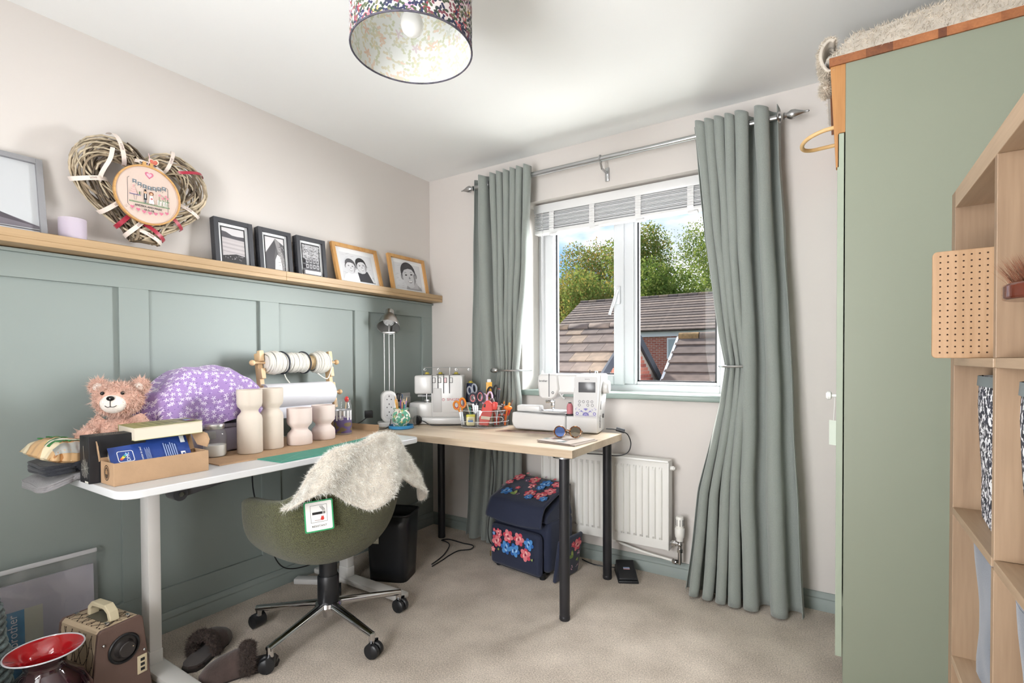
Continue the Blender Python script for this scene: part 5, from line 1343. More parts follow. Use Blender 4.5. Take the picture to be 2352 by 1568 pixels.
g = G(); g.grid(lambda u, v: (.0585*cos(-1.2+u*1.1)+.0, lerp(-.18, .18, v), .0585*sin(-1.2+u*1.1)-.0), 10, 2); g.grid(lambda u, v: (.0215+.02*u, lerp(-.18, .18, v), -.0545-.05*u), 4, 2); o_ = g.o('loose_end', PAPW, pr_, ang=180)
# paint tin, tall jar with red stick
pt = thing('paint_tin', 'small paint tin with purple label and drips beside the blush vases', 'paint tin', (.262, -.955, Z1))
TINM = mat('tinplate', 'b9bbc0', .3, .9)
G().lathe([(0, 0), (.042, 0), (.043, .003), (.043, .115), (.0445, .118), (.0445, .122), (.041, .123), (.038, .119), (.038, .1), (0, .1)], 36).o('can', TINM, pt)
G().lathe([(.0436, .008), (.0436, .095)], 36, caps=False).o('label', flower_mat('purple_tin_label', '584a76', [(26, 2, .6, ['8b8fb5', '4b3b63', 'a7a0a8', '6f5f3f'], .8)], plane='xz', rough=.4), pt)
g = G()
for i in range(7):
    a = -2.2+i*.42; l = .02+.03*abs(sin(i*2.3)); g.tube([(.0438*cos(a), .0438*sin(a), .12), (.0442*cos(a), .0442*sin(a), .12-l)], [.006, .004], 8)
dr = g.o('white_drips', mat('white_emulsion', 'e6e5e6', .35), pt)
gj = thing('tall_glass_jar', 'clear glass jar with a red lolly stick behind the paint tin', 'jar', (.20, -.90, Z1))
G().lathe([(0, 0), (.04, 0), (.042, .004), (.042, .135), (.036, .15), (.037, .165)], 32, caps=False).o('glass_body', JG, gj)
g = G(); g.tube([(0, .0, .01), (.008, .012, .16)], .003, 8); g.o('stick', BEE, gj); G().ball((.009, .014, .168), (.011, .011, .016), 14, 10).o('red_head', mat('red_gloss', 'c02b2b', .25), gj)
G().lathe([(0, .004), (.039, .004), (.039, .11), (0, .112)], 28).o('white_contents', WLAM, gj)
# ================================================================ things on the oak table
ZT = TZ+.0005
WPL = mat('white_machine_plastic', 'd6d5d4', .32, coat=.2); WPL2 = mat('white_machine_shade', 'c6c5c5', .4); GRYD = mat('dark_grey_screen', '55565a', .25)
# mains tower with plugs
tw = thing('power_tower', 'white upright multi-socket power tower with a blue plug', 'power tower', (.19, -.575, ZT), radians(52))
G().prism(rrect(-.06, -.06, .06, .06, .03, 8), 0, .028).o('base', WPL, tw, bev=.006)
g = G(); g.prism([(x, z) for x, z in rrect(-.042, .026, .042, .205, .035, 10)], -.042, .042, m=Matrix.Rotation(pi/2, 4, 'X')); g.o('tower_body', WPL, tw, bev=.01)
for face_, sgn in (('y', -1), ('x', 1)):
    if face_ == 'y': g = G(); g.prism(rrect(-.028, .045, .028, .19, .026, 8), .0425, .0435, m=Matrix.Rotation(pi/2, 4, 'X')); g.o('socket_panel', WPL2, tw)
sl = G()
for k in range(3):
    z = .068+k*.045
    for a, b in ((-.012, 0), (.012, .0), (0, .018)): sl.box((a, -.0438, z+b), (.0045 if b == 0 else .004, .002, .006 if b == 0 else .009))
    for a, b in ((-.012, 0), (.012, .0), (0, .018)): sl.box((.0425, a, z+b), (.002, .0045 if b == 0 else .004, .006 if b == 0 else .009))
o_ = sl.o('socket_slots', GASK, tw, smooth=False)
pl = thing('black_plug', 'black plug with a blue sticker pushed into the power tower', 'plug', (.19, -.575, ZT), radians(52))
g = G(); g.rbox((.06, .005, .165), (.035, .045, .05), .012, 3); g.o('plug_body', BLKP, pl); G().rbox((.079, .005, .167), (.003, .022, .032), .001, 1).o('blue_sticker', mat('blue_sticker', '5c8fd0', .4), pl)
ad = thing('power_adapter', 'square black power adapter plugged into the wall side of the tower', 'adapter', (.15, -.64, ZT), radians(52))
g = G(); g.rbox((-.035, 0, .075), (.045, .04, .04), .004); g.o('adapter_body', BLKP, ad)
def cable(name, label, pts, r=.0025, m=None):
    o = G().tube(catmull(pts, 8), r, 8).o(name, m or BLKP); return tag(o, label, 'cable')
cable('adapter_cable', 'thin black cable dropping from the power adapter behind the desk', [(.11, -.665, .80), (.085, -.69, .775), (.06, -.715, .757), (.048, -.757, .72), (.045, -.80, .5), (.05, -.9, .2)])
cable('tower_cable', 'black cable looping in front of the power tower', [(.235, -.60, .79), (.262, -.635, .765), (.262, -.665, .7485), (.25, -.70, .7485)])
# desk lamp
lp = thing('desk_lamp', 'chrome desk lamp with three thin rods and a bell shade behind the power tower', 'desk lamp', (.093, -.473, ZT))
CHL = mat('satin_chrome', 'd4d4d4', .3, 1.0)
G().lathe([(0, 0), (.06, 0), (.062, .006), (.058, .014), (.02, .02), (0, .02)], 36).o('base', CHL, lp)
rdir = Vector((.84, .54, 0))
for s in (-.030, 0, .030): G().cyl(rdir*s+Vector((0, 0, .018)), rdir*s+Vector((0, 0, .545)), .003, n=10).o('rod', CHL, lp)
g = G(); g.rbox((0, 0, .548), (.075, .016, .012), .004, m=Matrix.Rotation(atan2(.54, .84), 4, 'Z')); g.o('rod_bridge', CHL, lp)
hd = Vector((.36, -.44, -.80)).normalized()       # axis of the opening
HM = Matrix.Translation((-.0, .0, .615)) @ hd.to_track_quat('Z', 'Y').to_matrix().to_4x4()
prof = [(0, -.085), (.022, -.085), (.026, -.08), (.026, -.052), (.030, -.048), (.048, -.02), (.060, .01), (.068, .045), (.0675, .046), (.066, .044)]
G().lathe(prof, 40, m=HM, caps=False).o('shade', CHL, lp, ang=30)
G().lathe([(.066, .044), (.058, .01), (.046, -.02), (.02, -.04), (0, -.042)], 40, m=HM, caps=False).o('shade_lining', mat('lamp_inner_grey', '8b8a88', .4, .4), lp, ang=60)
G().lathe([(.018, -.04), (.032, -.004), (.034, .004), (.028, .012), (.026, .010), (.018, .014), (.016, .012), (0, .014)], 28, m=HM).o('spot_bulb', mat('spot_lens', 'dfe0e2', .2), lp, ang=30)
g = G(); g.cyl(HM @ Vector((0, 0, -.03)), (0, 0, .55), .006, n=10); g.o('neck', CHL, lp)
# pen pot on a blue dish
dish = thing('blue_dish', 'shallow bright blue glass dish under the patterned pot', 'dish', (.315, -.60, ZT))
G().lathe([(0, 0), (.066, 0), (.07, .003), (.07, .018), (.067, .019), (.065, .006), (0, .005)], 44).o('dish_body', mat('blue_glass_dish', '2f86bd', .15, coat=.6), dish)
pot = thing('ceramic_pot', 'round ceramic pot with green leaf motifs holding pens', 'pot', (.315, -.60, ZT+.0055))
PMAT = flower_mat('green_leaf_glaze', 'e9e6da', [(20, 2, .8, ['6fae93', '5d9d84'], .9), (34, 4, .3, ['d9c77a', 'a8cdb8', '8f6a5a'], .6)], plane='uv', rough=.2)
po = G(); pp = [(0, 0), (.030, 0), (.032, .006), (.030, .010), (.045, .028), (.052, .05), (.050, .072), (.040, .090), (.036, .096), (.043, .106), (.041, .107), (.034, .098), (.034, .03), (0, .028)]
po.lathe(pp, 48); o_ = po.o('pot_body', PMAT, pot, ang=60)
uv = o_.data.uv_layers.new(name='UVMap')
for p in o_.data.polygons:
    us = []
    for li in p.loop_indices:
        vi = o_.data.loops[li].vertex_index; us.append(((vi//len(pp))/48, vi % len(pp)))
    wrap_ = max(u for u, _ in us)-min(u for u, _ in us) > .5
    for (u, q), li in zip(us, p.loop_indices): uv.data[li].uv = ((u+(1 if wrap_ and u < .5 else 0))*.31, pp[q][1])
G().lathe([(.0305, .0), (.0335, .003), (.0335, .008), (.031, .010)], 40, caps=False).o('foot_band', mat('green_glaze', '7fb29b', .25), pot)
PENC = ['2f8c86', '7a4a9c', 'c89b5e', '7fb29b', 'd08a4a', 'b98a5f', '3c3c44', 'e0b060', 'a07ab8']
for i in range(9):
    a = i*2.4; r_ = .018; x, y = r_*cos(a), r_*sin(a); L_ = .09+.035*((i*37 % 10)/10)
    t = thing('pen', ('teal pen', 'purple pen', 'brown pencil', 'mint green pen', 'orange pencil', 'tan brush', 'black pen', 'yellow pencil', 'lilac pen')[i]+' standing in the green patterned pot', 'pen', (.315+x*.6, -.60+y*.6, ZT+.036), group='pens in the patterned pot')
    d = Vector((x*.9, y*.9, .09)).normalized(); e = d*(L_+.03)
    G().tube([(0, 0, 0), e*.85], .0036, 8).o('barrel', mat('pen_'+PENC[i], PENC[i], .4), t); G().tube([e*.85, e], [.0036, .0012], 8).o('tip', STEEL if i % 2 else BEE, t)
tb = thing('glass_tumbler', 'small clear glass tumbler beside the patterned pot', 'glass', (.285, -.485, ZT))
G().lathe([(0, .001), (.026, .001), (.032, .108), (.0305, .108), (.025, .008), (0, .008)], 32).o('tumbler', JG, tb)
# ---------------------------------------------------------------- overlocker
ov = thing('overlocker', 'white overlocker sewing machine with four thread tension slots in the corner of the oak table', 'overlocker', (.33, -.30, ZT), radians(30))
# local x right, front -y
G().rbox((.025, -.02, .022), (.275, .16, .040), .008, 3).o('base', WPL, ov)
g = G(); g.rbox((.065, -.02, .165), (.185, .15, .25), .012, 3); g.o('body', WPL, ov)
g = G(); g.rbox((-.075, -.02, .235), (.105, .14, .11), .012, 3); g.o('head', WPL, ov)
g = G(); g.rbox((-.088, -.025, .085), (.14, .14, .09), .012, 3); g.o('free_arm_bed', WPL, ov)
G().rbox((.012, -.0965, .145), (.05, .006, .14), .003).o('looper_cover', WPL2, ov)
for i in range(4):
    x = -.018+i*.034
    g = G(); g.b2((x-.0022, -.0985, .185), (x+.0022, -.094, .291)); o_ = g.o('tension_slot', GASK, ov, smooth=False)
    G().rbox((x+.010, -.0955, .262), (.018, .006, .032), .002).o('tension_window', GRYD, ov)
    G().rbox((x+.010, -.0975, .262), (.013, .006, .028), .003).o('tension_dial', [WPL, WPL, mat('pinkish_dial', 'd9b7bb', .4), WPL][i], ov)
text('lettering', 'SINGER', .021, mat('red_logo', 'b0353f', .4), ov, (.106, -.0958, .148), sx=1.1)
G().lathe([(.0065, 0), (.0085, 0)], 20, m=Matrix.Translation((.048, -.0958, .148)) @ Matrix.Rotation(pi/2, 4, 'X'), caps=False).o('logo_ring', MATS['red_logo'], ov); 
text('logo_letter', 'S', .012, MATS['red_logo'], ov, (.048, -.0958, .148))
g = G(); g.cyl((-.058, -.06, .185), (-.058, -.06, .135), .005, n=10); g.rbox((-.055, -.06, .14), (.03, .02, .012), .002); g.rbox((-.05, -.065, .128), (.045, .03, .006), .002); g.cyl((-.05, -.055, .18), (-.05, -.055, .205), .007, n=10); g.o('needle_clamp', CHROME, ov)
G().rbox((-.02, -.0, .155), (.02, .12, .05), .004).o('needle_gap_block', mat('grey_mechanism', '9c9a98', .35, .5), ov)
G().rbox((.0, .085, .16), (.28, .07, .012), .003).o('spool_stand', WPL, ov)
g = G(); g.cyl((.06, .06, .16), (.06, .06, .335), .0042, n=10); g.o('guide_pole', WPL, ov)
G().cyl((-.10, .06, .335), (.19, .06, .335), .0022, n=8).o('guide_bar', STEEL, ov)
for x in (-.095, -.01, .10, .18):
    g = G(); g.torus((x, .06, .322), .0065, .0012, 16, 6, axis='y'); g.cyl((x, .06, .328), (x, .06, .336), .0014, n=6); g.o('thread_loop', STEEL, ov)
NAVT = mat('navy_thread', '2a3350', .7, bump=.5, bscale=30, stretch=(.1, .1, 14)); YEL = mat('yellow_cone', 'c9b84a', .5); NAVT2 = mat('charcoal_thread', '33363a', .7, bump=.5, bscale=30, stretch=(.1, .1, 14))
MO = Matrix.Translation((.33, -.30, 0)) @ Matrix.Rotation(radians(30), 4, 'Z')
for i, (x, y, zc, h_, m_, lb) in enumerate(((-.088, .088, .168, .125, NAVT, 'cone of navy thread peeping over the overlocker head, farthest from the caddy'), (-.004, .088, .168, .125, NAVT, 'second cone of navy thread peeping over the overlocker'), (.095, .088, .168, .125, NAVT2, 'cone of charcoal thread peeping over the overlocker'), (.192, .035, .168, .115, NAVT, 'tall cone of navy thread standing clear beside the overlocker'))):
    w_ = MO @ Vector((x, y, 0))
    t = thing('thread_cone', lb, 'thread cone', (w_.x, w_.y, ZT+(zc if i < 3 else .125)), group='thread cones on the overlocker')
    G().lathe([(0, 0), (.030, 0), (.031, .004), (.024, h_)], 28).o('thread', m_, t); G().lathe([(.022, h_), (.013, h_+.002), (.010, h_+.012), (0, h_+.012)], 24).o('cone_tip', YEL, t)
G().rbox((.188, .035, .115), (.075, .075, .018), .004).o('side_spool_tray', WPL, ov)
pk_ = thing('black_mains_plug', 'round black mains plug lying in front of the overlocker', 'plug', (.285, -.43, ZT)); G().lathe([(0, 0), (.024, 0), (.027, .004), (.027, .02), (.02, .028), (0, .028)], 28, m=Matrix.Translation((0, 0, .027)) @ Matrix.Rotation(radians(80), 4, 'X') @ Matrix.Rotation(.3, 4, 'Y')).o('plug_body', BLKP, pk_)
cable('overlocker_cable', 'black mains cable lying along the front of the overlocker', [(.30, -.435, .772), (.34, -.44, .768), (.385, -.43, .7495), (.46, -.39, .7485), (.53, -.33, .7485)], .003)
# wall socket behind
sk = thing('wall_socket', 'white wall socket plate low on the green panelling by the overlocker', 'socket', (PT+.0005, -.30, .83)); G().rbox((.005, 0, .043), (.009, .146, .086), .003).o('plate', WPL, sk); G().rbox((.022, .03, .043), (.03, .045, .045), .008).o('plug', WPL, sk)

# ---------------------------------------------------------------- embroidery sewing machine
sw = thing('embroidery_machine', 'large white computerised embroidery machine with small screen and purple floral print', 'sewing machine', (1.105, -.215, ZT), radians(10))
# embroidery unit and base
def sideprof(name, pts, y0, y1, m=WPL, bev=.008, par=None):
    g = G(); g.prism(pts, -y1, -y0, m=Matrix.Rotation(pi/2, 4, 'X')); return g.o(name, m, par or sw, ang=50, bev=bev)
sideprof('embroidery_unit', [(-.215, .008), (.065, .004), (.065, .088), (-.235, .098), (-.238, .05), (-.232, .025)], -.09, .075)
sideprof('machine_base', [(.066, .004), (.235, .004), (.235, .088), (.13, .088), (.066, .088)], -.088, .075)
# column leaning slightly
sideprof('column', [(.105, .08), (.235, .08), (.252, .30), (.245, .306), (.12, .306), (.105, .2)], -.086, .07)
sideprof('arm', [(-.06, .20), (.12, .20), (.125, .304), (-.03, .306), (-.085, .302), (-.09, .25)], -.075, .065, bev=.012)
sideprof('head', [(-.083, .185), (-.068, .172), (-.012, .170), (.008, .182), (.02, .205), (.03, .225), (.02, .306), (-.07, .305), (-.09, .295), (-.092, .25)], -.084, .06, bev=.01)
G().b2((-.028, -.0855, .185), (-.024, -.083, .306)).o('thread_slot', GRYD, sw, smooth=False)
G().torus((-.005, -.0852, .207), .0055, .0016, 20, 6, axis='y').o('start_button', GRYD, sw)
G().prism(rrect(.112, .086, .232, .292, .008, 4), .0866, .0876, m=Matrix.Rotation(pi/2, 4, 'X') @ Matrix.Shear('XY', 4, (0, 0)) ).o('control_panel', WPL2, sw)
G().rbox((.178, -.0882, .238), (.088, .003, .052), .002).o('screen', GRYD, sw)
for i, (x, z, r_) in enumerate(((.14, .165, .006), (.160, .165, .006), (.183, .165, .006), (.204, .165, .006), (.138, .147, .006), (.183, .147, .006), (.206, .147, .006))):
    G().torus((x, -.0882, z), r_, .0009, 18, 6, axis='y').o('button', GRYD, sw)
p_ = P(); pc_ = '5d55a0'
for s in (-1, 1):
    p_.ell(s*.045, .012, .008, .008, pc_, 14); p_.ell(s*.045, .012, .004, .004, 'e4e2e0', 10)
    for k in range(5): p_.ell(s*(.03-.004*k), .022+.004*sin(k), .003, .0018, '8079b8', 8, a=k)
    p_.ell(s*.022, .024, .005, .003, pc_, 10, a=s*.8); p_.ell(s*.034, .032, .004, .002, '8079b8', 8, a=-s*.6); p_.ell(s*.052, .034, .0035, .0018, pc_, 8, a=s); p_.ell(s*.047, .04, .003, .0015, '8079b8', 8)
for k in range(9): a = pi*k/8; p_.ell(.012*cos(a), .006+.010*sin(a), .004, .0035, pc_, 10)
p_.ell(0, .006, .008, .005, '8079b8', 12); p_.ell(0, .034, .005, .006, pc_, 12); p_.ell(-.007, .036, .003, .004, '8079b8', 8); p_.ell(.007, .036, .003, .004, '8079b8', 8); p_.rect(-.055, .0, .055, .0014, pc_)
p_.done('floral_print', sw, (.172, -.0880, .092), (pi/2, 0, 0), rough=.4)
text('lettering', 'brother', .0145, mat('logo_black', '232325', .4), sw, (-.058, -.0853, .268), bold=.0002); text('model_lettering', 'innov-is', .008, MATS['logo_black'], sw, (.18, -.0884, .28))
# right hand side: hand wheel, vents, switch
wm = Matrix.Translation((.252, -.01, .238)) @ Matrix.Rotation(pi/2, 4, 'Y')
G().lathe([(.030, -.008), (.036, -.004), (.036, .006), (.033, .014), (.034, .02), (.030, .026), (0, .027)], 36, m=wm).o('hand_wheel', WPL, sw, ang=30)
for k in range(9): G().b2((.2348, -.06+k*.0, .03+k*.0075), (.2362, -.025, .0325+k*.0075)).o('vent_slot', GRYD, sw, smooth=False)
G().rbox((.2375, .02, .085), (.006, .014, .022), .002).o('power_switch', GRYD, sw); G().rbox((.241, -.045, .145), (.004, .01, .045), .002).o('side_slot', WPL2, sw)
# presser foot assembly, lever
g = G(); g.rbox((-.03, -.05, .158), (.05, .02, .014), .003); g.rbox((-.016, -.05, .142), (.02, .018, .03), .003); g.cyl((-.02, -.05, .17), (-.02, -.05, .13), .004, n=10); g.rbox((-.014, -.052, .122), (.016, .022, .008), .002); g.rbox((-.045, -.05, .152), (.016, .014, .012), .003); g.o('presser_foot', CHROME, sw)
G().cyl((-.016, -.05, .122), (-.016, -.05, .101), .0012, n=6).o('needle', STEEL, sw)
G().tube(catmull([(.03, -.075, .205), (.05, -.09, .185), (.065, -.095, .178)], 4), .004, 8).o('presser_lever', WPL, sw)
g = G(); g.rbox((-.152, -.03, .117), (.135, .06, .034), .008, 3); g.o('carriage', WPL, sw)
hp_ = thing('machine_embroidery_hoop', 'flat white plastic hoop clipped to the embroidery machine bed', 'hoop', (1.105, -.215, ZT), radians(10))
g = G(); g.torus((-.01, -.02, .104), .06, .0045, 44, 8, m=Matrix.Scale(1.35, 4, (1, 0, 0))); g.o('hoop_ring', WPL2, hp_); G().rbox((-.095, -.035, .108), (.04, .014, .01), .003).o('hoop_arm', mat('grey_clip', '8e8d8c', .4), hp_)
G().prism([(1.33*.056*cos(2*pi*i/40)-.012, .056*sin(2*pi*i/40)-.02) for i in range(40)], .1035, .1045).o('stabiliser', PAPW, hp_)
pkc = thing('pink_thread_spool', 'spool of dusty pink thread on the embroidery machine bed', 'thread spool', (1.195, -.262, ZT+.0905)); G().lathe([(0, 0), (.021, 0), (.021, .006), (.016, .007)], 24).o('spool_foot', INKB, pkc); G().lathe([(.0155, .006), (.0165, .01), (.0165, .045), (.012, .058), (.008, .062)], 24).o('thread', mat('dusty_pink_thread', 'c17880', .7, bump=.4, bscale=30, stretch=(.1, .1, 20)), pkc); G().cyl((0, 0, .06), (0, 0, .066), .008, n=16).o('spool_cap', INKB, pkc)
g = G(); g.cyl((.165, .03, .306), (.165, .03, .325), .0022, n=8); g.o('spool_pin', INKB, sw); G().lathe([(.010, .306), (.010, .318), (.004, .32)], 16, (.20, .02, 0)).o('bobbin_winder', CHROME, sw)
# machine mat, magazines, sunglasses, power lead
mm = thing('clear_table_mat', 'brownish plastic protective mat lying under the embroidery machine', 'mat', (0, 0, TZ+.0001)); G().prism([(.83, -.42), (1.30, -.36), (1.27, -.30), (.86, -.345)], 0, .0012).o('mat_sheet', mat('brown_clear_vinyl', '9b7f74', .25), mm, smooth=False)
GLOSS = mat('magazine_edge', 'c9c4bd', .4)
def magazine(label, x, y, z, rz, w, h, t_, seed, cols):
    t = thing('craft_magazine', label, 'magazine', (x, y, z), rz, group='craft magazines')
    G().b2((-w/2, -h/2, 0), (w/2, h/2, t_)).o('pages', GLOSS, t, smooth=False)
    p = P(); p.z = t_; rg = random.Random(seed); p.rect(-w/2, -h/2, w/2, h/2, cols[0])
    for i in range(16):
        cx, cy = rg.uniform(-w*.42, w*.38), rg.uniform(-h*.42, h*.40); p.rect(cx, cy, min(w/2, cx+rg.uniform(.02, .07)), min(h/2, cy+rg.uniform(.008, .04)), rg.choice(cols[1:]))
    p.done('cover_print', t, rough=.3); G().b2((-w/2-.0008, -h/2, 0), (-w/2, h/2, t_)).o('spine', mat('magazine_spine', '7b7069', .4), t, smooth=False)
magazine('lower craft magazine at the front corner of the oak table', 1.318, -.535, ZT, radians(84), .20, .20, .005, 3, ['b9a9a0', 'd9cfc6', '8d7a70', 'c47f86', 'e8e2da'])
magazine('upper craft magazine under the sunglasses', 1.308, -.532, ZT+.0055, radians(80), .195, .19, .0035, 5, ['cbbfb4', '9c8a7c', 'e9e4dc', 'c9949a', '7c8a86'])
sg = thing('sunglasses', 'round tortoiseshell sunglasses with blue mirror lenses on the magazines', 'sunglasses', (1.30, -.50, ZT+.0095), radians(24))
TORT = flower_mat('tortoiseshell', '6b3f24', [(160, 3, .8, ['2b170d', 'b98a52'], .6)], rough=.2, plane='xz')
for s in (-1, 1):
    g = G(); g.torus((s*.036, -.0, .030), .026, .0032, 32, 8, axis='y'); g.o('rim', TORT, sg)
    G().lathe([(0, 0), (.025, 0)], 32, m=Matrix.Translation((s*.036, 0, .030)) @ Matrix.Rotation(pi/2, 4, 'X'), caps=False).o('lens', mat('mirror_lens_'+('a' if s < 0 else 'b'), '6f8fd8' if s < 0 else '8d8a80', .05, .85), sg)
    G().tube(catmull([(s*.062, 0, .034), (s*.068, .02, .03), (s*.066, .08, .014), (s*.05, .125, .004)], 6), .0028, 8).o('temple', TORT, sg)
G().tube(catmull([(-.011, 0, .034), (0, -.002, .039), (.011, 0, .034)], 5), .0026, 8).o('bridge', TORT, sg)
cable('machine_power_lead', 'black power lead with a lump adapter hanging off the end of the oak table', [(1.355, -.165, .765), (1.40, -.15, .762), (1.438, -.14, .752), (1.462, -.13, .735), (1.475, -.125, .69), (1.46, -.13, .645), (1.41, -.14, .625), (1.30, -.13, .62), (1.2, -.10, .61)], .0028)
bl_ = thing('ferrite_lump', 'grey cylindrical lump on the power lead at the table edge', 'cable lump', (1.425, -.143, .7605)); G().cyl((-.02, -.004, .004), (.022, .004, -.006), .011, n=16).o('lump_body', DARKM, bl_)

# ---------------------------------------------------------------- clear caddy full of craft tools
CX, CY = .675, -.30
cad = thing('acrylic_caddy', 'clear acrylic caddy packed with scissors and craft tools', 'caddy', (CX, CY, ZT), atan2(.54, .84))
ACR = glass('clear_acrylic', (.97, .98, .99), 1.4)
def ovp(rx, ry, n=40): return [(rx*cos(2*pi*i/n), ry*sin(2*pi*i/n)) for i in range(n)]
g = G(); g.lathe([(0, .003), (.128, .003), (.136, .008), (.138, .095), (.135, .095), (.133, .01), (0, .007)], 48, m=Matrix.Scale(.62, 4, (0, 1, 0)), caps=False); g.o('tray_wall', ACR, cad)
g = G()
for z, r_ in ((.003, .134), (.034, .1365), (.095, .1365)): g.torus((0, 0, z), r_, .0017, 48, 6, m=Matrix.Scale(.62, 4, (0, 1, 0)))
g.o('moulded_rims', glass('acrylic_edge', (.95, .96, .97), 1.0, 0, .6), cad)
for x in (-.045, .05): G().b2((x-.001, -.07, .006), (x+.001, .07, .085)).o('partition', ACR, cad, smooth=False)
G().tube(catmull([(.03, -.083, .03), (.095, -.063, .035), (.098, -.06, .06), (.03, -.086, .062)], 5), .0015, 6).o('label_holder', MATS['acrylic_edge'], cad)
RV = Vector((.84, .54, 0)); FV = Vector((-.54, .84, 0))
def slot(px, dep=0.0, z=.012): # along the caddy: photo column -> metres from its middle
    return Vector((CX, CY, ZT+z))+RV*((px-1117)*.00252)+FV*dep
def tool(name, label, cat, px, dep, leanx, leany=0.0, z=.012, spin=0.0, group='tools in the acrylic caddy'):
    t = thing(name, label, cat, (0, 0, 0), group=group)
    b = slot(px, dep, z); up = (Vector((0, 0, 1))+RV*leanx+FV*leany).normalized(); fr = (-FV+up*0).normalized(); x_ = up.cross(-fr).normalized() if False else (RV-up*RV.dot(up)).normalized()
    y_ = up.cross(x_); m = Matrix((x_, y_, up)).transposed().to_4x4(); m.translation = b
    t.matrix_world = m @ Matrix.Rotation(spin, 4, 'Z'); return t
def scissors(label, px, dep, leanx, h, outer, inner, rx=.018, rz=.026, z=.012, w=.006, spin=0.0, bl=None, skew=.5):
    t = tool('scissors', label, 'scissors', px, dep, leanx, 0, z, spin)
    G().b2((-.010, -.001, 0), (-.001, .001, h-.05)).o('blade', bl or STEEL, t, smooth=False); G().b2((.001, -.002, 0), (.010, 0, h-.05)).o('blade', bl or STEEL, t, smooth=False)
    for s in (-1, 1):
        pts = [(s*(rx+.002)+rx*cos(2*pi*i/24), -.001+s*.001, h-.012+(rz*(1 if s > 0 else .85))*sin(2*pi*i/24)-(0 if s > 0 else .008)) for i in range(24)]
        G().tube(pts, w, 8, closed=True).o('handle', outer, t)
        if inner: G().tube([(lerp(p_[0], s*(rx+.002), .22), p_[1]-.001, lerp(p_[2], h-.012, .22)) for p_ in pts], w*.6, 6, closed=True).o('grip_lining', inner, t)
        G().tube([(s*.006, 0, h-.06), (s*.012, 0, h-.036)], [.005, w], 8).o('shank', outer, t)
    return t
DKN = mat('dark_navy_handle', '2a2c3a', .4); PKG = mat('coral_grip', 'd9787c', .45); ORH = mat('orange_handle', 'e08a2a', .4); RDH = mat('red_handle', 'b8402f', .4); LIL = mat('lilac_handle', 'd5b9d0', .4); GRH = mat('grey_handle', '9296a0', .4); BKH = mat('black_handle', '232428', .4)
scissors('large scissors with navy and coral handles standing in the caddy', 1099, -.02, .0, .172, DKN, PKG, .019, .030, w=.0065)
scissors('grey handled scissors behind the navy and coral pair', 1097, .03, -.12, .215, GRH, None, .012, .026, w=.005)
scissors('orange and red snips at the end of the caddy by the overlocker', 1068, -.01, -.16, .135, ORH, RDH, .016, .026, w=.006)
scissors('lilac handled scissors in the middle of the caddy', 1121, .01, .02, .165, LIL, None, .014, .032, w=.0055)
scissors('black handled scissors leaning at the back of the caddy', 1128, .03, .10, .205, BKH, None, .014, .03, w=.0055)
t = tool('craft_knife_case', 'flat yellow plastic case with a white tip at the back of the caddy', 'case', 1128, .05, -.02); G().rbox((0, 0, .12), (.034, .008, .24), .003).o('case_body', mat('amber_plastic', 'dfa63c', .35), t); G().rbox((0, 0, .246), (.022, .007, .02), .006).o('white_tip', WLAM, t)
t = tool('screwdriver', 'black handled screwdriver with a red end in the caddy', 'screwdriver', 1139, .03, .12); G().cyl((0, 0, 0), (0, 0, .11), .0025, n=8).o('shaft', STEEL, t); G().lathe([(.006, .10), (.011, .115), (.010, .14), (.0125, .19), (.010, .202), (0, .204)], 14).o('grip', BKH, t); G().lathe([(.0102, .196), (.0098, .203), (0, .2055)], 14).o('red_end', RDH, t)
# hot glue gun
t = tool('hot_glue_gun', 'red hot glue gun lying nose down at the front of the caddy', 'glue gun', 1118, -.055, .12, -.05, .014); RG = mat('glue_gun_red', 'd14a44', .4)
g = G(); g.prism([(-.032, 0), (.020, .0), (.032, .06), (.036, .105), (.030, .128), (.012, .142), (-.008, .138), (-.022, .115), (-.034, .05)], -.016, .016, m=Matrix.Rotation(pi/2, 4, 'X')); g.o('gun_body', RG, t, bev=.006); g = G(); g.rbox((.044, 0, .115), (.03, .03, .045), .01); g.o('nose_collar', RG, t); G().cyl((.055, 0, .115), (.085, 0, .118), .006, .003, n=10).o('nozzle', STEEL, t)
G().rbox((-.012, -.0165, .112), (.010, .002, .018), .003).o('vent', BKH, t); G().rbox((.0, -.018, .045), (.05, .003, .018), .001).o('rating_label', mat('beige_label', 'dccdb8', .6), t)
# tape measure
t = tool('tape_measure', 'yellow and cream pocket tape measure behind the clear caddy front', 'tape measure', 1087, -.055, 0, 0, .012); g = G(); g.rbox((0, 0, .03), (.05, .022, .06), .010, 3); g.o('case', mat('cream_plastic', 'e3dcae', .4), t); G().rbox((0, 0, .055), (.051, .023, .016), .006).o('yellow_top', mat('lemon_plastic', 'd9d044', .4), t); p_ = P(); p_.rect(-.014, -.006, .014, .004, '4f78b4'); p_.rect(-.012, .008, .012, .012, '8a8a80'); p_.done('badge', t, (0, -.0115, .028), (pi/2, 0, 0))
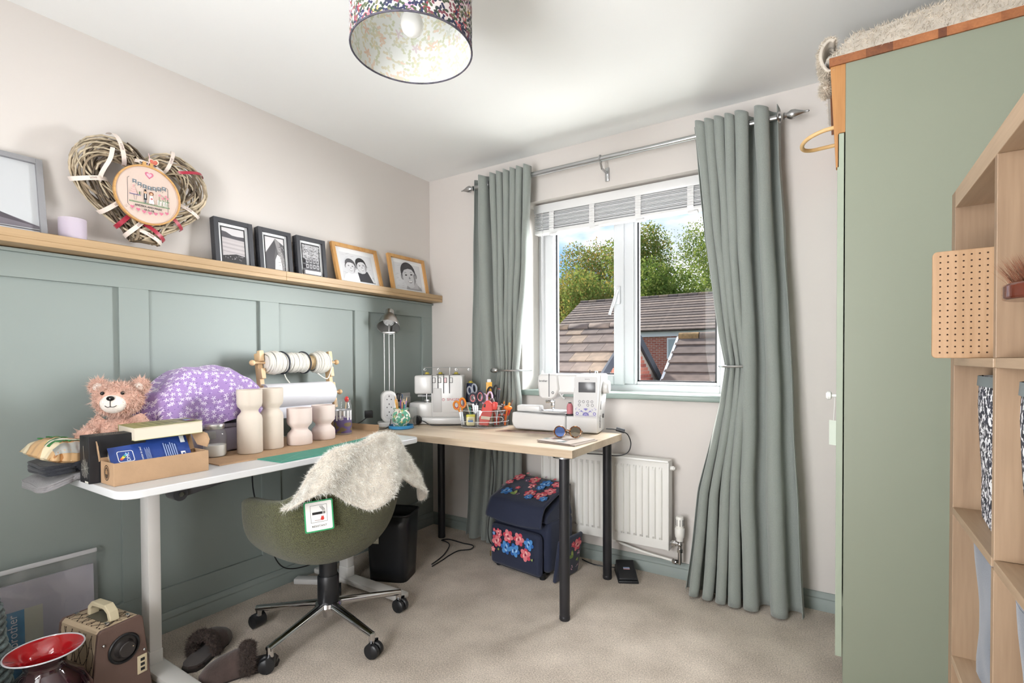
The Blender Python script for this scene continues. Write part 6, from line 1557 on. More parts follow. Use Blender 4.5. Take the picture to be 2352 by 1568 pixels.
# pliers
def pliers(label, px, dep, lx, h, hc):
    t = tool('pliers', label, 'pliers', px, dep, lx); PM = mat('plier_steel', '8d8b8a', .35, .8)
    for s in (-1, 1):
        G().tube(catmull([(s*.02, 0, 0), (s*.018, 0, .05), (s*.004, 0, h-.06)], 5), .006, 8).o('handle', hc, t); G().tube(catmull([(s*.004, s*.001, h-.06), (s*.013, 0, h-.04), (s*.010, 0, h-.02), (s*.003, 0, h)], 5), [.007]*15+[.003], 8).o('jaw', PM, t)
    G().cyl((0, -.008, h-.058), (0, .008, h-.058), .007, n=14).o('pivot', PM, t)
pliers('steel pliers standing jaws up in the middle of the caddy', 1133, -.01, .0, .15, RDH); pliers('small red handled pliers jaws up near the machine', 1155, -.01, .06, .118, RDH)
t = tool('tweezers', 'pair of steel tweezers with a paper tag in the caddy', 'tweezers', 1144, -.02, .03)
for s in (-1, 1): G().tube([(0, 0, .0), (s*.004, 0, .07), (s*.006, 0, .13)], [.003, .0025, .001], 6).o('arm', STEEL, t)
G().b2((.004, -.002, .085), (.016, -.001, .11)).o('paper_tag', TAGW, t, smooth=False)
for i, (px, dep, lx, h, c, lb) in enumerate(((1151, .02, .2, .135, 'e2852f', 'slim orange pen leaning in the caddy'), (1160, .02, .28, .128, 'e59a3d', 'thick amber handled tool leaning in the caddy'), (1158, .03, .42, .15, '7d5a48', 'thin dark stick leaning furthest over the caddy edge'), (1162, .0, .35, .105, 'd8432e', 'red and orange handled tool at the machine end of the caddy'), (1091, -.03, -.28, .125, 'a39684', 'grey wooden stick leaning across the orange snips'), (1083, .0, .0, .10, '2e9b8a', 'short teal handled tool in the caddy'), (1107, -.035, -.02, .085, 'd9dadf', 'white plastic applicator in the caddy'))):
    t = tool('craft_tool', lb, 'tool', px, dep, lx)
    rr = (.0032, .0062, .0028, .007, .0045, .008, .010)[i]
    G().tube([(0, 0, 0), (0, 0, h*.55)], rr*.6, 8).o('shaft', STEEL, t); G().lathe([(rr*.6, h*.5), (rr, h*.56), (rr, h*.95), (rr*.5, h), (0, h)], 12).o('grip', mat('tool_'+c, c, .4), t)
t = tool('orange_scoop', 'orange rounded plastic scoop head at the caddy end', 'scoop', 1163, -.03, .08); G().ball((.01, 0, .098), (.024, .014, .014), 18, 12).o('scoop_head', mat('bright_orange_plastic', 'e8741f', .3), t); G().tube([(0, 0, 0), (.004, 0, .09)], .004, 8).o('stem', mat('bright_orange_plastic', 'e8741f', .3), t)
# ================================================================ things on the floor
def floral_panel(name, parent, poly, seed, loc, rot, dens=1.0):
    """printed flowers on a navy cloth panel (poly = rectangle w,h)"""
    w, h = poly; rg = random.Random(seed); p = P()
    def inside(x, y, r): return abs(x) < w/2-r and abs(y) < h/2-r
    pts = []
    for k in range(400):
        r = (.038, .034, .026, .018, .012)[min(4, k//80)]
        x, y = rg.uniform(-w/2, w/2), rg.uniform(-h/2, h/2)
        if not inside(x, y, r*.8) or any((x-a)**2+(y-b)**2 < ((r+c)*.80)**2 for a, b, c in pts): continue
        pts.append((x, y, r)); kind = rg.choice(['pink', 'pink', 'blue', 'leaf']) if r > .02 else rg.choice(['leaf', 'small', 'small', 'plum'])
        a0 = rg.random()*6.28
        if kind in ('pink', 'blue'):
            c1, c2, c3, c4 = ('e07f86', 'cf4a5c', 'f2b9b4', '8e2a45') if kind == 'pink' else ('4f8fcf', '2f66b0', '9cc6ea', '1f3f7c')
            for i in range(6): a = a0+i*1.047; p.ell(x+r*.55*cos(a), y+r*.55*sin(a), r*.42, r*.34, c1 if i % 2 else c2, 12, a=a)
            for i in range(5): a = a0+.5+i*1.257; p.ell(x+r*.3*cos(a), y+r*.3*sin(a), r*.28, r*.2, c3 if i % 2 else c1, 10, a=a+.8)
            p.ell(x, y, r*.18, r*.18, c4, 10)
        elif kind == 'leaf':
            for s in (-.5, .5): p.ell(x+r*.4*cos(a0+s), y+r*.4*sin(a0+s), r*.6, r*.26, 'a9b56a' if s < 0 else '7f9a55', 12, a=a0+s)
        elif kind == 'plum':
            for i in range(9): p.ell(x+rg.uniform(-r, r)*.7, y+rg.uniform(-r, r)*.7, r*.2, r*.18, rg.choice(['c98aa8', '8e5a8c', 'e7c3d2']), 7)
        else:
            c = rg.choice(['d8596a', 'e58f96', '5f9bd8'])
            for i in range(5): a = a0+i*1.257; p.ell(x+r*.5*cos(a), y+r*.5*sin(a), r*.4, r*.34, c, 9, a=a)
            p.ell(x, y, r*.22, r*.22, 'f0c9b0', 8)
    return p.done(name, parent, loc, rot, rough=.8)
NAVY = mat('navy_canvas', '1f2740', .8, bump=.3, bscale=500, sheen=.2); NAVD2 = mat('navy_print_ground', '1a1f33', .8)
sc_ = thing('floral_trolley_case', 'navy wheeled craft case with pink and blue flower print under the oak table', 'trolley case', (.965, -.28, 0), radians(-8))
# local x right (width .40), front -y
def tap(x0, x1, y0, y1, z0, z1, k=.0): pass
G().rbox((0, .02, .165), (.39, .23, .27), .03, 4).o('case_body', NAVY, sc_)
g = G(); g.add([(-.19, -.11, .29), (.19, -.11, .29), (.19, .13, .29), (-.19, .13, .29), (-.175, -.10, .33), (.175, -.10, .33), (.165, .12, .435), (-.165, .12, .435)], [(0, 3, 2, 1), (4, 5, 6, 7), (0, 1, 5, 4), (1, 2, 6, 5), (2, 3, 7, 6), (3, 0, 4, 7)]); g.o('upper_body', NAVY, sc_, bev=.012)
# flap over the front top
def flap(u, v):
    x = lerp(-.19, .19, u)*lerp(.93, 1.0, v)
    if v < .6: t = v/.6; return (x, lerp(.125, -.115, t), lerp(.448, .372, t)+.006*sin(t*pi))
    t = (v-.6)/.4; return (x, -.115-.035*sin(t*1.5), lerp(.372, .265+.015*(2*u-1)**2, t))
g = G(); g.grid(flap, 24, 24); fo = g.o('top_flap', NAVY, sc_, ang=180); md = fo.modifiers.new('s', 'SOLIDIFY'); md.thickness = .008
ang = math.atan2(.372-.448, -.24); floral_panel('flap_print', sc_, (.345, .235), 3, (0, .004, .4215), (atan2(.076, .24), 0, 0))
G().rbox((-.008, -.112, .125), (.34, .045, .215), .035, 5).o('front_pocket', NAVY, sc_); floral_panel('pocket_print', sc_, (.30, .14), 5, (-.008, -.1352, .155), (pi/2, 0, 0))
g = G(); pts = [(x-.008, -.113, z+.125) for x, z in rrect(-.172, -.11, .172, .11, .03, 5)]; g.tube(pts, .004, 6, closed=True); g.o('piping', NAVD2, sc_)
g = G(); g.rbox((.225, .0, .15), (.02, .21, .22), .02, 4, m=Matrix.Rotation(radians(9), 4, 'Y')); g.o('side_pocket', NAVY, sc_); floral_panel('side_print', sc_, (.17, .17), 8, (.2615, .0, .145), (pi/2, 0, pi/2)).matrix_local = Matrix.Rotation(radians(9), 4, 'Y') @ Matrix.Translation((.2365, 0, .155)) @ Matrix.Rotation(pi/2, 4, 'Z') @ Matrix.Rotation(pi/2, 4, 'X')
g = G(); g.rbox((-.02, -.10, .278), (.25, .02, .02), .004); g.o('fabric_inside', flower_mat('patchwork_peek', 'b9b4ae', [(40, 3, .6, ['8a95a8', '6f5a48', 'd5d0ca'], .7)], plane='xz'), sc_)
G().rbox((.06, .135, .442), (.12, .03, .014), .004).o('pull_handle', BLKP, sc_)
for x in (-.15, .15): G().lathe([(0, -.012), (.022, -.012), (.024, -.008), (.024, .008), (.022, .012), (0, .012)], 20, m=Matrix.Translation((x, .13, .024)) @ Matrix.Rotation(pi/2, 4, 'Y')).o('wheel', BLKP, sc_)
for x in (-.15, .15): G().cyl((x, -.09, 0), (x, -.09, .035), .016, n=12).o('foot_stud', BLKP, sc_)
G().rbox((-.178, -.13, .065), (.006, .005, .03), .002).o('zip_pull', mat('brass_zip', 'b9a070', .3, .8), sc_)
# waste bin
bn = thing('waste_bin', 'black square plastic waste bin beside the green chair', 'bin', (.415, -.765, 0), radians(22))
g = G(); BT = mat('black_bin_plastic', '1c1d20', .3)
def binw(u, v):
    a = 2*pi*u; e = 6; c_, s_ = cos(a), sin(a); q = (abs(c_)**e+abs(s_)**e)**(-1/e); k = lerp(.86, 1.0, v); return (.118*c_*q*k, .098*s_*q*k, .34*v)
g.grid(binw, 48, 6, wrap=True); bo_ = g.o('bin_wall', BT, bn, ang=50); md = bo_.modifiers.new('s', 'SOLIDIFY'); md.thickness = .003
g = G(); g.tube([binw(i/48, 1) for i in range(48)], .0045, 8, closed=True); g.o('bin_rim', BT, bn); G().prism([binw(i/48, 0)[:2] for i in range(48)], .001, .005).o('bin_floor', BT, bn)
p_ = P(); p_.rect(-.02, -.028, .02, .028, 'b7b49f'); p_.rect(-.012, -.012, .012, .0, 'eceae2'); p_.rect(-.02, .016, .02, .028, '8f9a70')
for i in range(6): p_.rect(-.010+i*.0036, -.010, -.0085+i*.0036, -.002, '2a2a2a')
p_.done('sticker', bn, (-.055, -.0955, .225), (radians(90-2.4), 0, 0))
# foot pedal
fp = thing('foot_pedal', 'black sewing machine foot pedal on the carpet by the radiator', 'foot pedal', (1.456, -.14, 0), radians(28)); fp.scale = (1.15, 1.15, 1.15)
g = G(); g.add([(-.045, -.07, 0), (.045, -.07, 0), (.045, .07, 0), (-.045, .07, 0), (-.043, -.068, .012), (.043, -.068, .012), (.043, .068, .035), (-.043, .068, .035)], [(0, 3, 2, 1), (4, 5, 6, 7), (0, 1, 5, 4), (1, 2, 6, 5), (2, 3, 7, 6), (3, 0, 4, 7)]); g.o('pedal_base', BLKP, fp, bev=.004)
g = G(); g.add([(-.041, -.066, .014), (.041, -.066, .014), (.041, .064, .038), (-.041, .064, .038), (-.04, -.064, .022), (.04, -.064, .022), (.04, .062, .056), (-.04, .062, .056)], [(0, 3, 2, 1), (4, 5, 6, 7), (0, 1, 5, 4), (1, 2, 6, 5), (2, 3, 7, 6), (3, 0, 4, 7)]); g.o('pedal_plate', BLKP, fp, bev=.003)
p_ = P(); p_.rect(-.014, -.008, .014, .008, '8fa0c0'); p_.rect(-.014, -.008, .014, -.002, 'b98a8a'); p_.done('rating_sticker', fp, (0, .0, .0402), (math.atan2(.034, .126), 0, 0))
cable('pedal_cable', 'black cable running from the trolley case to the foot pedal', [(1.43, -.075, .02), (1.40, -.07, .012), (1.33, -.08, .006), (1.25, -.09, .006), (1.17, -.06, .006)], .003)
cable('floor_cable', 'black cable looping across the carpet between bin and curtain', [(.50, -.56, .006), (.47, -.43, .006), (.40, -.29, .006), (.34, -.25, .006), (.30, -.245, .006), (.33, -.21, .006), (.44, -.215, .006), (.52, -.215, .006), (.545, -.27, .006), (.50, -.33, .006), (.50, -.42, .006), (.51, -.48, .006), (.52, -.58, .006)], .0032)
cable('table_drop_cable', 'pair of black cables hanging from the oak table down to the trolley case', [(.66, -.128, .71), (.655, -.20, .66), (.665, -.20, .45), (.64, -.20, .25), (.63, -.21, .1), (.66, -.20, .03), (.74, -.12, .01)], .003)
cable('desk_cable', 'black cable sagging under the white desk towards the skirting', [(.25, -1.42, .725), (.22, -1.40, .55), (.16, -1.30, .30), (.12, -1.2, .13), (.12, -1.05, .09), (.18, -.96, .14)], .003)
mpb = thing('white_power_brick', 'white power brick lying by the skirting behind the chair column', 'power brick', (.115, -1.06, 0), .5); G().rbox((0, 0, .014), (.13, .05, .028), .006).o('brick_body', WPL, mpb)

# slippers
SUE = mat('brown_suede', '4a3c38', .95, bump=.5, bscale=120, var=.25, vscale=14, sheen=.3); SFUR = mat('dark_brown_fur', '352b28', .98, sheen=.3); SFS = mat('dark_fur_strand', '4e423d', .95, var=.3, vscale=40)
def slipper(label, x, y, rz, seed):
    """toe towards +x"""
    t = thing('sheepskin_slipper', label, 'slipper', (x, y, 0), rz, group='pair of dark sheepskin slippers')
    out = lambda k=1.0: [(k*lerp(-.125, .135, .5-.5*cos(pi*s))*1.0, k*w) for s, w in ()]
    N_ = 28
    def half(s): return interp([(0, .0), (.03, .026), (.12, .038), (.3, .040), (.5, .043), (.72, .051), (.88, .044), (.97, .022), (1, .0)], s)
    pl_ = [(lerp(-.125, .135, i/N_), half(i/N_)) for i in range(N_+1)]+[(lerp(-.125, .135, i/N_), -half(i/N_)) for i in range(N_-1, 0, -1)]
    G().prism(pl_, 0, .012).o('sole', mat('slipper_sole', '2b2523', .8), t, bev=.003)
    ins = G().prism([(a*.97, b*.92) for a, b in pl_], .012, .024).o('insole', SFUR, t)
    def upper(u, v):
        s = lerp(.42, .995, u); x_ = lerp(-.125, .135, s); hw_ = half(s)*1.03+.001; h = interp([(.42, .072), (.55, .078), (.75, .062), (.92, .038), (1, .016)], s)
        a = pi*v; return (x_, hw_*cos(a), .008+h*sin(a)**.75)
    g = G(); g.grid(upper, 22, 20); up_ = g.o('suede_upper', SUE, t, ang=180)
    def cuff(u, v):
        a = pi*u; b = 2*pi*v; s = .42-.015*sin(a)+.0; hw_ = half(.42)*1.1; c = Vector((lerp(-.125, .135, s), hw_*cos(a), .012+.075*sin(a)**.75)); o = Vector((0, cos(a), sin(a)))
        return tuple(c+Vector((cos(b)*.022, 0, 0))+o*sin(b)*.015)
    g = G(); g.grid(cuff, 24, 12); cf = g.o('fur_cuff', SFUR, t, ang=180); fur('cuff_pile', cf, SFS, 9000, .012, .0008, t, seed, gravity=.1, spread=.6, curl=.8); fur('cuff_nap', cf, SFS, 4000, .012, .0008, t, seed+5, gravity=.1, spread=.6, curl=.8, flip=-1)
    fur('insole_pile', ins, SFS, 3500, .008, .0007, t, seed+2, gravity=0, spread=.5, faces=lambda p: p.normal.z > .8)
    return t
slipper('dark sheepskin slipper with its open heel towards the white desk leg', .335, -1.66, radians(125), 51)
slipper('dark sheepskin slipper lying in front, its toe pointing at the camera', .56, -1.65, radians(-118), 61)

# vintage machine case with brown end
vc = thing('vintage_machine_case', 'beige vintage case with wire pattern, cream handle and brown dial end', 'case', (.336, -1.985, 0), radians(9))
# local: brown end faces +x; length along x .2; width along y
def vsec(x, k=1.0): return [(x, -.088*k, 0), (x, .088*k, 0), (x, .088*k, .05), (x, .064*k, .275), (x, .055*k, .285), (x, -.055*k, .285), (x, -.064*k, .275), (x, -.088*k, .05)]
BEI = mat('beige_vinyl', 'c2ad91', .5, var=.05, vscale=12); BRN = mat('brown_moulding', '6f5850', .45, bump=.1, bscale=300)
def loft(secs, m, name, par, bev=0):
    n = len(secs[0]); g = G(); vs = [q for s in secs for q in s]; fs = []
    for k in range(len(secs)-1): fs += [(k*n+i, k*n+(i+1) % n, (k+1)*n+(i+1) % n, (k+1)*n+i) for i in range(n)]
    fs += [tuple(range(n)), tuple(range((len(secs)-1)*n+n-1, (len(secs)-1)*n-1, -1))]; g.add(vs, fs); return g.o(name, m, par, smooth=False, fix=True, bev=bev)
loft([vsec(-.11), vsec(.088)], BEI, 'case_shell', vc, .006); loft([vsec(.088, 1.02), vsec(.10, 1.02)], BRN, 'brown_end', vc, .003); loft([vsec(-.118, 1.02), vsec(-.11, 1.02)], BRN, 'far_end', vc, .003)
# barbed wire print on the top and the near side
WIRE = mat('brown_wire_print', '3f3128', .7)
g = G(); rg = random.Random(5)
def onside(x, s):  # s 0..1 from the bottom of the near side, 1..2 over the top
    if s < 1: return Vector((x, lerp(-.0885, -.0645, s), lerp(.05, .2755, s)))
    return Vector((x, lerp(-.055, .055, s-1), .2858))
for k in range(16):
    x0 = -.14+k*.018; sl_ = (.10 if k % 2 else -.09); pts = []
    for i in range(25):
        s = i/12.5; x = x0+sl_*(s-.8)*.8+.006*sin(i*1.1+k)
        if -.108 < x < .086: pts.append(onside(x, min(s, 1.999)))
    if len(pts) > 2:
        g.tube(pts, .0008, 5)
        for q in pts[1::3]: g.ball(q, .0022, 6, 4)
wp = g.o('wire_print', WIRE, vc); wp['kind'] = 'stuff'
CRM = mat('cream_handle', 'ddd0b0', .4)
g = G(); hp = [(-.055, 0, .286), (-.052, 0, .312), (-.035, 0, .327), (.03, 0, .327), (.052, 0, .312), (.06, 0, .286)]
for s in (-1, 1): pass
def hsec(p, d): return [(p[0]-.008*d[0], p[1]-.014, p[2]-.008*d[1]), (p[0]-.008*d[0], p[1]+.014, p[2]-.008*d[1]), (p[0]+.008*d[0], p[1]+.014, p[2]+.008*d[1]), (p[0]+.008*d[0], p[1]-.014, p[2]+.008*d[1])]
loft([hsec(p, d) for p, d in zip(hp, [(1, 0), (.9, -.4), (.4, -.9), (-.4, -.9), (-.9, -.4), (-1, 0)])], CRM, 'carry_handle', vc, .003)
G().rbox((-.0, 0, .2875), (.09, .05, .003), .001).o('handle_well', mat('well_dark', '5a5648', .6), vc)
for x in (-.085, .078):
    for y in (-.03, .03): G().rbox((x, y, .291), (.014, .01, .012), .002).o('latch', CHROME, vc)
DM = Matrix.Translation((.1, .006, .20)) @ Matrix.Rotation(pi/2, 4, 'Y')
G().lathe([(.036, 0), (.046, 0), (.047, .004), (.044, .007), (.040, .006), (.038, .001)], 40, m=DM, caps=False).o('dial_ring', BLKP, vc); G().lathe([(.038, .001), (.030, .003), (.024, .012), (.024, .02), (.022, .022), (0, .022)], 40, m=DM).o('dial_knob', mat('dark_dial', '34302f', .4), vc); G().ball(DM @ Vector((-.004, .016, .0222)), .0022, 8, 6).o('dial_dot', mat('brass_dot', 'c9b89a', .4, .5), vc)
for y, z in ((-.052, .236), (.066, .165)): G().ball((.102, y, z), .005, 10, 8).o('screw', CHROME, vc)
g = G(); g.rbox((.101, .06, .12), (.004, .03, .06), .003); g.o('socket_plate', CRM, vc); g = G()
for k in range(3): g.box((.1035, .06, .104+k*.016), (.002, .012, .009))
g.o('socket_holes', BLKP, vc, smooth=False)
# red and black art glass vase
rv = thing('red_glass_vase', 'wide rimmed art glass vase, red inside and smoky black outside', 'vase', (.465, -2.165, 0))
BLG = mat('smoky_black_glass', '17131a', .06, coat=1.0); RDG = mat('red_glass_inside', 'a8121a', .12, coat=1.0); 
bm_ = mat('smoky_red_glass', '2c1018', .06, var=.97, vscale=11, coat=1.0, detail=6)
bm_.node_tree.nodes['Principled BSDF'].inputs['Coat Weight'].default_value = 1.0
G().lathe([(0, 0), (.06, 0), (.065, .006), (.09, .06), (.107, .12), (.105, .17), (.085, .215), (.053, .245), (.046, .258), (.050, .272), (.068, .290), (.088, .302)], 56, caps=False).o('glass_body', bm_, rv, ang=60)
G().lathe([(.088, .302), (.068, .291), (.048, .272), (.043, .258), (.05, .24), (0, .20)], 56, caps=False).o('red_lining', RDG, rv, ang=60)
G().torus((0, 0, .3025), .088, .0022, 56, 8).o('clear_rim', mat('clear_rim_glass', 'cfd0d6', .05, coat=1.0), rv)
# zip garment bag leaning on the panelling
zb = thing('clear_zip_bag', 'large clear zip bag with packaging inside leaning on the panelled wall', 'zip bag', (.055, -2.12, 0)); zb.rotation_euler = (0, radians(-2), 0)
VIN = glass('clear_vinyl', (.95, .95, .97), 1.5, .05, .10)
def bagp(u, v, s): return (.012*s*sin(pi*u)*sin(pi*v)+.008*nz3(u*5, v*5, s)+(.002*s), lerp(-.26, .215, u), lerp(.0, .425, v))
g = G(); g.grid(lambda u, v: bagp(u, v, 1), 30, 30); g.o('front_sheet', VIN, zb, ang=180); 
ZW = mat('white_zip_strip', 'd2d3d6', .4); G().rbox((.004, -.022, .425), (.008, .475, .016), .003).o('zip_strip', ZW, zb)
g = G(); g.tube([(.004, -.20, .43), (.004, -.20, .462), (.004, -.165, .462), (.004, -.15, .432)], .006, 8); g.o('hanger_tab', ZW, zb)
G().b2((-.012, -.25, .004), (-.002, .205, .375)).o('pale_card_insert', mat('pale_grey_card', 'b4b1b9', .7), zb, smooth=False)
pkg = P(); pkg.rect(-.25, .004, .06, .285, 'c3c3ae'); pkg.rect(-.25, .265, -.06, .275, '4f9ac0'); pkg.rect(-.075, .004, -.052, .275, '4f9ac0'); pkg.rect(-.042, .004, .012, .285, '2f7fa8'); pkg.rect(-.24, .10, -.09, .255, 'd2d2c0')
pkg.done('packaging_print', zb, (-.0015, 0, 0), (pi/2, 0, pi/2), rough=.6)
text('lettering', 'brother', .035, Wm, zb, (.0002, -.017, .22), (pi/2, -pi/2, pi/2))
# knitted wrap at the left edge
kn = thing('knitted_basket', 'chunky grey and teal knitted basket at the left edge of the floor', 'basket', (.265, -2.315, 0), radians(150))
KN = mat('grey_teal_knit', '6f7f80', .95, bump=.9, bscale=60, var=.6, vscale=70, sheen=.3)
G().lathe([(0, 0), (.11, 0), (.122, .02), (.12, .12), (.11, .25), (.095, .38), (.085, .45), (.078, .45), (.085, .38), (0, .34)], 48).o('knit_wall', KN, kn, ang=60)
for i in range(21):
    z = .01+i*.0215; r_ = interp([(0, .112), (.02, .123), (.12, .121), (.25, .111), (.38, .096), (.45, .086)], z); pts = [((r_+.004+.003*sin(j*.9+i))*cos(2*pi*j/40), (r_+.004+.003*sin(j*.9+i))*sin(2*pi*j/40), z+.012*j/40) for j in range(41)]
    G().tube(pts, .0085, 7).o('cord_round', KN, kn)
# ================================================================ outside the window
GRD = mat('garden_ground', '4d5a38', .95, var=.3, vscale=.6)
struct(G().b2((-60, .6, -2.75), (60, 90, -2.65)).o('ground', GRD, smooth=False))
TILE = [mat('roof_tile_%d' % i, c, .9, bump=.4, bscale=25, var=.22, vscale=6) for i, c in enumerate(('6b5c54', '77675c', '61544e', '83705f'))]
BRICK = [mat('red_brick_%d' % i, c, .9, bump=.3, bscale=40, var=.15, vscale=9) for i, c in enumerate(('9b5345', 'a9604f', '8c473c', 'b06f5d'))]
MORT = mat('pale_mortar', 'a89c92', .95); FASC = mat('white_fascia', 'dcdcdc', .5); BARGE = mat('dark_grey_bargeboard', '3c3f47', .5); DARKG = mat('dark_gutter', '2f3036', .5)
def brick_far():
    m = bpy.data.materials.new('far_brickwork'); m.use_nodes = True; N = m.node_tree.nodes; L = m.node_tree.links
    tc = N.new('ShaderNodeTexCoord'); mp = N.new('ShaderNodeMapping'); mp.inputs['Rotation'].default_value = (pi/2, 0, 0); L.new(tc.outputs['Object'], mp.inputs['Vector'])
    b = N.new('ShaderNodeTexBrick'); b.inputs['Color1'].default_value = lin('9b5345'); b.inputs['Color2'].default_value = lin('ab6654'); b.inputs['Mortar'].default_value = lin('b3a79c')
    b.inputs['Scale'].default_value = 1.0; b.inputs['Brick Width'].default_value = .225; b.inputs['Row Height'].default_value = .075; b.inputs['Mortar Size'].default_value = .008
    L.new(mp.outputs[0], b.inputs['Vector']); L.new(b.outputs['Color'], N['Principled BSDF'].inputs['Base Color']); N['Principled BSDF'].inputs['Roughness'].default_value = .9
    return m
FARB = brick_far()
# ---- near outbuilding: gable at x = -1 facing the window side, ridge running away to the left
nb = thing('brick_outbuilding', 'nearest brick outbuilding with a tiled gable roof and dark bargeboards', 'building', (-3.2, 6.9, -2.65))
gx, ry_, rz_ = -1.0, 6.9, 1.80; SLP = .60; XL = -5.4; EY = 4.2   # front eave y
def L_(x, y, z): return (x+3.2, y-6.9, z+2.65)
zf = rz_-SLP*(ry_-EY); EB = 9.6; zb_ = rz_-SLP*(EB-ry_)
# roof slabs
g = G(); g.add([L_(XL, EY, zf-.06), L_(gx+.05, EY, zf-.06), L_(gx+.05, ry_, rz_-.06), L_(XL, ry_, rz_-.06), L_(XL, EY, zf-.16), L_(gx+.05, EY, zf-.16), L_(gx+.05, ry_, rz_-.16), L_(XL, ry_, rz_-.16)], [(0, 1, 2, 3), (7, 6, 5, 4), (0, 4, 5, 1), (1, 5, 6, 2), (2, 6, 7, 3), (3, 7, 4, 0)]); g.o('roof_deck', DARKG, nb, smooth=False)
g = G(); g.add([L_(XL, EB, zb_-.02), L_(gx+.05, EB, zb_-.02), L_(gx+.05, ry_, rz_-.02), L_(XL, ry_, rz_-.02), L_(XL, EB, zb_-.14), L_(gx+.05, EB, zb_-.14), L_(gx+.05, ry_, rz_-.14), L_(XL, ry_, rz_-.14)], [(3, 2, 1, 0), (4, 5, 6, 7), (1, 5, 4, 0), (2, 6, 5, 1), (3, 7, 6, 2), (0, 4, 7, 3)]); g.o('rear_roof_slope', TILE[2], nb, smooth=False)
# individual tiles on the visible slope
tm = []
sl_ang = math.atan(SLP)
for k in range(4):
    g = G(); g.b2((-.163, -.205, 0), (.163, .205, .028)); tm.append(g.mesh('tile', TILE[k], smooth=False))
rg = random.Random(12); rows = 9; gauge = .345
for r in range(rows):
    d = .12+r*gauge
    if r % 2:
        o = link('tile', tm[rg.randrange(4)], nb, L_(gx-.035, ry_-d*cos(sl_ang), rz_-d*sin(sl_ang)-.033), (sl_ang-.07, 0, 0)); o.scale = (.5, 1, 1)
    for c in range(13):
        x = gx-.12-c*.332-(r % 2)*.16
        if x < XL+.2: continue
        y = ry_-d*cos(sl_ang); z = rz_-d*sin(sl_ang)
        o = link('tile', tm[rg.randrange(4)], nb, L_(x, y, z-.045+.012), (sl_ang-.07, rg.uniform(-.012, .012), rg.uniform(-.01, .01)))
for c in range(10):
    g = G(); g.lathe([(.11, -.22), (.11, .22)], 10, m=Matrix.Translation(L_(gx-.2-c*.45, ry_, rz_-.055)) @ Matrix.Rotation(pi/2, 4, 'Y') @ Matrix.Rotation(pi/2, 4, 'Z'), arc=pi, caps=False); o = g.o('ridge_tile', TILE[c % 4], nb); md = o.modifiers.new('s', 'SOLIDIFY'); md.thickness = .02
# gable wall of single bricks
G().add([L_(gx-.11, EY+.15, -2.65), L_(gx-.11, EB-.1, -2.65), L_(gx-.11, EB-.1, zb_), L_(gx-.11, ry_, rz_-.15), L_(gx-.11, EY+.15, zf), L_(gx-.015, EY+.15, -2.65), L_(gx-.015, EB-.1, -2.65), L_(gx-.015, EB-.1, zb_), L_(gx-.015, ry_, rz_-.15), L_(gx-.015, EY+.15, zf)], [(0, 1, 2, 3, 4), (9, 8, 7, 6, 5), (0, 5, 6, 1), (1, 6, 7, 2), (2, 7, 8, 3), (3, 8, 9, 4), (4, 9, 5, 0)]).o('mortar_bed', MORT, nb, smooth=False, fix=True)
bm = [G().b2((0, -.1075, -.0325), (.018, .1075, .0325)).mesh('brick', BRICK[k], smooth=False) for k in range(4)]
nbk = 0
for r in range(30):
    z = -.35+r*.075
    for c in range(30):
        y = EY+.3+c*.225+(r % 2)*.1125
        lim = rz_-.2-SLP*abs(y-ry_)-.10
        if z > lim or y > EB-.2 or nbk > 285: continue
        if z < .25 and y > 8.9: continue
        if y < 5.6: continue
        link('brick', bm[rg.randrange(4)], nb, L_(gx-.015, y, z)); nbk += 1
G().b2(L_(XL, EY+.15, -2.65), L_(gx-.11, EY+.25, zf)).o('front_wall', FARB, nb, smooth=False)
for s, (ye, ze) in ((-1, (EY, zf)), (1, (EB, zb_))):
    g = G(); a = Vector(L_(gx+.03, ry_, rz_+.0)); b = Vector(L_(gx+.03, ye, ze+.0)); d = (b-a)
    g.rbox((0, 0, 0), (.05, d.length+.05, .17), .004, 1, m=Matrix.Translation((a+b)/2-Vector((0, 0, .06))) @ d.to_track_quat('Y', 'Z').to_matrix().to_4x4()); g.o('bargeboard', BARGE, nb, smooth=False)
# ---- far brick house with long roof
fh = thing('brick_house', 'red brick house with a long brown tiled roof and white fascia behind', 'building', (-5.2, 19.5, -2.65))
def F_(x, y, z): return (x+5.2, y-19.5, z+2.65)
fx0, fx1, fy0, fyr, fze, fzr = -8.75, -1.62, 18.0, 21.2, 2.30, 4.02
G().b2(F_(fx0+.2, fy0+.3, -2.65), F_(fx1-.15, fyr+3, 2.05)).o('walls', FARB, fh, smooth=False)
G().b2(F_(fx0+.1, fy0+.2, 2.05), F_(fx1-.1, fy0+.3, 2.26)).o('fascia', FASC, fh, smooth=False)
g = G(); g.add([F_(fx0, fy0, fze-.05), F_(fx1, fy0, fze-.05), F_(fx1, fyr, fzr-.05), F_(fx0, fyr, fzr-.05), F_(fx0, fyr+3.2, fze), F_(fx1, fyr+3.2, fze)], [(0, 1, 2, 3), (3, 2, 5, 4), (0, 3, 4), (1, 5, 2)]); g.o('roof_deck', DARKG, fh, smooth=False)
NR = 13; sl2 = math.atan((fzr-fze)/(fyr-fy0)); LN = sqrt((fzr-fze)**2+(fyr-fy0)**2)
for r in range(NR):
    d = (r+.5)*LN/NR; y = fy0+d*cos(sl2); z = fze+d*sin(sl2)
    G().box((0, 0, 0), (fx1-fx0+.04, LN/NR+.05, .06)).o('tile_course', TILE[r % 3], fh, smooth=False, loc=F_((fx0+fx1)/2, y, z), rot=(sl2-.10, 0, 0))
for c in range(16):
    G().cyl(F_(fx0+.02+c*.445, fyr, fzr), F_(fx0+.45+c*.445, fyr, fzr), .11, n=10).o('ridge_tile', TILE[(c*7) % 4], fh)
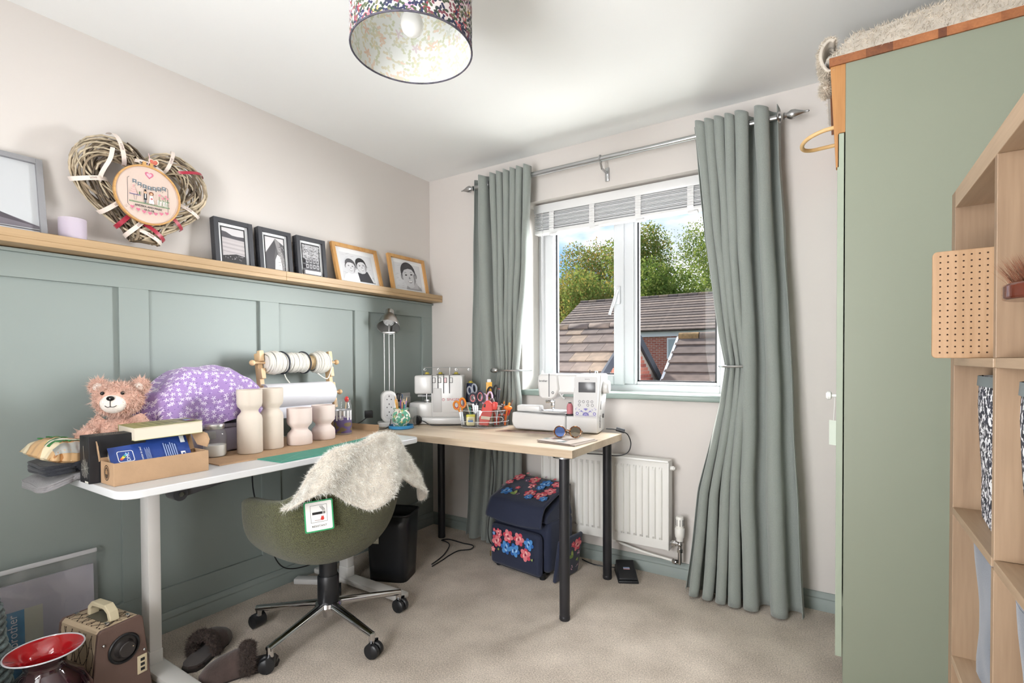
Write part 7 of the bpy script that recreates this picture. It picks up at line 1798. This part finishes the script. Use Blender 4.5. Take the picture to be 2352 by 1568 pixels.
wf = G(); wx, wz0, wz1 = -3.25, 1.13, 2.0
w_ = G().b2(F_(wx-.28, fy0+.24, wz0), F_(wx+.28, fy0+.3, wz1)).o('window', FASC, fh, smooth=False)
G().b2(F_(wx-.22, fy0+.23, wz0+.07), F_(wx+.22, fy0+.245, wz1-.07)).o('pane', mat('dull_window_glass', '9aa4a6', .15), w_, smooth=False)
G().b2(F_(fx1-.12, fy0+.16, 2.1), F_(fx1+.02, fyr, 2.3)).o('verge_soffit', FASC, fh, smooth=False)
# ---- lower roof in front of it on the right
rr_ = thing('low_tiled_outbuilding', 'low brick outbuilding with a weathered tiled roof to the right outside', 'building', (1.6, 9.0, -2.65))
def R_(x, y, z): return (x-1.6, y-9.0, z+2.65)
qx0, qx1, qyr, qzr, qye = -.64, 4.2, 9.0, 1.62, 6.6; qsl = .72; qze = qzr-qsl*(qyr-qye)
g = G(); g.add([R_(qx0, qye, qze-.05), R_(qx1, qye, qze-.05), R_(qx1, qyr, qzr-.05), R_(qx0, qyr, qzr-.05), R_(qx0, qyr+2.4, qze), R_(qx1, qyr+2.4, qze)], [(0, 1, 2, 3), (3, 2, 5, 4), (0, 3, 4), (1, 5, 2)]); g.o('roof_deck', DARKG, rr_, smooth=False)
a3 = math.atan(qsl); L3 = (qyr-qye)/cos(a3); NR = 9
for r in range(NR):
    d = (r+.5)*L3/NR; G().box((0, 0, 0), (qx1-qx0+.05, L3/NR+.04, .04)).o('tile_course', TILE[(r*2) % 4], rr_, smooth=False, loc=R_((qx0+qx1)/2, qyr-d*cos(a3), qzr-d*sin(a3)), rot=(a3-.09, 0, 0))
for c in range(10): G().cyl(R_(qx0+c*.45, qyr, qzr), R_(qx0+.43+c*.45, qyr, qzr), .10, n=10).o('ridge_tile', mat('lichen_tile', '8c6f4a', .9, var=.3, vscale=12) if c == 0 else TILE[c % 4], rr_)
g = G(); a = Vector(R_(qx0-.02, qyr, qzr)); b = Vector(R_(qx0-.02, qye, qze)); d = b-a; g.rbox((0, 0, 0), (.05, d.length, .09), .004, 1, m=Matrix.Translation((a+b)/2-Vector((0, 0, .02))) @ d.to_track_quat('Y', 'Z').to_matrix().to_4x4()); g.o('verge', FASC, rr_, smooth=False)
G().b2(R_(qx0+.2, qye+.2, -2.65), R_(qx1-.2, qyr+2.2, qze)).o('walls', FARB, rr_, smooth=False)
G().b2(R_(qx0, qye-.08, qze-.12), R_(qx1, qye+.02, qze-.03)).o('gutter', DARKG, rr_, smooth=False)
# ---- trees
def leaf_mat(name, col):
    m = bpy.data.materials.new(name); m.use_nodes = True; N = m.node_tree.nodes; L = m.node_tree.links; N.remove(N['Principled BSDF'])
    d = N.new('ShaderNodeBsdfDiffuse'); t = N.new('ShaderNodeBsdfTranslucent'); x = N.new('ShaderNodeMixShader'); x.inputs[0].default_value = .45
    c = lin(col); d.inputs['Color'].default_value = c; t.inputs['Color'].default_value = c
    L.new(d.outputs[0], x.inputs[1]); L.new(t.outputs[0], x.inputs[2]); L.new(x.outputs[0], N['Material Output'].inputs['Surface']); return m
LEAF = [leaf_mat('leaf_%d' % i, c) for i, c in enumerate(('728440', '858d4a', '968849', '62763a', '9d8050', '7f894a'))]
BARK = mat('grey_bark', '5b5248', .9)
def tree(label, x, y, h, r, seed, mix, n=14000, base=-2.65):
    t = thing('deciduous_tree', label, 'tree', (x, y, base), group='trees behind the houses'); rg = random.Random(seed)
    G().tube(catmull([(0, 0, 0), (.2, 0, h*.3), (0, .1, h*.55), (.1, 0, h*.8)], 5), [lerp(.28, .06, i/15) for i in range(16)], 8).o('trunk', BARK, t)
    blobs = []
    for k in range(30):
        a = rg.random()*6.28; zz = rg.uniform(.38, .93); rad = r*(1-.55*abs(zz-.6)/.4)*rg.uniform(.2, .75)
        blobs.append((Vector((rad*cos(a), rad*sin(a), h*zz)), r*rg.uniform(.26, .42)))
    g = G(); 
    for b, br in blobs[:9]: g.tube([(0, 0, h*.45), b*.6+Vector((0, 0, h*.2)), b], [.09, .05, .02], 5)
    g.o('branches', BARK, t)
    vs = []; fs = []; mi = []
    for k in range(n):
        b, br = blobs[rg.randrange(len(blobs))]
        d = Vector((rg.gauss(0, 1), rg.gauss(0, 1), rg.gauss(0, 1))).normalized(); q = b+d*br*(rg.random()**.33)*1.05
        s = rg.uniform(.06, .14); u = Vector((rg.gauss(0, 1), rg.gauss(0, 1), rg.gauss(0, 1))).normalized(); w = u.orthogonal().normalized()
        i = len(vs); vs += [q-u*s, q-w*s*.55, q+u*s, q+w*s*.55]; fs.append((i, i+1, i+2, i+3)); mi.append(rg.choice(mix))
    me = bpy.data.meshes.new('crown'); me.from_pydata(vs, [], fs)
    for m_ in LEAF: me.materials.append(m_)
    me.polygons.foreach_set('material_index', mi); o = link('crown', me, t); o['kind'] = 'stuff'
    return t
def far(label, x, y, h, r, seed, mix, n, y2):
    f = (y2+2.655)/(y+2.655)
    tree(label, 2.37+(x-2.37)*f, y2, (h-2.65-1.126)*f+1.126+2.65, r*f*1.2, seed, mix, n)
far('yellowing tree at the far left of the window view', -17.0, 31, 9.6, 3.4, 1, (1, 2, 2, 4, 5), 19000, 35)
far('tall thin-topped tree left of the window mullion', -12.0, 30, 11.6, 3.3, 2, (1, 2, 5, 4, 3), 19000, 42)
far('dense olive tree just right of the mullion', -8.6, 30, 12.0, 2.9, 3, (0, 5, 1, 3, 2), 19000, 35)
far('large green tree at the right of the window view', -4.6, 31, 12.0, 3.9, 4, (0, 0, 5, 1, 3), 22000, 43)
far('green tree half hidden by the right curtain', -1.0, 29, 11.0, 3.4, 5, (0, 5, 1, 3), 16000, 34)
far('low bushy tree behind the brick house ridge', -10.4, 26, 9.2, 3.0, 6, (1, 2, 5, 0), 15000, 28.3)
far('low dark tree behind the brick house roof', -5.6, 26, 9.0, 2.9, 7, (3, 0, 5), 15000, 28.3)
far('low olive bush tree by the gable of the brick house', -2.2, 26, 8.6, 2.6, 8, (0, 1, 5), 9000, 29)
